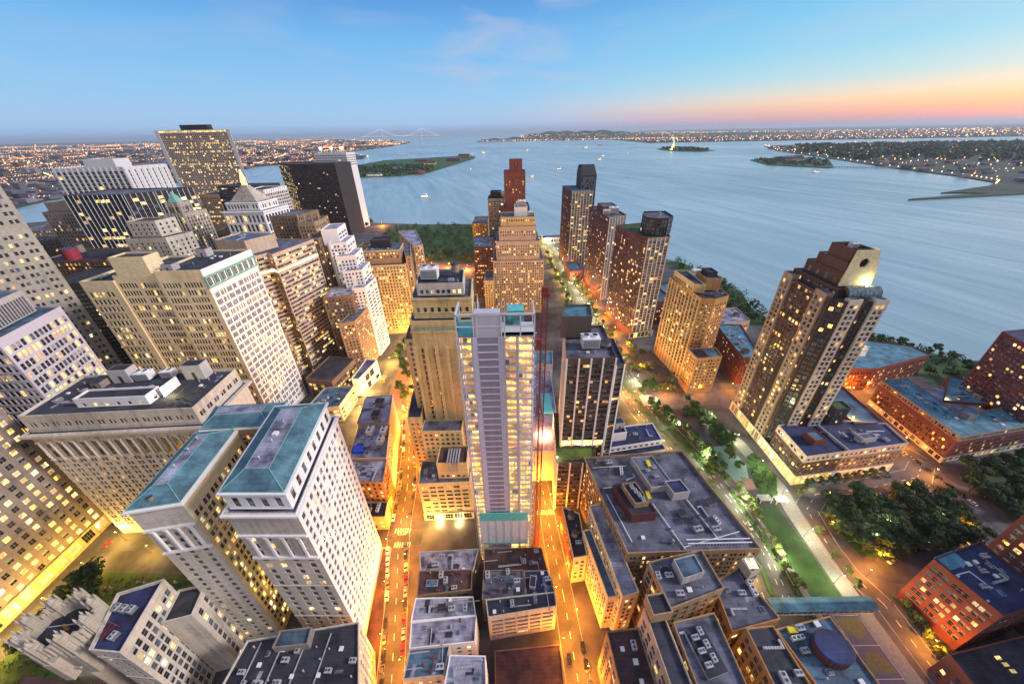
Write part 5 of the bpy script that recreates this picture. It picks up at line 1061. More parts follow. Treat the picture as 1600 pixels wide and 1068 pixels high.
B = building('office_building', 'dark grey louvred office block beside the far-left tower, only its striped side showing', 'building', [T([(-392, 280), (-345, 290), (-335, 330), (-392, 330)], 0, 112, ST(fh=3.8, bay=3, pat=((.5, 2.7),), h=1.5, lit=.06), 'dark', 'tar')])
B = building('office_building', 'cream setback block edged with red roof lights behind the cream end wall', 'building',
    [T([(-347, 326), (-312, 328), (-304, 350), (-347, 350)], 0, 138, ST(fh=3.7, bay=4.6, pat=P1, h=1.9, lit=.1), 'pale', 'tar'), T([(-342, 330), (-317, 331), (-312, 348), (-342, 348)], 138, 152, ST(fh=3.7, bay=4.6, pat=P1, h=1.9, lit=.1), 'pale', 'rust')])
B = building('gothic_tower', 'grey gothic spire-topped tower against the water left of the wide gridded slab', 'tower',
    [T([(-372, 400), (-350, 402), (-342, 425), (-372, 425)], 0, 146, ST(fh=3.7, bay=3.4, pat=((.5, 1.2),), h=2.4, lit=.22, fin=.7, litm=('lit', 'litw')), 'grey', 'grey'), T([(-369, 403), (-354, 404), (-352, 420), (-369, 420)], 146, 156, ST(fh=5, bay=3, pat=((.5, 1.2),), h=3), 'grey', 'copper')])
for x, y in ((-371, 401), (-364, 401.5), (-357, 402), (-351, 403), (-347, 413)): m = MB(B['o']); m.cyl(x, y, 145, 152, .9, 6, 0); m.cyl(x, y, 152, 158, 1.0, 6, 0, .1); part(B, m, 'pinnacle', [MW['grey']])
m = MB(B['o'])
m.frustum([(-366, 406), (-356, 407), (-356, 417), (-366, 417)], 156, [(-361.3, 411), (-360.7, 411), (-360.7, 412), (-361.3, 412)], 166, 1); part(B, m, 'spire', [MW['grey'], mgreen])
grd = ST(fh=5.2, bay=5.4, pat=((.5, 3.0),), h=2.7, sill=.8, lit=.34, base=12, top=5, rec=.6, litm=('lit', 'litw', 'lity'), mix=(8, 1, 1), rowvar=1, frame='frameW', sash=False)
B = building('office_tower', 'huge wide slab with pale window grid and lit top row, highest on the skyline', 'tower',
    [T([(-974, 1150), (-770, 1150), (-788, 1172), (-974, 1190)], 0, 233, [grd, ST(fh=4.4, bay=8, pat=((.5, 1),), h=2, lit=0, fin=2.5), None, None], ['pink', 'steelw'], 'grey', par=2), T([(-905, 1155), (-828, 1155), (-828, 1172), (-905, 1172)], 232, 246, None, 'dark', 'tar')], trim='steelw')
m = MB(B['o']); m.box(-976, -768, 1149.2, 1150, 227, 233.6, 0); m.box(-976, -966, 1149, 1150, 0, 227, 0); m.box(-778, -768, 1149, 1150, 0, 227, 0); part(B, m, 'pale_edge_band', [MW['steelw']])
m = MB(B['o'])
for i in range(30): m.box(-964 + i * 6.2, -959 + i * 6.2, 1149.0, 1149.15, 228.2, 232, 0)
part(B, m, 'crown_window', [GL['lity']], )
B = building('office_block', 'mid-rise with a yellow-lit window grid in front of the foot of the huge wide slab', 'building', [T([(-566, 700), (-531, 700), (-515, 740), (-566, 740)], 0, 126, ST(fh=4, bay=5, pat=((.5, 3),), h=2.2, lit=.40), 'tan', 'tar')])
B = building('office_block', 'black glass block half hidden behind the white pyramid-topped tower', 'building', [T([(-526, 700), (-450, 700), (-436, 740), (-526, 740)], 0, 139, ST(fh=4, bay=5, pat=((.5, 4.6),), h=1.6, lit=.05, sash=False), 'dark', 'tar')])
B = building('office_building', 'white office block with black vertical window slots behind the white pyramid-topped tower', 'building', [T([(-330, 480), (-306, 480), (-298, 520), (-330, 520)], 0, 158, ST(fh=4, bay=4, pat=((.5, 2),), h=3, lit=.05, fin=.8), 'white', 'tar')])
B = building('pyramid_tower', 'white stepped tower topped by a stone pyramid with an orange-lit cap', 'tower',
    [T([(-291, 380), (-250, 380), (-243, 415), (-291, 415)], 0, 150, ST(fh=9, bay=4.4, pat=((.5, 2.2),), h=7, sill=1, lit=.1, base=30, top=2, rec=.8, litm=('lit',)), 'white', 'pale', cor=(.9, .8)), T([(-287, 383), (-254, 383), (-250, 410), (-287, 410)], 150, 158, ST(fh=5, bay=3, pat=P1, h=3), 'white', 'pale', cor=(.6, .5))], trim='white')
m = MB(B['o'])
for i in range(9): k = 1.0 - i * .105; m.prism([(-269 - 13 * k, 396 - 11 * k), (-269 + 13 * k, 396 - 11 * k), (-269 + 13 * k, 396 + 11 * k), (-269 - 13 * k, 396 + 11 * k)], 158 + i * 1.8, 159.8 + i * 1.8, 0)
part(B, m, 'pyramid_roof', [MW['pale']])
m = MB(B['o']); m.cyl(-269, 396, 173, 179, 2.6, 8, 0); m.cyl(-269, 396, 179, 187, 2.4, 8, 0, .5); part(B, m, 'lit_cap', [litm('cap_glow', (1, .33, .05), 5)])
B = building('office_building', 'brown gothic block with a small turret between the pyramid-topped tower and the zigzag tower', 'building',
    [T([(-252, 385), (-220, 385), (-214, 420), (-252, 420)], 0, 144, ST(fh=3.7, bay=3.2, pat=P1, h=1.9, lit=.08), 'brown', 'grey'), T([(-219.5, 380), (-203, 383), (-200, 405), (-219.5, 405)], 0, 138, ST(fh=3.7, bay=3.2, pat=P1, h=1.9, lit=.2), 'tan', 'grey')])
for x, y in ((-218, 382), (-212, 383), (-205, 384), (-203, 394)): m = MB(B['o']); m.cyl(x, y, 137, 144, 1.0, 6, 0); m.cyl(x, y, 144, 147, 1.1, 6, 0, .1); part(B, m, 'pinnacle', [MW['tan']])
for i, (x, y, w, d, z, wl, rf) in enumerate(((-345, 440, 30, 30, 98, 'pale', 'blue'), (-310, 400, 18, 24, 118, 'grey', 'teal'), (-232, 282, 24, 8, 60, 'tan', 'blue'), (-420, 520, 40, 30, 100, 'tan', 'blue'), (-330, 560, 40, 36, 105, 'brown', 'grey'), (-640, 620, 60, 50, 96, 'grey', 'blue'), (-700, 800, 70, 50, 80, 'brown', 'grey'), (-560, 860, 50, 40, 90, 'tan', 'blue'), (-820, 960, 80, 50, 70, 'grey', 'grey'), (-480, 960, 40, 36, 50, 'pale', 'grey'), (-620, 400, 60, 60, 110, 'brown', 'tar'), (-800, 600, 80, 60, 90, 'greyb', 'grey'), (-240, 430, 30, 40, 96, 'pink', 'grey'), (-212, 470, 30, 40, 80, 'tan', 'grey'), (-330, 300, 40, 20, 96, 'orange', 'tar'), (-300, 290, 26, 24, 92, 'orange', 'tar'), (-900, 300, 120, 100, 80, 'brown', 'tar'), (-700, 240, 100, 80, 120, 'greyb', 'tar'))):
    labs = ('pale block with a blue roof', 'grey block with a teal roof', 'tan block with a blue roof', 'tan mid-rise with blue roof plant', 'brown mid-rise with a grey roof', 'grey mid-rise with a blue roof', 'wide brown block', 'tan waterfront mid-rise', 'wide grey waterfront block', 'small pale block', 'brown tower block', 'grey-brown wide block', 'pinkish block', 'tan block with a grey roof', 'orange-lit block', 'smaller orange-lit block', 'very wide brown block', 'grey brick slab')
    where = ('left of the pyramid-topped tower', 'just behind the cream building roof', 'wedged behind the white many-windowed side', 'behind the gothic spire tower', 'behind the white block with black slots', 'behind the black glass tower', 'near the foot of the huge wide slab', 'near the black harbour tower', 'beside the foot of the huge wide slab', 'left of the black harbour tower foot', 'at the far left middle', 'at the far left edge by the river', 'behind the brown gothic block', 'between the brown gothic block and the park', 'left of the cream end wall, lower of two', 'left of the cream end wall, right-hand one', 'by the river at the extreme left', 'behind the beige tower at the extreme left')
    B = building('office_building', labs[i] + ' ' + where[i], 'building', [T(Rc(x, y, w, d, 3), 0, z, [ST(fh=3.8, bay=4.2, pat=((.5, 1.8),), h=1.9, lit=.28), ST(fh=3.8, bay=4.2, pat=((.5, 1.8),), h=1.9, lit=.28), None, None], wl, rf), T(Rc(x + w * .3, y + d * .3, w * .4, d * .4, 3), z - 1, z + 6, None, wl, 'tar')])
    clutter(B, Rc(x, y, w, d, 3), z - 1, 4, 200 + i, ('air_conditioner', 'duct', 'bulkhead'))
# black harbour tower with the white slab behind it
nst = ST(fh=3.6, bay=3.8, pat=((.5, 2.4),), h=1.8, lit=.05, base=6, top=12, mix=(9, 0, 1), litm=('lit', 'lity'), sash=False, frame='frameD')
B = building('office_tower', 'black harbour-front tower with a yellow-lit left side', 'tower', [T([(-497, 900), (-393, 900), (-380, 960), (-470, 960), (-560, 970)], 0, 160, [nst, None, None, None, ST(fh=3.6, bay=4, pat=((.5, 3.2),), h=2, lit=.55, litm=('lity', 'litw'), sash=False)], 'dark', 'tar')])
B = building('office_tower', 'white slab tower with a floodlit top rising behind the black harbour-front tower', 'tower', [T([(-470, 975), (-392, 975), (-384, 1010), (-470, 1010)], 0, 178, ST(fh=5, bay=8, pat=((.5, 7),), h=1.6, lit=.1, base=150, sash=False), 'steelw', 'grey')])
m = MB(B['o'])
for x in (-455, -430, -405): m.cyl(x, 985, 178, 186, 1.2, 8, 0); m.cyl(x, 985, 186, 190, 3.2, 10, 1)
part(B, m, 'roof_floodlight', [mwhite, emit('flood_bulb', (.85, 1, .55), 5)])
B = building('pier_building', 'long low lit pier shed by the park edge beyond the stepped limestone tower', 'pier', [T([(72, 790), (150, 800), (150, 822), (72, 812)], 0, 12, ST(fh=9, bay=6, pat=((.5, 4.5),), h=5, lit=.9, base=1, top=1, litm=('litw', 'lity')), 'pale', 'blue')])

# ================================================================== ground, water, islands
def area(name, pts, z, mat, label=None, thick=3.0):
    m = MB(); m.prism(pts, z - thick, z, 0); return m.build(name, mat, None, 'structure')
# water
SANG = 72
mw, t, b = newmat('water'); p = pos(t)
q0 = nd(t, 'ShaderNodeMapping'); q0.inputs['Rotation'].default_value = (0, 0, R(SANG)); t.links.new(p, q0.inputs[0]); q = nd(t, 'ShaderNodeMapping'); q.inputs['Scale'].default_value = (.0011, .011, 1); t.links.new(q0.outputs[0], q.inputs[0])
n1 = nd(t, 'ShaderNodeTexNoise'); n1.inputs['Scale'].default_value = 1; n1.inputs['Detail'].default_value = 8; n1.inputs['Roughness'].default_value = .6; n1.inputs['Distortion'].default_value = 2.2; t.links.new(q.outputs[0], n1.inputs[0])
n2 = noise(t, p, .0009, 5)
k = mth(t, 'ADD', mth(t, 'MULTIPLY', n1.outputs[0], .5), mth(t, 'MULTIPLY', n2, .5))
t.links.new(ramp(t, k, [(.32, (.16, .30, .34)), (.5, (.30, .44, .475)), (.68, (.46, .59, .615))]), b.inputs['Base Color'])
t.links.new(ramp(t, k, [(.35, (.34, .34, .34)), (.65, (.2, .2, .2))]), b.inputs['Roughness'])
b.inputs['IOR'].default_value = 1.33
bp = nd(t, 'ShaderNodeBump'); bp.inputs['Strength'].default_value = .25; bp.inputs['Distance'].default_value = 6; t.links.new(n1.outputs[0], bp.inputs['Height']); t.links.new(bp.outputs[0], b.inputs['Normal'])
m = MB()
rings = [0, 400, 1200, 3000, 8000, 20000, 50000, 95000]; NS = 48
for i in range(len(rings) - 1):
    for j in range(NS):
        a0, a1 = 6.28319 * j / NS, 6.28319 * (j + 1) / NS; r0, r1 = rings[i], rings[i + 1]
        P4 = [(r0 * math.cos(a0), r0 * math.sin(a0), 0), (r1 * math.cos(a0), r1 * math.sin(a0), 0), (r1 * math.cos(a1), r1 * math.sin(a1), 0), (r0 * math.cos(a1), r0 * math.sin(a1), 0)]
        m.poly(P4[1:] if r0 == 0 and False else (P4 if r0 else P4[:3]), 0)
m.build('water', mw, None, 'structure')
pave = rooft('pavement', (.085, .08, .085), (.045, .042, .048), .05); asph = rooft('asphalt', (.075, .075, .083), (.045, .045, .053), .06); grassm = rooft('grass', (.030, .085, .014), (.015, .045, .01), .05)
brickp = plain('brick_paving', (.26, .14, .11), .8); pathm = plain('light_path', (.24, .24, .23), .8); farg = rooft('far_ground', (.028, .052, .03), (.015, .03, .02), .004)
land = [(-2600, -1200), (900, -1200), (700, 0), (560, 260), (539, 300), (470, 308), (440, 345), (405, 400), (345, 392), (326, 430), (350, 500), (340, 560), (320, 640), (200, 770), (150, 812), (90, 830), (0, 950), (-110, 1000), (-230, 1005), (-362, 1035), (-500, 1060), (-760, 1230), (-1000, 1300), (-1250, 1270), (-1700, 1000), (-2600, 300)]
G0 = 0.6
def shift(pts): return pts
m = MB(); m.poly([(x, y, 0.0) for x, y in land]); m2 = MB(); m2.prism(land, -4, -.0, 0)
# ground sits a little above the water: lower the water instead
bpy.data.objects['water'].location.z = -3.0
m2.build('ground', pave, None, 'structure')
def ribbon(name, pts, w, z, mat):
    m = MB(); L_ = []; 
    for i, p_ in enumerate(pts):
        a = Vector(pts[max(0, i - 1)][:2]); c = Vector(pts[min(len(pts) - 1, i + 1)][:2]); d_ = (c - a).normalized(); n_ = Vector((-d_.y, d_.x)); ww = p_[2] if len(p_) > 2 else w
        L_.append((Vector(p_[:2]) + n_ * ww / 2, Vector(p_[:2]) - n_ * ww / 2))
    for i in range(len(L_) - 1): m.quad((*L_[i][1], z), (*L_[i + 1][1], z), (*L_[i + 1][0], z), (*L_[i][0], z))
    return m.build(name, mat, None, 'structure')
S1 = [(-57, 30, 11), (-58, 61, 11), (-66, 100, 12), (-73, 130, 13), (-76, 165, 13), (-83, 200, 11), (-94, 246, 11), (-100, 262, 12)]
S2 = [(28, 30, 11), (27, 60, 11), (25, 95, 10), (22, 125, 10), (19, 165, 8), (18, 168, 8)]
WL = [(140, 20, 30), (138, 60, 30), (136, 91, 28), (140, 116, 24), (139, 150, 24), (128, 196, 26), (116, 241, 26), (110, 289, 24), (101, 382, 24), (94, 478, 22), (88, 619, 22), (88, 741, 20), (70, 830, 18)]
ribbon('west_road', WL, 26, .012, asph)
ribbon('street', S1, 11, .016, asph); ribbon('street', S2, 11, .016, asph)
ribbon('street', [(-260, 128, 10), (-150, 131, 9), (-95, 129.5, 9), (-58, 129, 10)], 9, .008, asph)
ribbon('street', [(8, 139, 10), (20, 137, 10), (33, 135, 10)], 10, .008, asph)
ribbon('broadway', [(-258, 20, 15), (-257, 90, 15), (-250, 140, 13), (-255, 178, 8)], 14, .010, asph)
ribbon('broadway', [(-118, 222, 12), (-128, 240, 14), (-136, 262, 14), (-130, 300, 14), (-122, 345, 14), (-112, 400, 16), (-100, 470, 20), (-92, 560, 24), (-90, 640, 30)], 14, .020, asph)
ribbon('plaza', [(-105, 240, 26), (-108, 300, 26), (-104, 380, 28)], 24, .006, brickp)
ribbon('cross_street', [(-50, 600, 22), (-100, 620, 30), (-180, 640, 20), (-260, 690, 12)], 20, .024, asph)
ribbon('street', [(112, 250, 14), (150, 254, 14), (182, 258, 12), (215, 262, 10), (300, 262, 10)], 14, .024, asph)
ribbon('street', [(182, 252, 10), (205, 265, 10), (212, 300, 10), (222, 345, 9)], 10, .028, asph)
LOOP = [(188, 20, 10), (190, 62, 10), (191, 88, 10), (186, 104, 10), (186, 120, 11), (190, 142, 12), (204, 153, 12), (240, 156, 14), (285, 165, 14), (302, 178, 12), (292, 205, 10), (284, 262, 10)]
ribbon('street', LOOP, 11, .012, asph); ribbon('street', [(191, 104, 10), (212, 103, 12), (250, 112, 13), (296, 122, 14)], 12, .016, asph); ribbon('street', [(290, 166, 12), (305, 140, 12), (300, 110, 12)], 12, .020, asph)
ribbon('promenade', [(176, 20, 9), (177, 85, 9), (178, 110, 9), (180, 140, 10), (183, 158, 10), (178, 200, 9), (162, 240, 8)], 9, .020, pathm)
ribbon('bike_path', [(152, 20, 3), (154, 90, 3.5), (155, 120, 3.5), (158, 160, 3.5), (149, 200, 3.5), (136, 242, 3)], 3, .024, pathm)
m = MB(); m.poly([(x, y, .03) for x, y in [(157, 91), (172, 91), (172.5, 120), (172, 146), (156, 143), (156.5, 118)]]); m.build('lawn', grassm, None, 'structure')
for pts in ([(166, 152), (176, 150), (187, 168), (184, 190), (176, 186), (170, 170)], [(158, 206), (170, 190), (176, 205), (176, 222), (166, 226)], [(150, 235), (160, 228), (174, 228), (172, 242), (154, 246)], [(147, 60), (151, 60), (153, 115), (150, 160), (147, 160), (149, 115)], [(140, 170), (147, 170), (140, 200), (126, 240), (122, 240), (130, 205)]):
    m = MB(); m.poly([(x, y, .034) for x, y in pts]); m.build('lawn', grassm, None, 'structure')
m = MB(); m.poly([(x, y, .03) for x, y in [(200, 112), (214, 110), (280, 121), (282, 128), (272, 152), (240, 148), (205, 146), (196, 132)]]); m.build('park_ground', grassm, None, 'structure')
m = MB(); m.poly([(x, y, .03) for x, y in [(312, 132), (380, 140), (380, 180), (316, 166)]]); m.build('park_ground', grassm, None, 'structure')
m = MB(); m.poly([(x, y, .03) for x, y in [(-250, 52), (-160, 70), (-160, 108), (-246, 112)]]); m.build('churchyard_grass', grassm, None, 'structure')
m = MB(); m.poly([(x, y, .03) for x, y in [(405, 256), (548, 262), (538, 299), (470, 307), (440, 344), (404, 398), (345, 391), (327, 430), (350, 500), (340, 560), (320, 640), (290, 650), (300, 540), (278, 440), (285, 395), (395, 385), (405, 330)]]); m.build('park_ground', grassm, None, 'structure')
m = MB(); m.poly([(x, y, .03) for x, y in [(-100, 662), (-260, 700), (-330, 990), (-230, 1000), (-110, 995), (0, 945), (70, 830), (66, 650), (0, 660)]]); m.build('park_ground', grassm, None, 'structure')
m = MB(); m.poly([(x, y, .036) for x, y in [(156, 166), (165, 163), (172, 180), (166, 198), (156, 196), (150, 182)]]); m.build('playground', plain('play_teal', (.20, .36, .34)), None, 'structure')
m = MB(); m.poly([(x, y, .04) for x, y in [(160, 157), (167, 158), (168, 166), (161, 168)]]); m.build('playground', brickp, None, 'structure')
# ball court with its painted lines
m = MB(); m.poly([(x, y, .03) for x, y in [(160, 34), (174, 34), (174, 84), (160, 84)]]); m.build('ball_court', plain('court_violet', (.13, .10, .14), .7, 0, .1), None, 'structure')
m = MB()
def ellipse(cx1, cy1, rx, ry, z, a0=0, a1=360, n=20): return [(cx1 + rx * math.cos(R(a0 + (a1 - a0) * i / n)), cy1 + ry * math.sin(R(a0 + (a1 - a0) * i / n)), z) for i in range(n + 1)]
for yy in (34, 59):
    m.poly(ellipse(167, yy + 2, 6, 8, .036, 0, 180), 0); m.poly(ellipse(167, yy + 23, 6, 8, .036, 180, 360), 0)
m.build('court_marking', [plain('court_olive', (.17, .14, .06))], None, 'structure')
m = MB()
for yy in (34.4, 58.8, 83.4, 46.5, 71): m.box(160.5, 173.5, yy, yy + .18, .040, .046)
for xx in (160.4, 173.4): m.box(xx, xx + .18, 34, 84, .040, .046)
m.build('court_line', [mwhite], None, 'structure')
# road markings
m = MB()
def dash(pts, z, w=.16, ln=3, gap=5, off=0.0, solid=False):
    for i in range(len(pts) - 1):
        a = Vector(pts[i][:2]); c = Vector(pts[i + 1][:2]); L_ = (c - a).length; d_ = (c - a).normalized(); n_ = Vector((-d_.y, d_.x)); s = 0
        while s < L_:
            e_ = L_ if solid else min(s + ln, L_); p_ = a + d_ * s + n_ * off; q_ = a + d_ * e_ + n_ * off
            m.quad((*(p_ - n_ * w), z), (*(q_ - n_ * w), z), (*(q_ + n_ * w), z), (*(p_ + n_ * w), z)); s = e_ + gap if not solid else L_
for o_ in (-8, -5, 5, 8): dash(WL, .03, .16, 3, 5, o_)
dash(S1, .03); dash(S2, .03); dash(LOOP, .03)
for yc, xc_ in ((133, -71), (124, -69)):
    for k in range(7): m.quad((xc_ - 5 + k * 1.5, yc - 1.6, .031), (xc_ - 4.2 + k * 1.5, yc - 1.6, .031), (xc_ - 4.2 + k * 1.5, yc + 1.6, .031), (xc_ - 5 + k * 1.5, yc + 1.6, .031))
for k in range(8): m.quad((14 + k * 1.5, 142, .031), (14.8 + k * 1.5, 142, .031), (14.8 + k * 1.5, 145, .031), (14 + k * 1.5, 145, .031))
for k in range(9): m.quad((118, 246 + k * 1.7, .031), (130, 246 + k * 1.7, .031), (130, 246.7 + k * 1.7, .031), (118, 246.7 + k * 1.7, .031))
for k in range(4): m.quad((262 + k * 5, 110, .031), (262.5 + k * 5, 110, .031), (265 + k * 5, 122, .031), (264.5 + k * 5, 122, .031))
m.build('road_marking', [plain('road_paint', (.65, .65, .6), .6)], None, 'structure')
def letters(txt, x, y, z, size, rz, mat, name='road_lettering'):
    c = bpy.data.curves.new(name, 'FONT'); c.body = txt; c.size = size; c.extrude = .002
    o = bpy.data.objects.new(name, c); COL.objects.link(o); bpy.context.view_layer.update()
    me = bpy.data.meshes.new_from_object(o.evaluated_get(bpy.context.evaluated_depsgraph_get())); bpy.data.objects.remove(o)
    me.materials.clear(); me.materials.append(mat); o2 = bpy.data.objects.new(name, me); COL.objects.link(o2); o2.location = (x, y, z); o2.rotation_euler.z = R(rz); o2['kind'] = 'structure'; return o2
letters('STOP', 252, 111, .04, 4.2, 8, MATS['road_paint'])
m = MB()
for k in range(5): yy = 181 + k * 3.2; m.quad((293, yy, .044), (297.5, yy + 1.2, .044), (297.5, yy + 1.7, .044), (293, yy + .5, .044))
m.quad((292.6, 180.5, .046), (293.1, 180.5, .046), (293.1, 196, .046), (292.6, 196, .046)); m.quad((297.2, 182, .046), (297.7, 182, .046), (297.7, 197, .046), (297.2, 197, .046))
m.build('yellow_marking', [plain('yellow_road_paint', (.6, .45, .03), .6)], None, 'structure')
m = MB(); m.poly([(x, y, .038) for x, y in [(233, 118.5), (237, 119), (246, 136), (243, 150), (239, 150), (241, 137)]]); m.poly([(x, y, .042) for x, y in [(206, 126), (240, 134), (240, 137), (206, 129)]]); m.build('park_path', pathm, None, 'structure')
# kerbs (real steps) along the two orange streets and the western road
m = MB()
def kerb(pts, off, z=.13, w=.3):
    for i in range(len(pts) - 1):
        a = Vector(pts[i][:2]); c = Vector(pts[i + 1][:2]); d_ = (c - a).normalized(); n_ = Vector((-d_.y, d_.x)); wa = pts[i][2] / 2 + off; wb = pts[i + 1][2] / 2 + off
        for s in (1, -1):
            A = a + n_ * wa * s; Bq = c + n_ * wb * s; A2 = a + n_ * (wa + w) * s; B2 = c + n_ * (wb + w) * s
            m.prism([tuple(A), tuple(Bq), tuple(B2), tuple(A2)], .002, z, 0)
for pts in (S1, S2, WL, LOOP): kerb(pts, 0)
m.build('kerb', [plain('kerb_stone', (.34, .33, .32))], None, 'structure')
# median of the western road
m = MB()
for i in range(2, len(WL) - 1):
    a, c = WL[i], WL[i + 1]; m.prism([(a[0] - 1.2, a[1] + 2), (a[0] + 1.2, a[1] + 2), (c[0] + 1.2, c[1] - 4), (c[0] - 1.2, c[1] - 4)], .01, .2, 0)
m.build('median_strip', grassm, None, 'structure')
# sunken rail cut beside the left street
m = MB(); m.prism([(-73.5, 60), (-64.5, 60), (-75.5, 122), (-80.5, 122)], .004, .02, 0); m.build('sunken_way', MR['rust'], None, 'structure')
e = empty('retaining_wall', (-70, 90, 0), 'low wall with railing round the sunken brown strip beside the left orange street', 'wall'); m = MB((-70, 90, 0))
for a, b_ in (((-64.5, 60), (-75.5, 122)), ((-73.5, 60), (-80.5, 122)), ((-75.5, 122), (-80.5, 122))): m.bar((*a, .6), (*b_, .6), .35, 0); m.bar((*a, 1.5), (*b_, 1.5), .06, 1)
m.build('coping', [MW['conc'], mdark], e)
# pedestrian bridge with the teal roof
e = empty('pedestrian_bridge', (152, 87, 0), 'covered pedestrian bridge with a pale teal roof crossing the road at the lower right', 'bridge'); m = MB((152, 87, 0))
m.box(126, 178, 81.6, 87.6, 9.4, 9.8, 0); m.frustum([(126, 81.4), (178, 81.4), (178, 87.8), (126, 87.8)], 9.8, [(126, 84), (178, 84), (178, 85), (126, 85)], 10.8, 0); m.build('roof', [MR['teal']], e)
m = MB((152, 87, 0)); m.box(126, 178, 82, 87.2, 4.8, 5.3, 0)
for i in range(18): m.box(126 + i * 3, 126.2 + i * 3, 82, 82.2, 5.3, 9.4, 0); m.box(126 + i * 3, 126.2 + i * 3, 87, 87.2, 5.3, 9.4, 0)
for x in (132, 146, 160, 174): m.box(x - .4, x + .4, 83.5, 85.5, 0, 4.8, 0)
m.build('deck', [MW['conc']], e)
m = MB((152, 87, 0)); m.box(126, 178, 82.02, 82.08, 6, 9.2, 0); m.build('side_glazing', [GL['blue']], e)
# pergola and canopy
for i, (x, y, lab) in enumerate(((176, 148, 'white slatted pergola, nearer of two north of the big lawn'), (166, 149, 'white slatted pergola, left of two north of the big lawn'))):
    e = empty('pergola', (x, y, 0), lab, 'pergola'); m = MB((x, y, 0))
    for a in (-3.5, 3.5):
        for c in (-2, 2): m.box(x + a - .15, x + a + .15, y + c - .15, y + c + .15, 0, 3, 0)
    for k in range(12): m.box(x - 4 + k * .7, x - 3.8 + k * .7, y - 2.4, y + 2.4, 3, 3.2, 0)
    m.build('slat_roof', [mwhite], e)
# ================================================================== street lamps
LK = {}
LAMPK = dict(o=.72, y=1.0, w=1.1, r=1.5)
LCOL = dict(o=(1, .31, .018), y=(1, .56, .10), w=(.95, .92, .55), r=(1, .30, .07))
def lamp_meshes(kind):
    if kind in LK: return LK[kind]
    col = dict(o=(1, .50, .09), y=(1, .78, .25), w=(.95, .97, .62), r=(1, .42, .12))[kind]
    m = MB(); m.cyl(0, 0, 0, .5, .22, 8, 0); m.cyl(0, 0, .5, 8.2, .10, 8, 0, .07); m.bar((0, 0, 8.1), (1.5, 0, 8.7), .06, 0); pole = m.mesh('pole', [mdark])
    m = MB(); m.box(1.1, 2.1, -.2, .2, 8.62, 8.85, 0); head = m.mesh('lamp_head', [mdark])
    m = MB(); m.cyl(1.65, 0, 8.38, 8.6, .30, 8, 0); bulb = m.mesh('bulb', [emit('bulb_' + kind, col, 60)])
    LK[kind] = (pole, head, bulb, col); return LK[kind]
LDATA = {}
def lamp(x, y, kind, power, label, group, rz=0):
    pole, head, bulb, col = lamp_meshes(kind); e = empty('street_lamp', (x, y, 0), label, 'street lamp', group, R(rz))
    for nm, me in (('pole', pole), ('lamp_head', head), ('bulb', bulb)):
        o = bpy.data.objects.new(nm, me); COL.objects.link(o); o.parent = e
    key = (kind, power)
    if key not in LDATA:
        ld = bpy.data.lights.new('lamp_light', 'POINT'); ld.energy = power * LAMPK[kind]; ld.color = LCOL[kind]; ld.shadow_soft_size = .5; LDATA[key] = ld
    o = bpy.data.objects.new('lamp_light', LDATA[key]); COL.objects.link(o); o.parent = e; o.location = (1.65, 0, 7.9)
ORD = ['nearest', 'second', 'third', 'fourth', 'fifth', 'sixth', 'seventh', 'eighth', 'ninth', 'tenth', 'eleventh', 'twelfth', 'thirteenth', 'fourteenth', 'fifteenth', 'sixteenth', 'seventeenth', 'eighteenth', 'nineteenth', 'twentieth', 'twenty-first', 'twenty-second', 'twenty-third', 'twenty-fourth', 'twenty-fifth', 'twenty-sixth', 'twenty-seventh', 'twenty-eighth', 'twenty-ninth', 'thirtieth']
ORD = [ORD[0]] + [w + '-nearest' for w in ORD[1:]]
def lamps_along(pts, side, step, kind, power, where, off=.8, start=0):
    c = 0; carry = start
    for i in range(len(pts) - 1):
        a = Vector(pts[i][:2]); b_ = Vector(pts[i + 1][:2]); L_ = (b_ - a).length; d_ = (b_ - a).normalized(); n_ = Vector((-d_.y, d_.x)) * side; s = carry
        while s < L_:
            f = s / L_; w_ = (pts[i][2] * (1 - f) + pts[i + 1][2] * f) / 2 + off; p_ = a + d_ * s + n_ * w_
            ang = math.degrees(math.atan2(-n_.y, -n_.x)); lamp(p_.x, p_.y, kind, power, f'{ORD[min(c, 29)]} lit lamp post {where}', 'street lamps', ang); c += 1; s += step
        carry = s - L_
PO = 26000
lamps_along(S1, 1, 24, 'o', PO, 'on the left kerb of the left orange street'); lamps_along(S1, -1, 24, 'o', PO, 'on the right kerb of the left orange street', .8, 12)
lamps_along(S2, 1, 22, 'o', PO, 'on the left kerb of the right orange street'); lamps_along(S2, -1, 22, 'o', PO, 'on the right kerb of the right orange street', .8, 11)
lamps_along([(-118, 222, 12), (-128, 240, 14), (-136, 262, 14), (-130, 300, 14), (-122, 345, 14), (-112, 400, 16), (-100, 470, 20), (-92, 560, 24)], 1, 26, 'y', 50000, 'on the left side of the bright avenue by the plaza')
lamps_along([(-105, 240, 26), (-108, 300, 26), (-104, 380, 28)], -1, 24, 'o', 80000, 'along the right side of the plaza')
lamps_along([(-250, 640, 12), (-180, 640, 20), (-100, 620, 30), (-50, 600, 22)], 1, 34, 'r', 90000, 'on the cross street before the waterfront park')
lamps_along([(-259, 60, 14), (-257, 90, 15), (-250, 140, 13)], -1, 18, 'y', 22000, 'on the bright street at the far lower left')
lamps_along(WL[2:], 1, 34, 'y', 24000, 'on the left side of the western road', .8, 8); lamps_along(WL[2:], -1, 34, 'w', 20000, 'on the right side of the western road', .8, 22)
lamps_along(LOOP[1:], -1, 30, 'o', 26000, 'on the outer side of the park loop road', .8, 8)
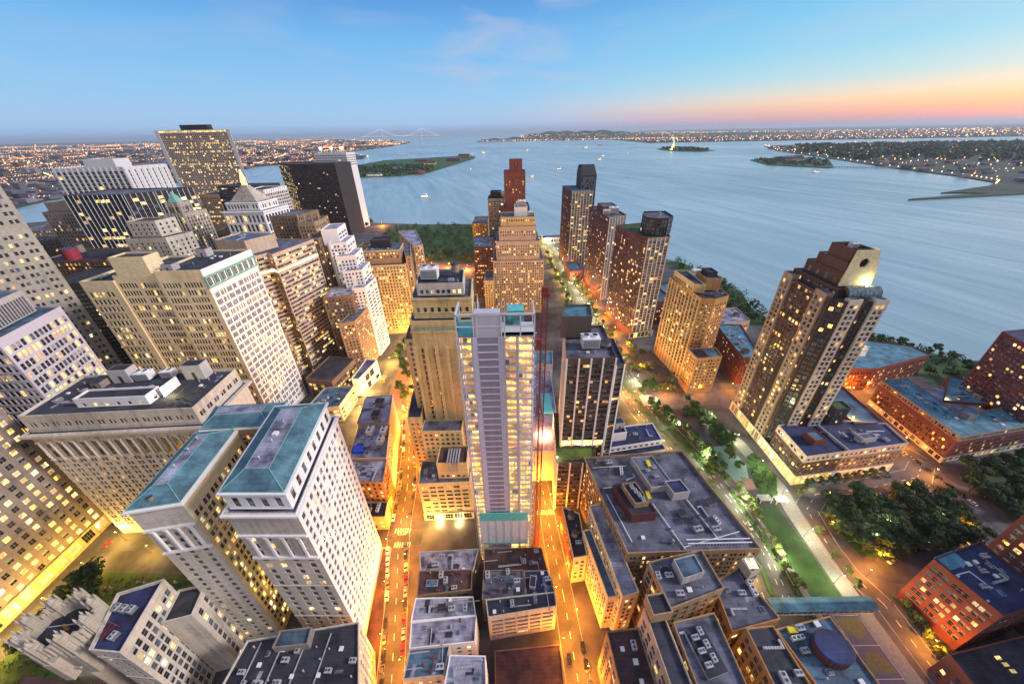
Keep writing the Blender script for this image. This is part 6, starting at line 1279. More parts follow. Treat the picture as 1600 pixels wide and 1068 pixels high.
lamps_along([(112, 250, 14), (150, 254, 14), (182, 258, 12), (215, 262, 10), (300, 262, 10)], 1, 32, 'o', 36000, 'on the side street left of the round-holed tower')
lamps_along([(191, 104, 10), (212, 103, 12), (250, 112, 13), (296, 122, 14)], 1, 34, 'o', 20000, 'along the street before the brick hotel block', .8, 14)
lamps_along([(176, 92, 9), (178, 110, 9), (180, 140, 10), (183, 158, 10), (178, 200, 9), (162, 240, 8)], 1, 26, 'w', 8000, 'along the pale promenade', -1, 6)
lamps_along([(130, 300, 4), (122, 420, 4), (112, 560, 4), (104, 700, 4)], -1, 40, 'o', 50000, 'at the foot of the three river towers')
for i, (x, y, k, pw, lab) in enumerate(((225, 128, 'w', 2500, 'lamp post glowing in the near half of the dark park oval'), (262, 132, 'w', 2500, 'lamp post glowing in the right half of the dark park oval'), (210, 120, 'w', 2500, 'lamp post at the left tip of the dark park oval'), (340, 150, 'w', 4000, 'lamp post among the trees at the far right park'),
      (20, 140, 'o', 30000, 'lamp post at the small crossing under the dark podium'), (-56, 135, 'y', 16000, 'lamp post at the crossing by the lit shop fronts'), (310, 255, 'o', 40000, 'lamp post glowing at the foot of the red waterside block'), (355, 225, 'o', 22000, 'lamp post on the lit terrace of the teal-roofed block'), (330, 262, 'o', 34000, 'lamp post behind the red waterside block'),
      (-95, 122, 'o', 9000, 'lamp post in the narrow court behind the low dark roof'), (-220, 122, 'y', 16000, 'lamp post at the edge of the churchyard'), (22, 215, 'o', 1, 'unlit lamp post beside the exhibition hall'))): lamp(x, y, k, pw, lab, 'street lamps')
# lights that the photograph shows on buildings
def plight(B, loc, power, col, name='lamp_light', r=.4):
    ld = bpy.data.lights.new(name, 'POINT'); ld.energy = power; ld.color = col; ld.shadow_soft_size = r
    o = bpy.data.objects.new(name, ld); COL.objects.link(o); o.parent = B['e']; o.location = (loc[0] - B['o'][0], loc[1] - B['o'][1], loc[2])
plight(TERR[0], TERR[1], 2600, (1, .85, .4)); plight(CROWNL[0], CROWNL[1], 2600, (1, .9, .45))
def uplight(x, y, z, power, col, lab):
    e = empty('flood_lamp', (x, y, z), lab, 'flood lamp'); m = MB(); m.cyl(0, 0, 0, .5, .25, 8, 0); m.cyl(0, 0, .5, .7, .3, 8, 1); o = m.build('lamp_housing', [mdark, emit('bulb_y', (1, .78, .25), 30)], e)
    ld = bpy.data.lights.new('lamp_light', 'POINT'); ld.energy = power; ld.color = col; ld.shadow_soft_size = .4
    o = bpy.data.objects.new('lamp_light', ld); COL.objects.link(o); o.parent = e; o.location = (0, 0, 1.2)
uplight(-110, 93, 33, 2200, (1, .66, .12), 'flood lamp glowing at the foot of the court between the white wings'); uplight(-106, 104, 60, 1500, (1, .66, .12), 'flood lamp half way up the court between the white wings')
uplight(20, 182, 30.5, 50000, (1, .38, .16), 'work lamp on the white hall roof beside the crane mast'); uplight(26, 150, 44, 1500, (1, .7, .3), 'terrace lamp on the podium of the dark fin tower')
uplight(84, 48, 0.1, 42000, (1, .40, .05), 'flood lamp in the narrow court between the brick blocks at the bottom right'); uplight(106, 40, 0.1, 22000, (1, .45, .06), 'flood lamp in the gap left of the oval-drum building')
uplight(36, 193, 44, 5200, (1, .55, .12), 'flood lamp on the podium roof behind the dark fin tower')
uplight(252, 196, 28, 4500, (1, .6, .15), 'roof lamp at the foot of the round-holed tower'); uplight(352, 222, 21.5, 5200, (1, .55, .15), 'terrace lamp in the teal-roofed court')
for i, (x, z) in enumerate(((-48, 6), (-36, 6))): uplight(x, 137.5, z - 6, 9000, (1, .7, .25), ('left', 'right')[i] + ' pavement flood lamp before the lit shop fronts of the square yellow block')
# ================================================================== trees
leafA = plain('leaf_dark', (.028, .062, .022), .8, 0, .5, .35); leafB = plain('leaf_mid', (.05, .10, .025), .8, 0, .45, .35); leafC = plain('leaf_light', (.10, .15, .03), .8, 0, .4, .35)
bark = plain('bark', (.10, .075, .055), .9)
def crown_mesh(seed, r, h, n, leaf, mat, base):
    rng = random.Random(seed); m = MB(); blobs = []
    for i in range(9):
        a = rng.uniform(0, 6.28); k = rng.uniform(.15, .68); blobs.append((math.cos(a) * r * k, math.sin(a) * r * k, base + h * rng.uniform(.25, .78), r * rng.uniform(.32, .5)))
    for i in range(n):
        bx, by, bz, br = rng.choice(blobs); u = Vector((rng.gauss(0, 1), rng.gauss(0, 1), rng.gauss(0, 1))).normalized(); q = Vector((bx, by, bz)) + Vector((u.x, u.y, u.z * .75)) * br * rng.uniform(.6, 1.08)
        a = Vector((rng.gauss(0, 1), rng.gauss(0, 1), rng.gauss(0, 1))).normalized(); b_ = a.cross(u + Vector((.01, .02, .03))).normalized(); a = b_.cross(u).normalized() + u * rng.uniform(-.5, .5); s = leaf * rng.uniform(.6, 1.3)
        m.quad(tuple(q - a * s), tuple(q - b_ * s * .6), tuple(q + a * s), tuple(q + b_ * s * .6), 0 if rng.random() < .7 else 1)
    return m.mesh('crown', mat)
def trunk_mesh(seed, r, h, base):
    rng = random.Random(seed); m = MB(); m.cyl(0, 0, 0, base + h * .35, r * .055 + .12, 7, 0, r * .03 + .06)
    for i in range(5): a = i * 1.3 + rng.random(); m.bar((0, 0, base * .8 + i * .3), (math.cos(a) * r * .55, math.sin(a) * r * .55, base + h * rng.uniform(.35, .6)), .09 + r * .012, 0, 5)
    return m.mesh('trunk', [bark])
TREES = {}
for kind, (r, h, base, n, leaf, mats) in dict(big=(6.5, 9, 3, 1500, .62, (leafA, leafB)), mid=(4.2, 6.5, 2.2, 900, .48, (leafB, leafA)), small=(2.6, 4.2, 1.8, 500, .34, (leafC, leafB)), far=(7.5, 9, 3, 650, 1.15, (leafA, leafB)), shrub=(1.4, 1.3, .1, 220, .25, (leafC, leafB))).items():
    TREES[kind] = [(crown_mesh(k * 7 + 3, r, h, n, leaf, list(mats), base), trunk_mesh(k, r, h, base)) for k in range(4)]
def tree(x, y, kind, label, group, z=0, s=None):
    c, tk = random.choice(TREES[kind]); s = s or random.uniform(.78, 1.22)
    e = empty('tree' if kind != 'shrub' else 'shrub', (x, y, z), label, 'tree' if kind != 'shrub' else 'shrub', group, random.uniform(0, 6.28)); e.scale = (s, s, s * random.uniform(.9, 1.12))
    for nm, me in (('crown', c), ('trunk', tk)): o = bpy.data.objects.new(nm, me); COL.objects.link(o); o.parent = e
def inpoly(x, y, P):
    c = False; j = len(P) - 1
    for i in range(len(P)):
        if (P[i][1] > y) != (P[j][1] > y) and x < (P[j][0] - P[i][0]) * (y - P[i][1]) / (P[j][1] - P[i][1]) + P[i][0]: c = not c
        j = i
    return c
def scatter(P, n, kind, label, group, mind, holes=()):
    xs = [p[0] for p in P]; ys = [p[1] for p in P]; pts = []; tries = 0
    while len(pts) < n and tries < n * 60:
        tries += 1; x, y = random.uniform(min(xs), max(xs)), random.uniform(min(ys), max(ys))
        if not inpoly(x, y, P) or any(inpoly(x, y, h) for h in holes) or any((x - a) ** 2 + (y - b_) ** 2 < mind ** 2 for a, b_ in pts): continue
        pts.append((x, y)); tree(x, y, kind, label, group)
BP = [(-150, 665), (-230, 690), (-300, 800), (-310, 960), (-230, 985), (-110, 975), (0, 925), (60, 835), (50, 770), (20, 690), (-60, 655)]
scatter([(-150, 665), (-230, 690), (-200, 735), (-60, 720), (20, 700), (-60, 655)], 22, 'far', 'dark green tree in the dense wood of the waterfront park beyond the plaza', 'trees of the waterfront park', 12, [[(-100, 700), (-50, 690), (-40, 760), (-90, 770)]])
scatter([(200, 112), (214, 110), (282, 121), (284, 130), (272, 154), (240, 150), (205, 148), (196, 132)], 40, 'big', 'big dark tree crowded into the park oval in front of the brick podium', 'trees of the park oval', 6.4, [[(230, 117), (240, 117), (248, 134), (246, 151), (237, 151), (239, 137)], [(206, 124), (232, 129), (232, 135), (206, 130)], [(206, 112), (222, 112), (216, 118)]])
scatter([(312, 130), (380, 138), (380, 182), (318, 170), (302, 150)], 26, 'big', 'big dark tree in the park beyond the road at the right edge', 'trees of the far right park', 7)
scatter([(160, 170), (174, 190), (170, 230), (150, 245), (145, 230), (160, 205)], 16, 'mid', 'green tree in the garden between the road and the round-holed tower', 'garden trees by the western road', 5)
scatter([(150, 96), (155, 96), (157, 160), (152, 162)], 17, 'small', 'small yellow-green tree in the strip between the road and the big lawn', 'trees in the strip by the lawn', 3.2)
scatter([(145, 165), (153, 165), (148, 205), (128, 245), (122, 245), (138, 205)], 22, 'mid', 'leafy tree lining the right side of the western road before the garden', 'trees lining the western road', 4)
for i in range(26):
    f = i / 25; y = 300 + f * 430; x = 118 - 22 * f; tree(x + 4, y, 'mid', ORD[i] + ' tree in the row lining the right side of the far western road', 'far western road trees')
for i in range(20):
    f = i / 19; y = 300 + f * 400; x = 92 - 18 * f; tree(x, y, 'mid', ORD[i] + ' lamp-lit tree in the row left of the far western road', 'far western road left trees')
for i in range(14): y = 110 + i * 13; x = 139 if y < 160 else 139 - (y - 160) * .28; tree(x, y, 'shrub', ORD[i] + ' shrub growing on the median of the western road', 'median shrubs')
for x, y in ((121, 262), (133, 264), (142, 268), (150, 270), (158, 250), (128, 270), (136, 276), (130, 300), (138, 300), (134, 320), (144, 330), (132, 345)): tree(x, y, 'mid', 'dark tree in the group at the foot of the golden-brown tower', 'trees by the golden-brown tower')
for x, y in ((-128, 345), (-122, 356), (-114, 350), (-118, 316), (-108, 330), (-112, 306), (-105, 318), (-112, 278), (-106, 270), (-96, 268), (-101, 258), (-124, 330), (-100, 300), (-106, 292)): tree(x, y, 'mid', 'tree glowing in orange lamp light on the plaza', 'plaza trees', 0, random.uniform(1.25, 1.6))
for x, y, s in ((-236, 104, 1.35), (-228, 99, 1.1), (-242, 96, 1.0), (-244, 78, .8), (-242, 88, .8), (-236, 84, .7)): tree(x, y, 'big', 'broad dark tree in the churchyard beside the lit yellow street', 'churchyard trees', 0, s)
for x, y in ((182, 111), (183, 103), (182, 96), (184, 126), (190, 151), (196, 156), (203, 160), (200, 86), (199, 80), (197, 74), (197, 68), (195, 62), (196, 56)): tree(x, y, 'small', 'small round street tree along the park loop road', 'loop road trees', 0, 1.15)
for i in range(9): tree(206 + i * 7, 161.5 + i * .9, 'small', ORD[i].replace('nearest', 'leftmost') + ' small tree in the forecourt planting of the brick podium', 'forecourt trees', 0, 1.0)
scatter([(322, 400), (405, 390), (440, 350), (470, 312), (455, 308), (425, 340), (400, 380), (325, 392)], 18, 'mid', 'tree on the riverside walk behind the round-holed tower', 'riverside trees', 6)
scatter([(405, 262), (470, 262), (520, 270), (530, 285), (470, 300), (410, 290)], 16, 'mid', 'tree between the waterside blocks and the river at the right', 'trees by the right-hand river bank', 6)
scatter([(290, 400), (330, 410), (345, 520), (330, 620), (300, 620), (300, 560), (310, 540), (270, 430)], 18, 'mid', 'tree along the waterfront near the stepped pavilion', 'pavilion trees', 7)
parkwood = None
scatter([(-520, 1010), (-380, 990), (-370, 1030), (-500, 1050)], 8, 'far', 'tree in front of the black harbour tower by the lit ferry landing', 'ferry landing trees', 11)
e = empty('ferry_landing', (-430, 1035, 0), 'green-roofed ferry landing building lit orange beside the park', 'terminal'); m = MB((-430, 1035, 0)); m.box(-460, -400, 1022, 1048, 0, 13, 0); m.build('hall', [MW['tan']], e)
m = MB((-430, 1035, 0)); m.frustum([(-462, 1020), (-398, 1020), (-398, 1050), (-462, 1050)], 13, [(-450, 1033), (-410, 1033), (-410, 1037), (-450, 1037)], 19, 0); m.build('roof', [MR['copper']], e)
for i, (x, y, p_) in enumerate(((-400, 1005, 300000), (-430, 1000, 200000), (-350, 1000, 160000))): lamp(x, y, 'o', p_, ('first', 'second', 'third')[i] + ' glaring lamp at the ferry landing by the park, counted from the middle', 'street lamps')
# gravestones
for i in range(34):
    x, y = random.uniform(-235, -165), random.uniform(78, 106); 
    if i == 0: gm = MB(); gm.box(-.45, .45, -.1, .1, 0, 1.0); gm.cyl(0, 0, 1.0, 1.25, .4, 8, 0, .1); gm.box(-.7, .7, -.3, .3, 0, .12); GM = gm.mesh('gravestone', [MW['conc']])
    o = bpy.data.objects.new('gravestone', GM); COL.objects.link(o); o.location = (x, y, .04); o.scale = (1.4, 1.4, 1.4); tag(o, 'reddish grey gravestone in the dark churchyard grass', 'gravestone', 'gravestones')
# ================================================================== cars
def car_proto(col, nm):
    pm = MATS.get('car_' + nm) or plain('car_' + nm, col, .3, .1, .03); ob = []
    def sec(y, w, z0, z1): return [(-w, y, z0), (w, y, z0), (w * .97, y, z1), (-w * .97, y, z1)]
    m = MB(); S_ = [sec(-2.25, .78, .35, .72), sec(-2.1, .88, .28, .86), sec(-1.0, .91, .25, .95), sec(1.3, .91, .25, .98), sec(2.1, .88, .28, .92), sec(2.28, .80, .36, .80)]
    for a, b_ in zip(S_, S_[1:]):
        for i in range(4): j = (i + 1) % 4; m.quad(a[i], a[j], b_[j], b_[i], 0)
    m.poly(S_[0], 0); m.poly(S_[-1], 0)
    cb = [(-.84, -1.0), (.84, -1.0), (.84, 1.75), (-.84, 1.75)]; ct = [(-.66, -.35), (.66, -.35), (.66, 1.15), (-.66, 1.15)]
    m.poly([(*p_, 1.45) for p_ in ct], 0); body = m.mesh('body', [pm])
    m = MB(); m.frustum(cb, .94, ct, 1.45, 0, False); gl = m.mesh('window', [GL['dark']])
    m = MB()
    N = 12
    A = [(0, .33 * math.cos(6.2832 * i / N), .33 * math.sin(6.2832 * i / N)) for i in range(N)]; Bq = [(.22, p_[1], p_[2]) for p_ in A]
    for i in range(N): j = (i + 1) % N; m.quad(A[i], A[j], Bq[j], Bq[i], 0)
    m.poly(Bq, 1); m.poly(A, 1); wh = m.mesh('wheel', [mdark, mmetal])
    m = MB(); m.box(-.16, .16, -.06, .02, -.08, .08); hl = m.mesh('headlight', [mwhite]); m = MB(); m.box(-.16, .16, -.02, .06, -.07, .07); tl = m.mesh('tail_light', [mred])
    return body, gl, wh, hl, tl
CC = dict(white=(.72, .72, .72), black=(.015, .015, .018), silver=(.40, .41, .43), red=(.35, .02, .02), blue=(.03, .05, .16), yellow=(.75, .45, .02), grey=(.12, .12, .13)); CP = {}
def car(x, y, rz, col, label, group='parked cars'):
    if col not in CP: CP[col] = car_proto(CC[col], col)
    b_, g, w, hl, tl = CP[col]; e = empty('car', (x, y, .02), label, 'car', group, R(rz)); e.scale = (1.1, 1.1, 1.1)
    for nm, me, loc in (('body', b_, (0, 0, 0)), ('window', g, (0, 0, 0)), ('wheel', w, (.72, -1.4, .33)), ('wheel', w, (.72, 1.4, .33)), ('wheel', w, (-.94, -1.4, .33)), ('wheel', w, (-.94, 1.4, .33)), ('headlight', hl, (.6, -2.22, .66)), ('headlight', hl, (-.6, -2.22, .66)), ('tail_light', tl, (.62, 2.27, .7)), ('tail_light', tl, (-.62, 2.27, .7))):
        o = bpy.data.objects.new(nm, me); COL.objects.link(o); o.parent = e; o.location = loc
def cars_along(pts, side, step, where, cols, off=1.15, skip=.15, start=3, flip=0):
    c = 0; carry = start
    for i in range(len(pts) - 1):
        a = Vector(pts[i][:2]); b_ = Vector(pts[i + 1][:2]); L_ = (b_ - a).length; d_ = (b_ - a).normalized(); n_ = Vector((-d_.y, d_.x)) * side; s = carry
        while s < L_:
            f = s / L_; w_ = (pts[i][2] * (1 - f) + pts[i + 1][2] * f) / 2 - off; p_ = a + d_ * s + n_ * w_
            if random.random() > skip: col = random.choice(cols); car(p_.x, p_.y, math.degrees(math.atan2(d_.y, d_.x)) - 90 + flip, col, f'{col} car, {ORD[min(c, 29)]} in the row {where}'); c += 1
            s += step
        carry = s - L_
cars_along([(-57.5, 50, 11), (-58, 61, 11), (-66, 100, 12), (-73, 126, 13)], 1, 6.4, 'on the left of the left orange street, nearer block', ('black', 'white', 'black', 'red', 'white', 'grey'))
cars_along([(-57.5, 50, 11), (-58, 61, 11), (-66, 100, 12), (-73, 126, 13)], -1, 6.4, 'on the right of the left orange street, nearer block', ('black', 'grey', 'black', 'red', 'silver'))
cars_along(S1[3:], 1, 6.6, 'on the left of the left orange street, farther block', ('black', 'grey', 'blue', 'white'), 1.15, .3, 12); cars_along(S1[3:], -1, 6.6, 'on the right of the left orange street, farther block', ('black', 'grey', 'silver', 'red'), 1.15, .45, 14)
cars_along([(28, 55, 11), (27, 72, 11)], -1, 7, 'on the right of the right orange street', ('blue', 'black'), 1.15, 0)
cars_along([(204, 153, 12), (240, 156, 14), (285, 165, 14)], -1, 6.3, 'in front of the brick podium', ('blue', 'grey', 'black', 'silver'), 1.2, .2, 8) ; cars_along([(292, 205, 10), (302, 178, 12), (305, 140, 12)], -1, 6.6, 'beside the dark park at the right edge', ('silver', 'black', 'white'), 1.2, .3)
cars_along([(212, 103, 12), (250, 112, 13), (296, 122, 14)], 1, 7.5, 'along the near edge of the park oval', ('silver', 'black'), 1.2, .7)
for i, (x, y, rz, c_, w_) in enumerate(((-124, 262, 10, 'yellow', 'yellow taxi driving past the lit shop block'), (-130, 290, 4, 'yellow', 'yellow taxi farther down the bright avenue'), (-118, 330, 170, 'white', 'white car on the bright avenue by the plaza trees'), (-92, 262, 12, 'black', 'black car beside the right edge of the plaza'), (24, 68, 2, 'black', 'black car in the middle of the right orange street'), (-71, 131, 95, 'white', 'white car turning at the crossing of the left orange street'), (142, 215, 22, 'grey', 'grey car on the western road beside the garden'), (120, 262, 20, 'silver', 'silver car on the western road at the side street'),
      (146, 131, 3, 'silver', 'silver car on the western road left of the lawn'), (105, 330, 8, 'black', 'black car on the western road left of the golden tower'), (100, 400, 8, 'white', 'white car on the western road by the river towers'), (157, 259, 92, 'grey', 'grey car on the side street at the golden tower'), (-254, 110, 0, 'yellow', 'yellow taxi on the bright street at the far lower left'), (-252, 128, 0, 'red', 'red car on the bright street at the far lower left'))): car(x, y, rz, c_, w_, None)
# ================================================================== islands and far shores
WZ = -3.0
def isle(name, pts, mat=farg, z=1.0): m = MB(); m.prism(pts, WZ - 2, z, 0); return m.build(name, mat, None, 'structure')
GOV = [(-960, 2270), (-1150, 2500), (-1250, 3000), (-1180, 3800), (-700, 4150), (-420, 4350), (-330, 4050), (-330, 3775), (-510, 2500), (-640, 2320)]
isle('island', GOV, grassm); ELL = [(1690, 2560), (1830, 3000), (2320, 3250), (2310, 2850), (1930, 2320), (1880, 2290)]; isle('island', ELL, grassm)
LIB = [(1790, 4700), (1880, 5100), (2200, 4900), (2240, 4350), (2050, 4180), (1830, 4350)]; isle('island', LIB, grassm)
NJP = [(1750, 1300), (1600, 1345), (1545, 1350), (1900, 1500), (2020, 1590), (2100, 1800), (2190, 2236), (2400, 2900), (2750, 4100), (3300, 5200), (5000, 5600), (9000, 5000), (9000, 1300)]
isle('peninsula', NJP); isle('far_shore', [(2500, 7200), (5600, 7000), (14000, 6500), (90000, 12000), (90000, 70000), (20000, 60000), (4000, 16000), (2600, 11000)])
isle('far_shore', [(-1830, 1357), (-2046, 1858), (-1859, 2203), (-2116, 3334), (-1700, 3900), (-1480, 4100), (-1700, 4700), (-2300, 5600), (-2300, 7500), (-2600, 10500), (-3000, 12500), (-14000, 30000), (-80000, 60000), (-80000, -2000), (-2600, -2000), (-1700, 900)])
isle('pier', [(1310, 1230), (1330, 1240), (1520, 1290), (1790, 1330), (1790, 1300), (1540, 1260)], farg, 1.5)
# low hills across the bay
m = MB(); pk = [(-800, 40), (0, 60), (500, 150), (900, 260), (1500, 330), (2200, 300), (2900, 330), (3600, 240), (4600, 150), (6000, 110), (9000, 90)]
for i in range(len(pk) - 1):
    (xa, ha), (xb, hb) = pk[i], pk[i + 1]; ha *= .62; hb *= .62
    for k in range(6):
        f0_, f1_ = k / 6, (k + 1) / 6; h0 = ha + (hb - ha) * f0_; h1 = ha + (hb - ha) * f1_; X0 = xa + (xb - xa) * f0_; X1 = xa + (xb - xa) * f1_; j0 = 18 * math.sin(X0 * .011); j1 = 18 * math.sin(X1 * .011)
        for q in range(5):
            g0 = math.sin(q / 5 * 1.57); g1 = math.sin((q + 1) / 5 * 1.57)
            m.quad((X0, 10500 + q * 500, WZ + (h0 + j0) * g0), (X1, 10500 + q * 500, WZ + (h1 + j1) * g0), (X1, 11000 + q * 500, WZ + (h1 + j1) * g1), (X0, 11000 + q * 500, WZ + (h0 + j0) * g1), 0)
m.build('hills', farg, None, 'structure')
# far houses and lights: far off masses nobody could count
houses = MB(); wlits = {k: MB() for k in ('a', 'b', 'c', 'd')}
rng = random.Random(5)
def octa(m, x, y, z, s): m.poly([(x - s, y, z), (x, y, z - s), (x + s, y, z), (x, y, z + s)], 0); m.poly([(x, y - s, z), (x, y, z - s), (x, y + s, z), (x, y, z + s)], 0)
BK = [(-1830, 1357), (-2046, 1858), (-1859, 2203), (-2116, 3334), (-1700, 3900), (-1480, 4100), (-1700, 4700), (-2300, 5600), (-2300, 7500), (-2600, 10500), (-3000, 12500), (-14000, 30000), (-80000, 60000), (-80000, -2000), (-2600, -2000), (-1700, 900)]
roads = []
for _ in range(300):
    r_ = 1900 * (14 ** rng.random()); a = R(rng.uniform(-58, -6)); roads.append((r_ * math.sin(a), r_ * math.cos(a), rng.choice((.3, .35, 1.85, 1.95, .9, 2.5)), r_ * rng.uniform(.08, .35)))
for (x0_, y0_, an, ln) in roads:
    kk = rng.choice('aaab')
    for i in range(46):
        f = i / 45 - .5; x = x0_ + math.cos(an) * ln * f; y = y0_ + math.sin(an) * ln * f; rr_ = math.hypot(x, y)
        if inpoly(x, y, BK) and rr_ > 1750: octa(wlits[kk], x, y, 12 + rng.random() * 4, (.5 + rr_ * .00042) * rng.uniform(.6, 1.5))
cnt = 0
while cnt < 8000:
    r_ = 1800 * (18 ** rng.random()); a = R(rng.uniform(-58, -6)); x, y = r_ * math.sin(a), r_ * math.cos(a)
    if not inpoly(x, y, BK): continue
    cnt += 1; s = 9 + r_ * .0028; h = rng.uniform(6, 16) * (1 + (rng.random() < .05) * 2.0); w = s * rng.uniform(.6, 2.0); d_ = s * rng.uniform(.6, 1.6); houses.box(x - w, x + w, y - d_, y + d_, .9, h, rng.choice((0, 0, 1, 2, 3)))
    nl = 1 if rng.random() < .85 else 0
    for _ in range(int(rng.random() < (.62 if math.sin(x * .0016 + y * .0004) * math.sin(y * .0011 + 1) > .1 else .18))):
        k = rng.choices('abcd', (6, 2.5, 1.0, .5))[0]; octa(wlits[k], x + rng.uniform(-3, 3) * s, y + rng.uniform(-2, 2) * s, h + 3 + rng.random() * 6, (.5 + r_ * .00036) * rng.choice((.5, .7, 1, 1.3, 2.4)) * (1.5 if math.sin(x * .0016) * math.sin(y * .0011 + 1) > .25 else .75))
def band(P, n, rmin, rmax, a0, a1, bias=1.0):
    c = 0; tr = 0
    while c < n and tr < n * 40:
        tr += 1; r_ = rmin * ((rmax / rmin) ** rng.random()); a = R(rng.uniform(a0, a1)); x, y = r_ * math.sin(a), r_ * math.cos(a)
        if P and not inpoly(x, y, P): continue
        c += 1; k = rng.choices('abcd', (6, 3, .6, .7))[0]; octa(wlits[k], x, y, 10 + rng.random() * 14, (.6 + r_ * .0005) * rng.choice((.4, .6, 1, 1.8)))
        if rng.random() < .5: s = 10 + r_ * .003; houses.box(x - s * rng.uniform(.5, 2), x + s, y + s, y + s * 2.2, .9, rng.uniform(8, 20), rng.choice((0, 1, 2, 3)))
FS = [(2500, 7200), (5600, 7000), (14000, 6500), (90000, 12000), (90000, 70000), (20000, 60000), (4000, 16000), (2600, 11000)]
band(FS, 2600, 7000, 26000, 10, 58); band(NJP, 520, 2600, 8000, 30, 58); band(None, 420, 10400, 10900, -4, 24)
for i in range(500): x = rng.uniform(300, 5500); octa(wlits[rng.choice('aab')], x, 10480 + rng.random() * 2000, 20 + rng.random() * 120, rng.uniform(4, 9))
for i in range(46):                                           # lamps along the near edge of the peninsula
    f = i / 45; seg = NJP[3:10]; q_ = f * (len(seg) - 1); j = min(int(q_), len(seg) - 2); t_ = q_ - j; x = seg[j][0] * (1 - t_) + seg[j + 1][0] * t_ + 14; y = seg[j][1] * (1 - t_) + seg[j + 1][1] * t_; octa(wlits['b'], x, y, 9, 2.2 + y * .0006)
houses.build('distant_houses', [plain('far_grey', (.10, .10, .13)), plain('far_brown', (.10, .07, .065)), plain('far_pale', (.20, .19, .22)), plain('far_dark', (.035, .035, .05))], None, 'stuff'); tag(bpy.data.objects['distant_houses'], 'mass of low distant houses spread along the far shores', 'houses')
nm_ = dict(a=('orange', (1, .50, .16), 1.9), b=('pale yellow', (1, .70, .36), 2.6), c=('reddish', (.9, .2, .16), .9), d=('white', (.8, .88, 1), 1.6))
for k, m in wlits.items(): o = m.build('distant_lights', [emit('far_light_' + k, nm_[k][1], nm_[k][2])], None, 'stuff'); tag(o, f'countless {nm_[k][0]} points of light across the far shores', 'city lights')
# far woods
def wood(P, n, hgt, name, label, s0, nq=14):
    m = MB(); xs = [p[0] for p in P]; ys = [p[1] for p in P]; c = 0
    while c < n:
        x, y = rng.uniform(min(xs), max(xs)), rng.uniform(min(ys), max(ys))
        if not inpoly(x, y, P): continue
        c += 1
        for k in range(nq):
            u = Vector((rng.gauss(0, 1), rng.gauss(0, 1), abs(rng.gauss(0, .8)))).normalized() * s0; q = Vector((x, y, hgt * .4)) + u; s = s0 * (.55 if nq < 20 else .3)
            a = Vector((rng.gauss(0, 1), rng.gauss(0, 1), rng.gauss(0, 1))).normalized() * s; b_ = Vector((rng.gauss(0, 1), rng.gauss(0, 1), rng.gauss(0, 1))).normalized() * s; m.quad(tuple(q - a), tuple(q - b_), tuple(q + a), tuple(q + b_), 0 if rng.random() < .6 else 1)
    o = m.build(name, [leafA, leafB], None, 'stuff'); return tag(o, label, 'trees')
RIV = [([(-60, 722), (-200, 738), (-300, 800), (-310, 960), (-230, 985), (-110, 975), (0, 925), (60, 835), (50, 770), (20, 702)], 260), ([(405, 258), (520, 262), (545, 285), (530, 296), (470, 303), (425, 330), (405, 380), (405, 330), (430, 290)], 50), ([(300, 395), (395, 392), (335, 430), (345, 500), (335, 560), (310, 640), (300, 640), (310, 540), (290, 440)], 70), ([(320, 300), (400, 300), (395, 385), (330, 385), (280, 360), (282, 335)], 40), ([(150, 700), (300, 640), (200, 765), (150, 790)], 22), ([(112, 300), (124, 300), (112, 440), (108, 560), (98, 700), (94, 700), (100, 540), (106, 420)], 34), ([(124, 262), (158, 266), (150, 300), (138, 345), (128, 340), (122, 300)], 16), ([(80, 300), (90, 300), (84, 480), (76, 690), (70, 690), (76, 480)], 26)]
pw = MB(); cc_ = 0
for P_, n_t in RIV:
    xs = [q_[0] for q_ in P_]; ys = [q_[1] for q_ in P_]; c_ = 0
    while c_ < n_t:
        x, y = rng.uniform(min(xs), max(xs)), rng.uniform(min(ys), max(ys))
        if not inpoly(x, y, P_): continue
        c_ += 1; s0 = rng.uniform(4, 6.5) * (1 if n_t > 36 or x > 150 else .62)
        for k in range(70):
            u = Vector((rng.gauss(0, 1), rng.gauss(0, 1), rng.gauss(0, .8))).normalized() * s0 * rng.uniform(.6, 1.05); q = Vector((x, y, 1.6 + s0)) + u; s_ = .2 * s0 if s0 < 4 else 1.0
            a = Vector((rng.gauss(0, 1), rng.gauss(0, 1), rng.gauss(0, 1))).normalized() * s_; b_ = Vector((rng.gauss(0, 1), rng.gauss(0, 1), rng.gauss(0, 1))).normalized() * s_; pw.quad(tuple(q - a), tuple(q - b_), tuple(q + a), tuple(q + b_), 0 if rng.random() < .6 else 1)
PL = [([(166, 152), (176, 150), (187, 168), (184, 190), (176, 186), (170, 170)], 1500), ([(158, 206), (170, 190), (176, 205), (176, 222), (166, 226)], 1300), ([(150, 235), (160, 228), (174, 228), (172, 242), (154, 246)], 900), ([(147, 60), (151, 60), (153, 115), (150, 160), (147, 160), (149, 115)], 1300), ([(140, 170), (147, 170), (140, 200), (126, 240), (122, 240), (130, 205)], 1300), ([(200, 112), (282, 122), (282, 128), (272, 152), (240, 148), (205, 146), (197, 132)], 2600), ([(-250, 60), (-165, 75), (-165, 106), (-246, 110)], 2600), ([(206, 162), (268, 169), (268, 165), (206, 158.5)], 700), ([(196, 60), (204, 60), (206, 92), (198, 92)], 700)]
hp = MB()
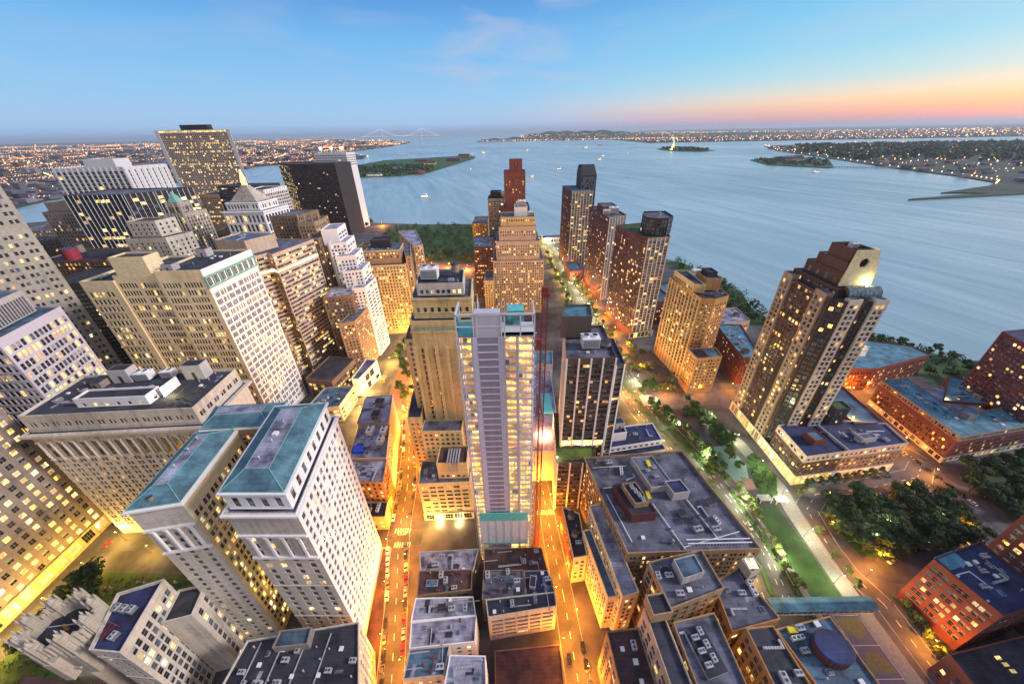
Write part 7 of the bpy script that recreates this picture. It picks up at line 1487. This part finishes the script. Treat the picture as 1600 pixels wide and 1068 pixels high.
for P_, n_t in PL:
    xs = [q_[0] for q_ in P_]; ys = [q_[1] for q_ in P_]; c_ = 0
    while c_ < n_t:
        x, y = rng.uniform(min(xs), max(xs)), rng.uniform(min(ys), max(ys)); c_ += .35
        if not inpoly(x, y, P_) or math.sin(x * .9) * math.sin(y * .7 + x * .2) < -.1: continue
        c_ += .65; q = Vector((x, y, rng.uniform(.1, .9))); a = Vector((rng.gauss(0, 1), rng.gauss(0, 1), rng.gauss(0, .6))).normalized() * .5; b_ = Vector((rng.gauss(0, 1), rng.gauss(0, 1), rng.gauss(0, .6))).normalized() * .5; hp.quad(tuple(q - a), tuple(q - b_), tuple(q + a), tuple(q + b_), rng.choice((0, 0, 1, 2)))
tag(hp.build('ground_cover', [leafA, leafB, leafC], None, 'stuff'), 'low green planting covering the park and garden beds', 'planting')
o = pw.build('park_wood', [leafA, leafB], None, 'stuff'); tag(o, 'dense dark green tree masses of the waterfront park and the river banks', 'trees')
wood([(-960, 2280), (-1150, 2500), (-1200, 3000), (-900, 3100), (-600, 3000), (-480, 2700), (-560, 2450), (-640, 2330)], 300, 14, 'distant_trees', 'dense green trees covering the near half of the long island in the harbour', 12)
wood([(1700, 2570), (1830, 2950), (2300, 3200), (2300, 2870), (1940, 2360), (1850, 2400)], 140, 12, 'distant_trees', 'trees round the edge of the island with the white hall', 10)
wood([(1850, 4500), (1900, 5050), (2190, 4870), (2220, 4400), (2050, 4230)], 150, 16, 'distant_trees', 'dark trees covering the small statue island', 16)
wood([(2400, 2700), (2800, 4000), (3600, 5000), (6500, 4800), (6500, 2600), (4000, 2200)], 900, 14, 'distant_trees', 'dark woods spread over the flat peninsula across the river', 26)
# buildings on the islands
for i, (x, y, w, d_, h, c_, lab) in enumerate(((-480, 3500, 120, 60, 26, 'red', 'long red barracks near the far end of the harbour island'), (-620, 3150, 90, 50, 18, 'tan', 'tan barrack in the middle of the harbour island'), (-760, 2700, 60, 60, 16, 'pale', 'pale house among the trees of the harbour island'), (-560, 2440, 34, 34, 16, 'red', 'round red fort wall at the near right shore of the harbour island'), (-800, 2330, 90, 24, 12, 'white', 'white landing shed on the near shore of the harbour island'), (-430, 3900, 110, 60, 30, 'brown', 'brown block at the right tip of the harbour island'), (-760, 3500, 110, 40, 18, 'red', 'low red building beyond the harbour island trees'),
      (1960, 2700, 110, 50, 22, 'pink', 'long pale hall on the island of the right harbour'), (2080, 2950, 120, 44, 18, 'red', 'red hospital-like building on the island of the right harbour'))):
    e = empty('island_building', (x, y, 0), lab, 'building'); m = MB((x, y, 0))
    if 'round' in lab: m.cyl(x, y, 1, h, 40, 24, 0, 39); m.build('wall', [MW[c_]], e); m = MB((x, y, 0)); m.cyl(x, y, h, h + .6, 30, 24, 0); m.build('roof', [MR['rust']], e)
    else:
        m.box(x - w / 2, x + w / 2, y - d_ / 2, y + d_ / 2, 1, h, 0); m.build('wall', [MW[c_]], e); m = MB((x, y, 0)); m.frustum([(x - w / 2 - 1, y - d_ / 2 - 1), (x + w / 2 + 1, y - d_ / 2 - 1), (x + w / 2 + 1, y + d_ / 2 + 1), (x - w / 2 - 1, y + d_ / 2 + 1)], h, [(x - w / 2 + 8, y - 1), (x + w / 2 - 8, y - 1), (x + w / 2 - 8, y + 1), (x - w / 2 + 8, y + 1)], h + 7, 0); m.build('roof', [MR['rust' if i % 2 else 'blue']], e)
        m = MB((x, y, 0))
        for k in range(int(w / 9)): m.box(x - w / 2 + 3 + k * 9, x - w / 2 + 7 + k * 9, y - d_ / 2 - .2, y - d_ / 2 - .05, 5, 9, 0)
        m.build('windows', [GL['lity' if i in (1, 4) else 'dark']], e, 'stuff')
# statue on its island
sx, sy = 1880, 4600
e = empty('statue', (sx, sy, 1), 'floodlit green statue raising its arm on a stone pedestal on the small island', 'statue'); m = MB((sx, sy, 1))
m.frustum([(sx - 32, sy - 32), (sx + 32, sy - 32), (sx + 32, sy + 32), (sx - 32, sy + 32)], 1, [(sx - 29, sy - 29), (sx + 29, sy - 29), (sx + 29, sy + 29), (sx - 29, sy + 29)], 15, 0)
m.frustum([(sx - 14, sy - 14), (sx + 14, sy - 14), (sx + 14, sy + 14), (sx - 14, sy + 14)], 15, [(sx - 9, sy - 9), (sx + 9, sy - 9), (sx + 9, sy + 9), (sx - 9, sy + 9)], 54, 0); m.box(sx - 10.5, sx + 10.5, sy - 10.5, sy + 10.5, 54, 57, 0); m.build('pedestal', [MW['gold']], e)
m = MB((sx, sy, 1)); prof = [(57, 8.5), (66, 7.8), (78, 6.6), (88, 5.6), (93, 5.9), (97, 4.8), (100, 2.2), (102, 2.0), (104, 2.9), (107, 3.0), (109.5, 1.8)]
for (z0, r0), (z1, r1) in zip(prof, prof[1:]): m.cyl(sx, sy, z0, z1, r0, 14, 0, r1)
m.bar((sx - 4.6, sy, 96), (sx - 6.4, sy, 106), 1.7, 0, 8); m.bar((sx - 6.4, sy, 106), (sx - 6.0, sy, 118), 1.3, 0, 8); m.bar((sx + 4.6, sy, 96), (sx + 6.6, sy - 1, 87), 1.7, 0, 8); m.bar((sx + 6.6, sy - 1, 87), (sx + 4, sy - 5, 85), 1.5, 0, 8); m.box(sx + 3.4, sx + 5, sy - 6, sy - 2, 82, 91, 0)
for k in range(7): a = R(30 + k * 20); m.bar((sx + 2.4 * math.cos(a), sy, 107.5 + 1.5 * math.sin(a)), (sx + 5.6 * math.cos(a), sy, 107.5 + 5 * math.sin(a)), .35, 0)
m.build('figure', [plain('verdigris', (.32, .55, .44), .7)], e)
m = MB((sx, sy, 1)); m.cyl(sx - 6, sy, 118, 121, 1.8, 8, 0, 2.2); m.cyl(sx - 6, sy, 121, 126, 2.0, 8, 1, .2); m.build('torch', [plain('verdigris', (.3, .5, .4)), emit('torch_flame', (1, .7, .25), 12)], e)
for dx_, dy_ in ((-60, -70), (60, -70)):
    ld = bpy.data.lights.new('lamp_light', 'SPOT'); ld.energy = 1.6e6; ld.color = (1, .85, .55); ld.spot_size = R(75); ld.shadow_soft_size = 3
    o = bpy.data.objects.new('lamp_light', ld); COL.objects.link(o); o.parent = e; o.location = (dx_, dy_, 6); o.rotation_euler = (Vector((-dx_, -dy_, 62))).to_track_quat('-Z', 'Y').to_euler()
# suspension bridge far out
bx0, bx1, by = -2900, -1990, 9500
e = empty('suspension_bridge', (-2450, by, WZ), 'distant lit suspension bridge with two towers on the horizon left of centre', 'bridge')
for x in (bx0, bx1):
    m = MB((-2450, by, WZ))
    for s in (-14, 14): m.box(x - 7, x + 7, by + s - 6, by + s + 6, WZ, 318, 0)
    m.box(x - 6, x + 6, by - 14, by + 14, 296, 314, 0); m.box(x - 6, x + 6, by - 14, by + 14, 150, 166, 0); m.build('bridge_tower', [mwhite], e)
m = MB((-2450, by, WZ)); m.box(bx0 - 520, bx1 + 420, by - 14, by + 14, 150, 158, 0); m.build('deck', [plain('far_pale', (.2, .2, .2))], e)
m = MB((-2450, by, WZ)); cabs = []
for i in range(41): f = i / 40; cabs.append((bx0 + (bx1 - bx0) * f, 165 + 150 * (2 * f - 1) ** 2))
for (a, za), (b_, zb) in list(zip(cabs, cabs[1:])) + [((bx0 - 480, 160), (bx0, 315)), ((bx1, 315), (bx1 + 400, 160))]: m.bar((a, by, za), (b_, by, zb), 2.0, 0)
m.build('cable', [emit('cable_lights', (.80, .88, 1), 1.3)], e)
m = MB((-2450, by, WZ))
for i in range(60): octa(m, bx0 - 500 + i * 31, by - 16, 163, 4)
m.build('deck_lamps', [emit('far_light_b', (1, .8, .45), 9)], e, 'stuff')
# pier with the bridge to the right island
e = empty('causeway_bridge', (2250, 2560, 0), 'long thin trestle bridge from the right harbour island to the peninsula', 'bridge'); m = MB((2250, 2560, 0)); a = Vector((2000, 2400)); b_ = Vector((2230, 2260)); 
a = Vector((1930, 2330)); b_ = Vector((2190, 2200)); n_ = Vector((.4, .9)).normalized() * 5
a2 = Vector((1925, 2330)); 
m.prism([tuple(a - n_), tuple(b_ - n_), tuple(b_ + n_), tuple(a + n_)], 3, 5, 0)
for i in range(22): q = a + (b_ - a) * (i / 21); m.box(q.x - 1.5, q.x + 1.5, q.y - 2, q.y + 2, WZ, 3, 0)
m.build('trestle', [MW['conc']], e)
# boats
def boat(x, y, L_, rz, label, lit=True, wake=True, white=False):
    e = empty('boat', (x, y, WZ), label, 'boat', None, R(rz)); k = L_ / 30 * .68
    hull = [(-15, -3.5), (8, -3.8), (13, -2), (15.5, 0), (13, 2), (8, 3.8), (-15, 3.5)]; hull = [(p_[0] * k, p_[1] * k) for p_ in hull]
    m = MB(); m.frustum([(a * .92, b_ * .8) for a, b_ in hull], -.5, hull, 2.4 * k, 0); m.build('hull', [plain('boat_white', (.6, .6, .62)) if white else plain('boat_orange', (.42, .16, .05))], e)
    m = MB(); m.box(-12 * k, 8 * k, -3 * k, 3 * k, 2.4 * k, 4.8 * k, 0); m.box(-10 * k, 6 * k, -2.6 * k, 2.6 * k, 4.8 * k, 6.8 * k, 0); m.box(2 * k, 5 * k, -1.6 * k, 1.6 * k, 6.8 * k, 8.6 * k, 0); m.build('cabin', [mwhite], e)
    if lit:
        m = MB()
        for i in range(8): m.box((-11.5 + i * 2.4) * k, (-10 + i * 2.4) * k, -3.1 * k, 3.1 * k, 3.2 * k, 4.3 * k, 0)
        m.cyl(3.5 * k, 0, 8.6 * k, 9.8 * k, .8 * k, 6, 0); m.build('cabin_light', [emit('boat_light', (1, .72, .35), 5)], e)
    if wake:
        m = MB(); n = 16
        for i in range(n):
            f0_, f1_ = i / n, (i + 1) / n; w0, w1 = (2 + 9 * f0_) * k, (2 + 9 * f1_) * k; x0, x1 = (-15 - 150 * f0_) * k, (-15 - 150 * f1_) * k; c0, c1 = 16 * k * f0_ ** 2, 16 * k * f1_ ** 2
            m.quad((x0, c0 - w0, .12), (x1, c1 - w1, .12), (x1, c1 + w1, .12), (x0, c0 + w0, .12), 0)
        m.build('wake', [wakem], e)
wakem, t, b = newmat('wake_foam'); p = pos(t)
fo = mth(t, 'MULTIPLY', mth(t, 'SUBTRACT', noise(t, p, .05, 5), .42, clamp=True), 2.2, clamp=True); b.inputs['Base Color'].default_value = (.55, .65, .68, 1); t.links.new(fo, b.inputs['Alpha']); b.inputs['Roughness'].default_value = .6
for a in ((-330, 1500, 60, 8, 'white ferry with a broad foamy wake off the ferry landing', True, True, True), (-300, 4800, 90, 200, 'anchored ship with orange lights left of centre in the bay'), (250, 5200, 80, 10, 'second anchored ship with bright lights left of the hills'), (1080, 5600, 120, 5, 'large orange-lit ship in front of the hills'), (330, 2550, 60, 350, 'orange ferry right of the dark red shaft, nearer of the harbour ferries'), (130, 2150, 46, 20, 'small lit ferry close to the right side of the dark red shaft'), (560, 2650, 60, 10, 'long lit ferry right of the slim dark tower'),
          (760, 3300, 70, 5, 'orange ferry in mid bay left of the statue island'), (900, 3800, 64, 0, 'another lit ferry in mid bay, farther out'), (1250, 4200, 40, 240, 'small white boat in front of the statue island', True, True, True), (1640, 2080, 50, 160, 'white ferry leaving the right harbour island', True, True, True), (-420, 4700, 34, 30, 'small white boat left of the anchored ships', True, True, True), (-260, 2700, 30, 60, 'small white motor boat near the tip of the harbour island', True, True, True), (1500, 6600, 150, 0, 'dark barge far out in the bay', False, False), 
          (-1120, 1900, 70, 200, 'white car ferry beside the black harbour tower', False, False, True)):
    boat(*a)
finish_windows()

# ================================================================== the air
hz = bpy.data.materials.new('haze_air'); hz.use_nodes = True; ht = hz.node_tree; ht.nodes.clear()
ho = nd(ht, 'ShaderNodeOutputMaterial'); hv = nd(ht, 'ShaderNodeVolumePrincipled'); hv.inputs['Density'].default_value = 2.6e-5; hv.inputs['Color'].default_value = (.80, .90, 1, 1); hv.inputs['Anisotropy'].default_value = .2
ht.links.new(hv.outputs[0], ho.inputs['Volume'])
m = MB(); m.box(-97000, 97000, -97000, 97000, -12, 420, 0); m.build('haze', hz, None, 'stuff')
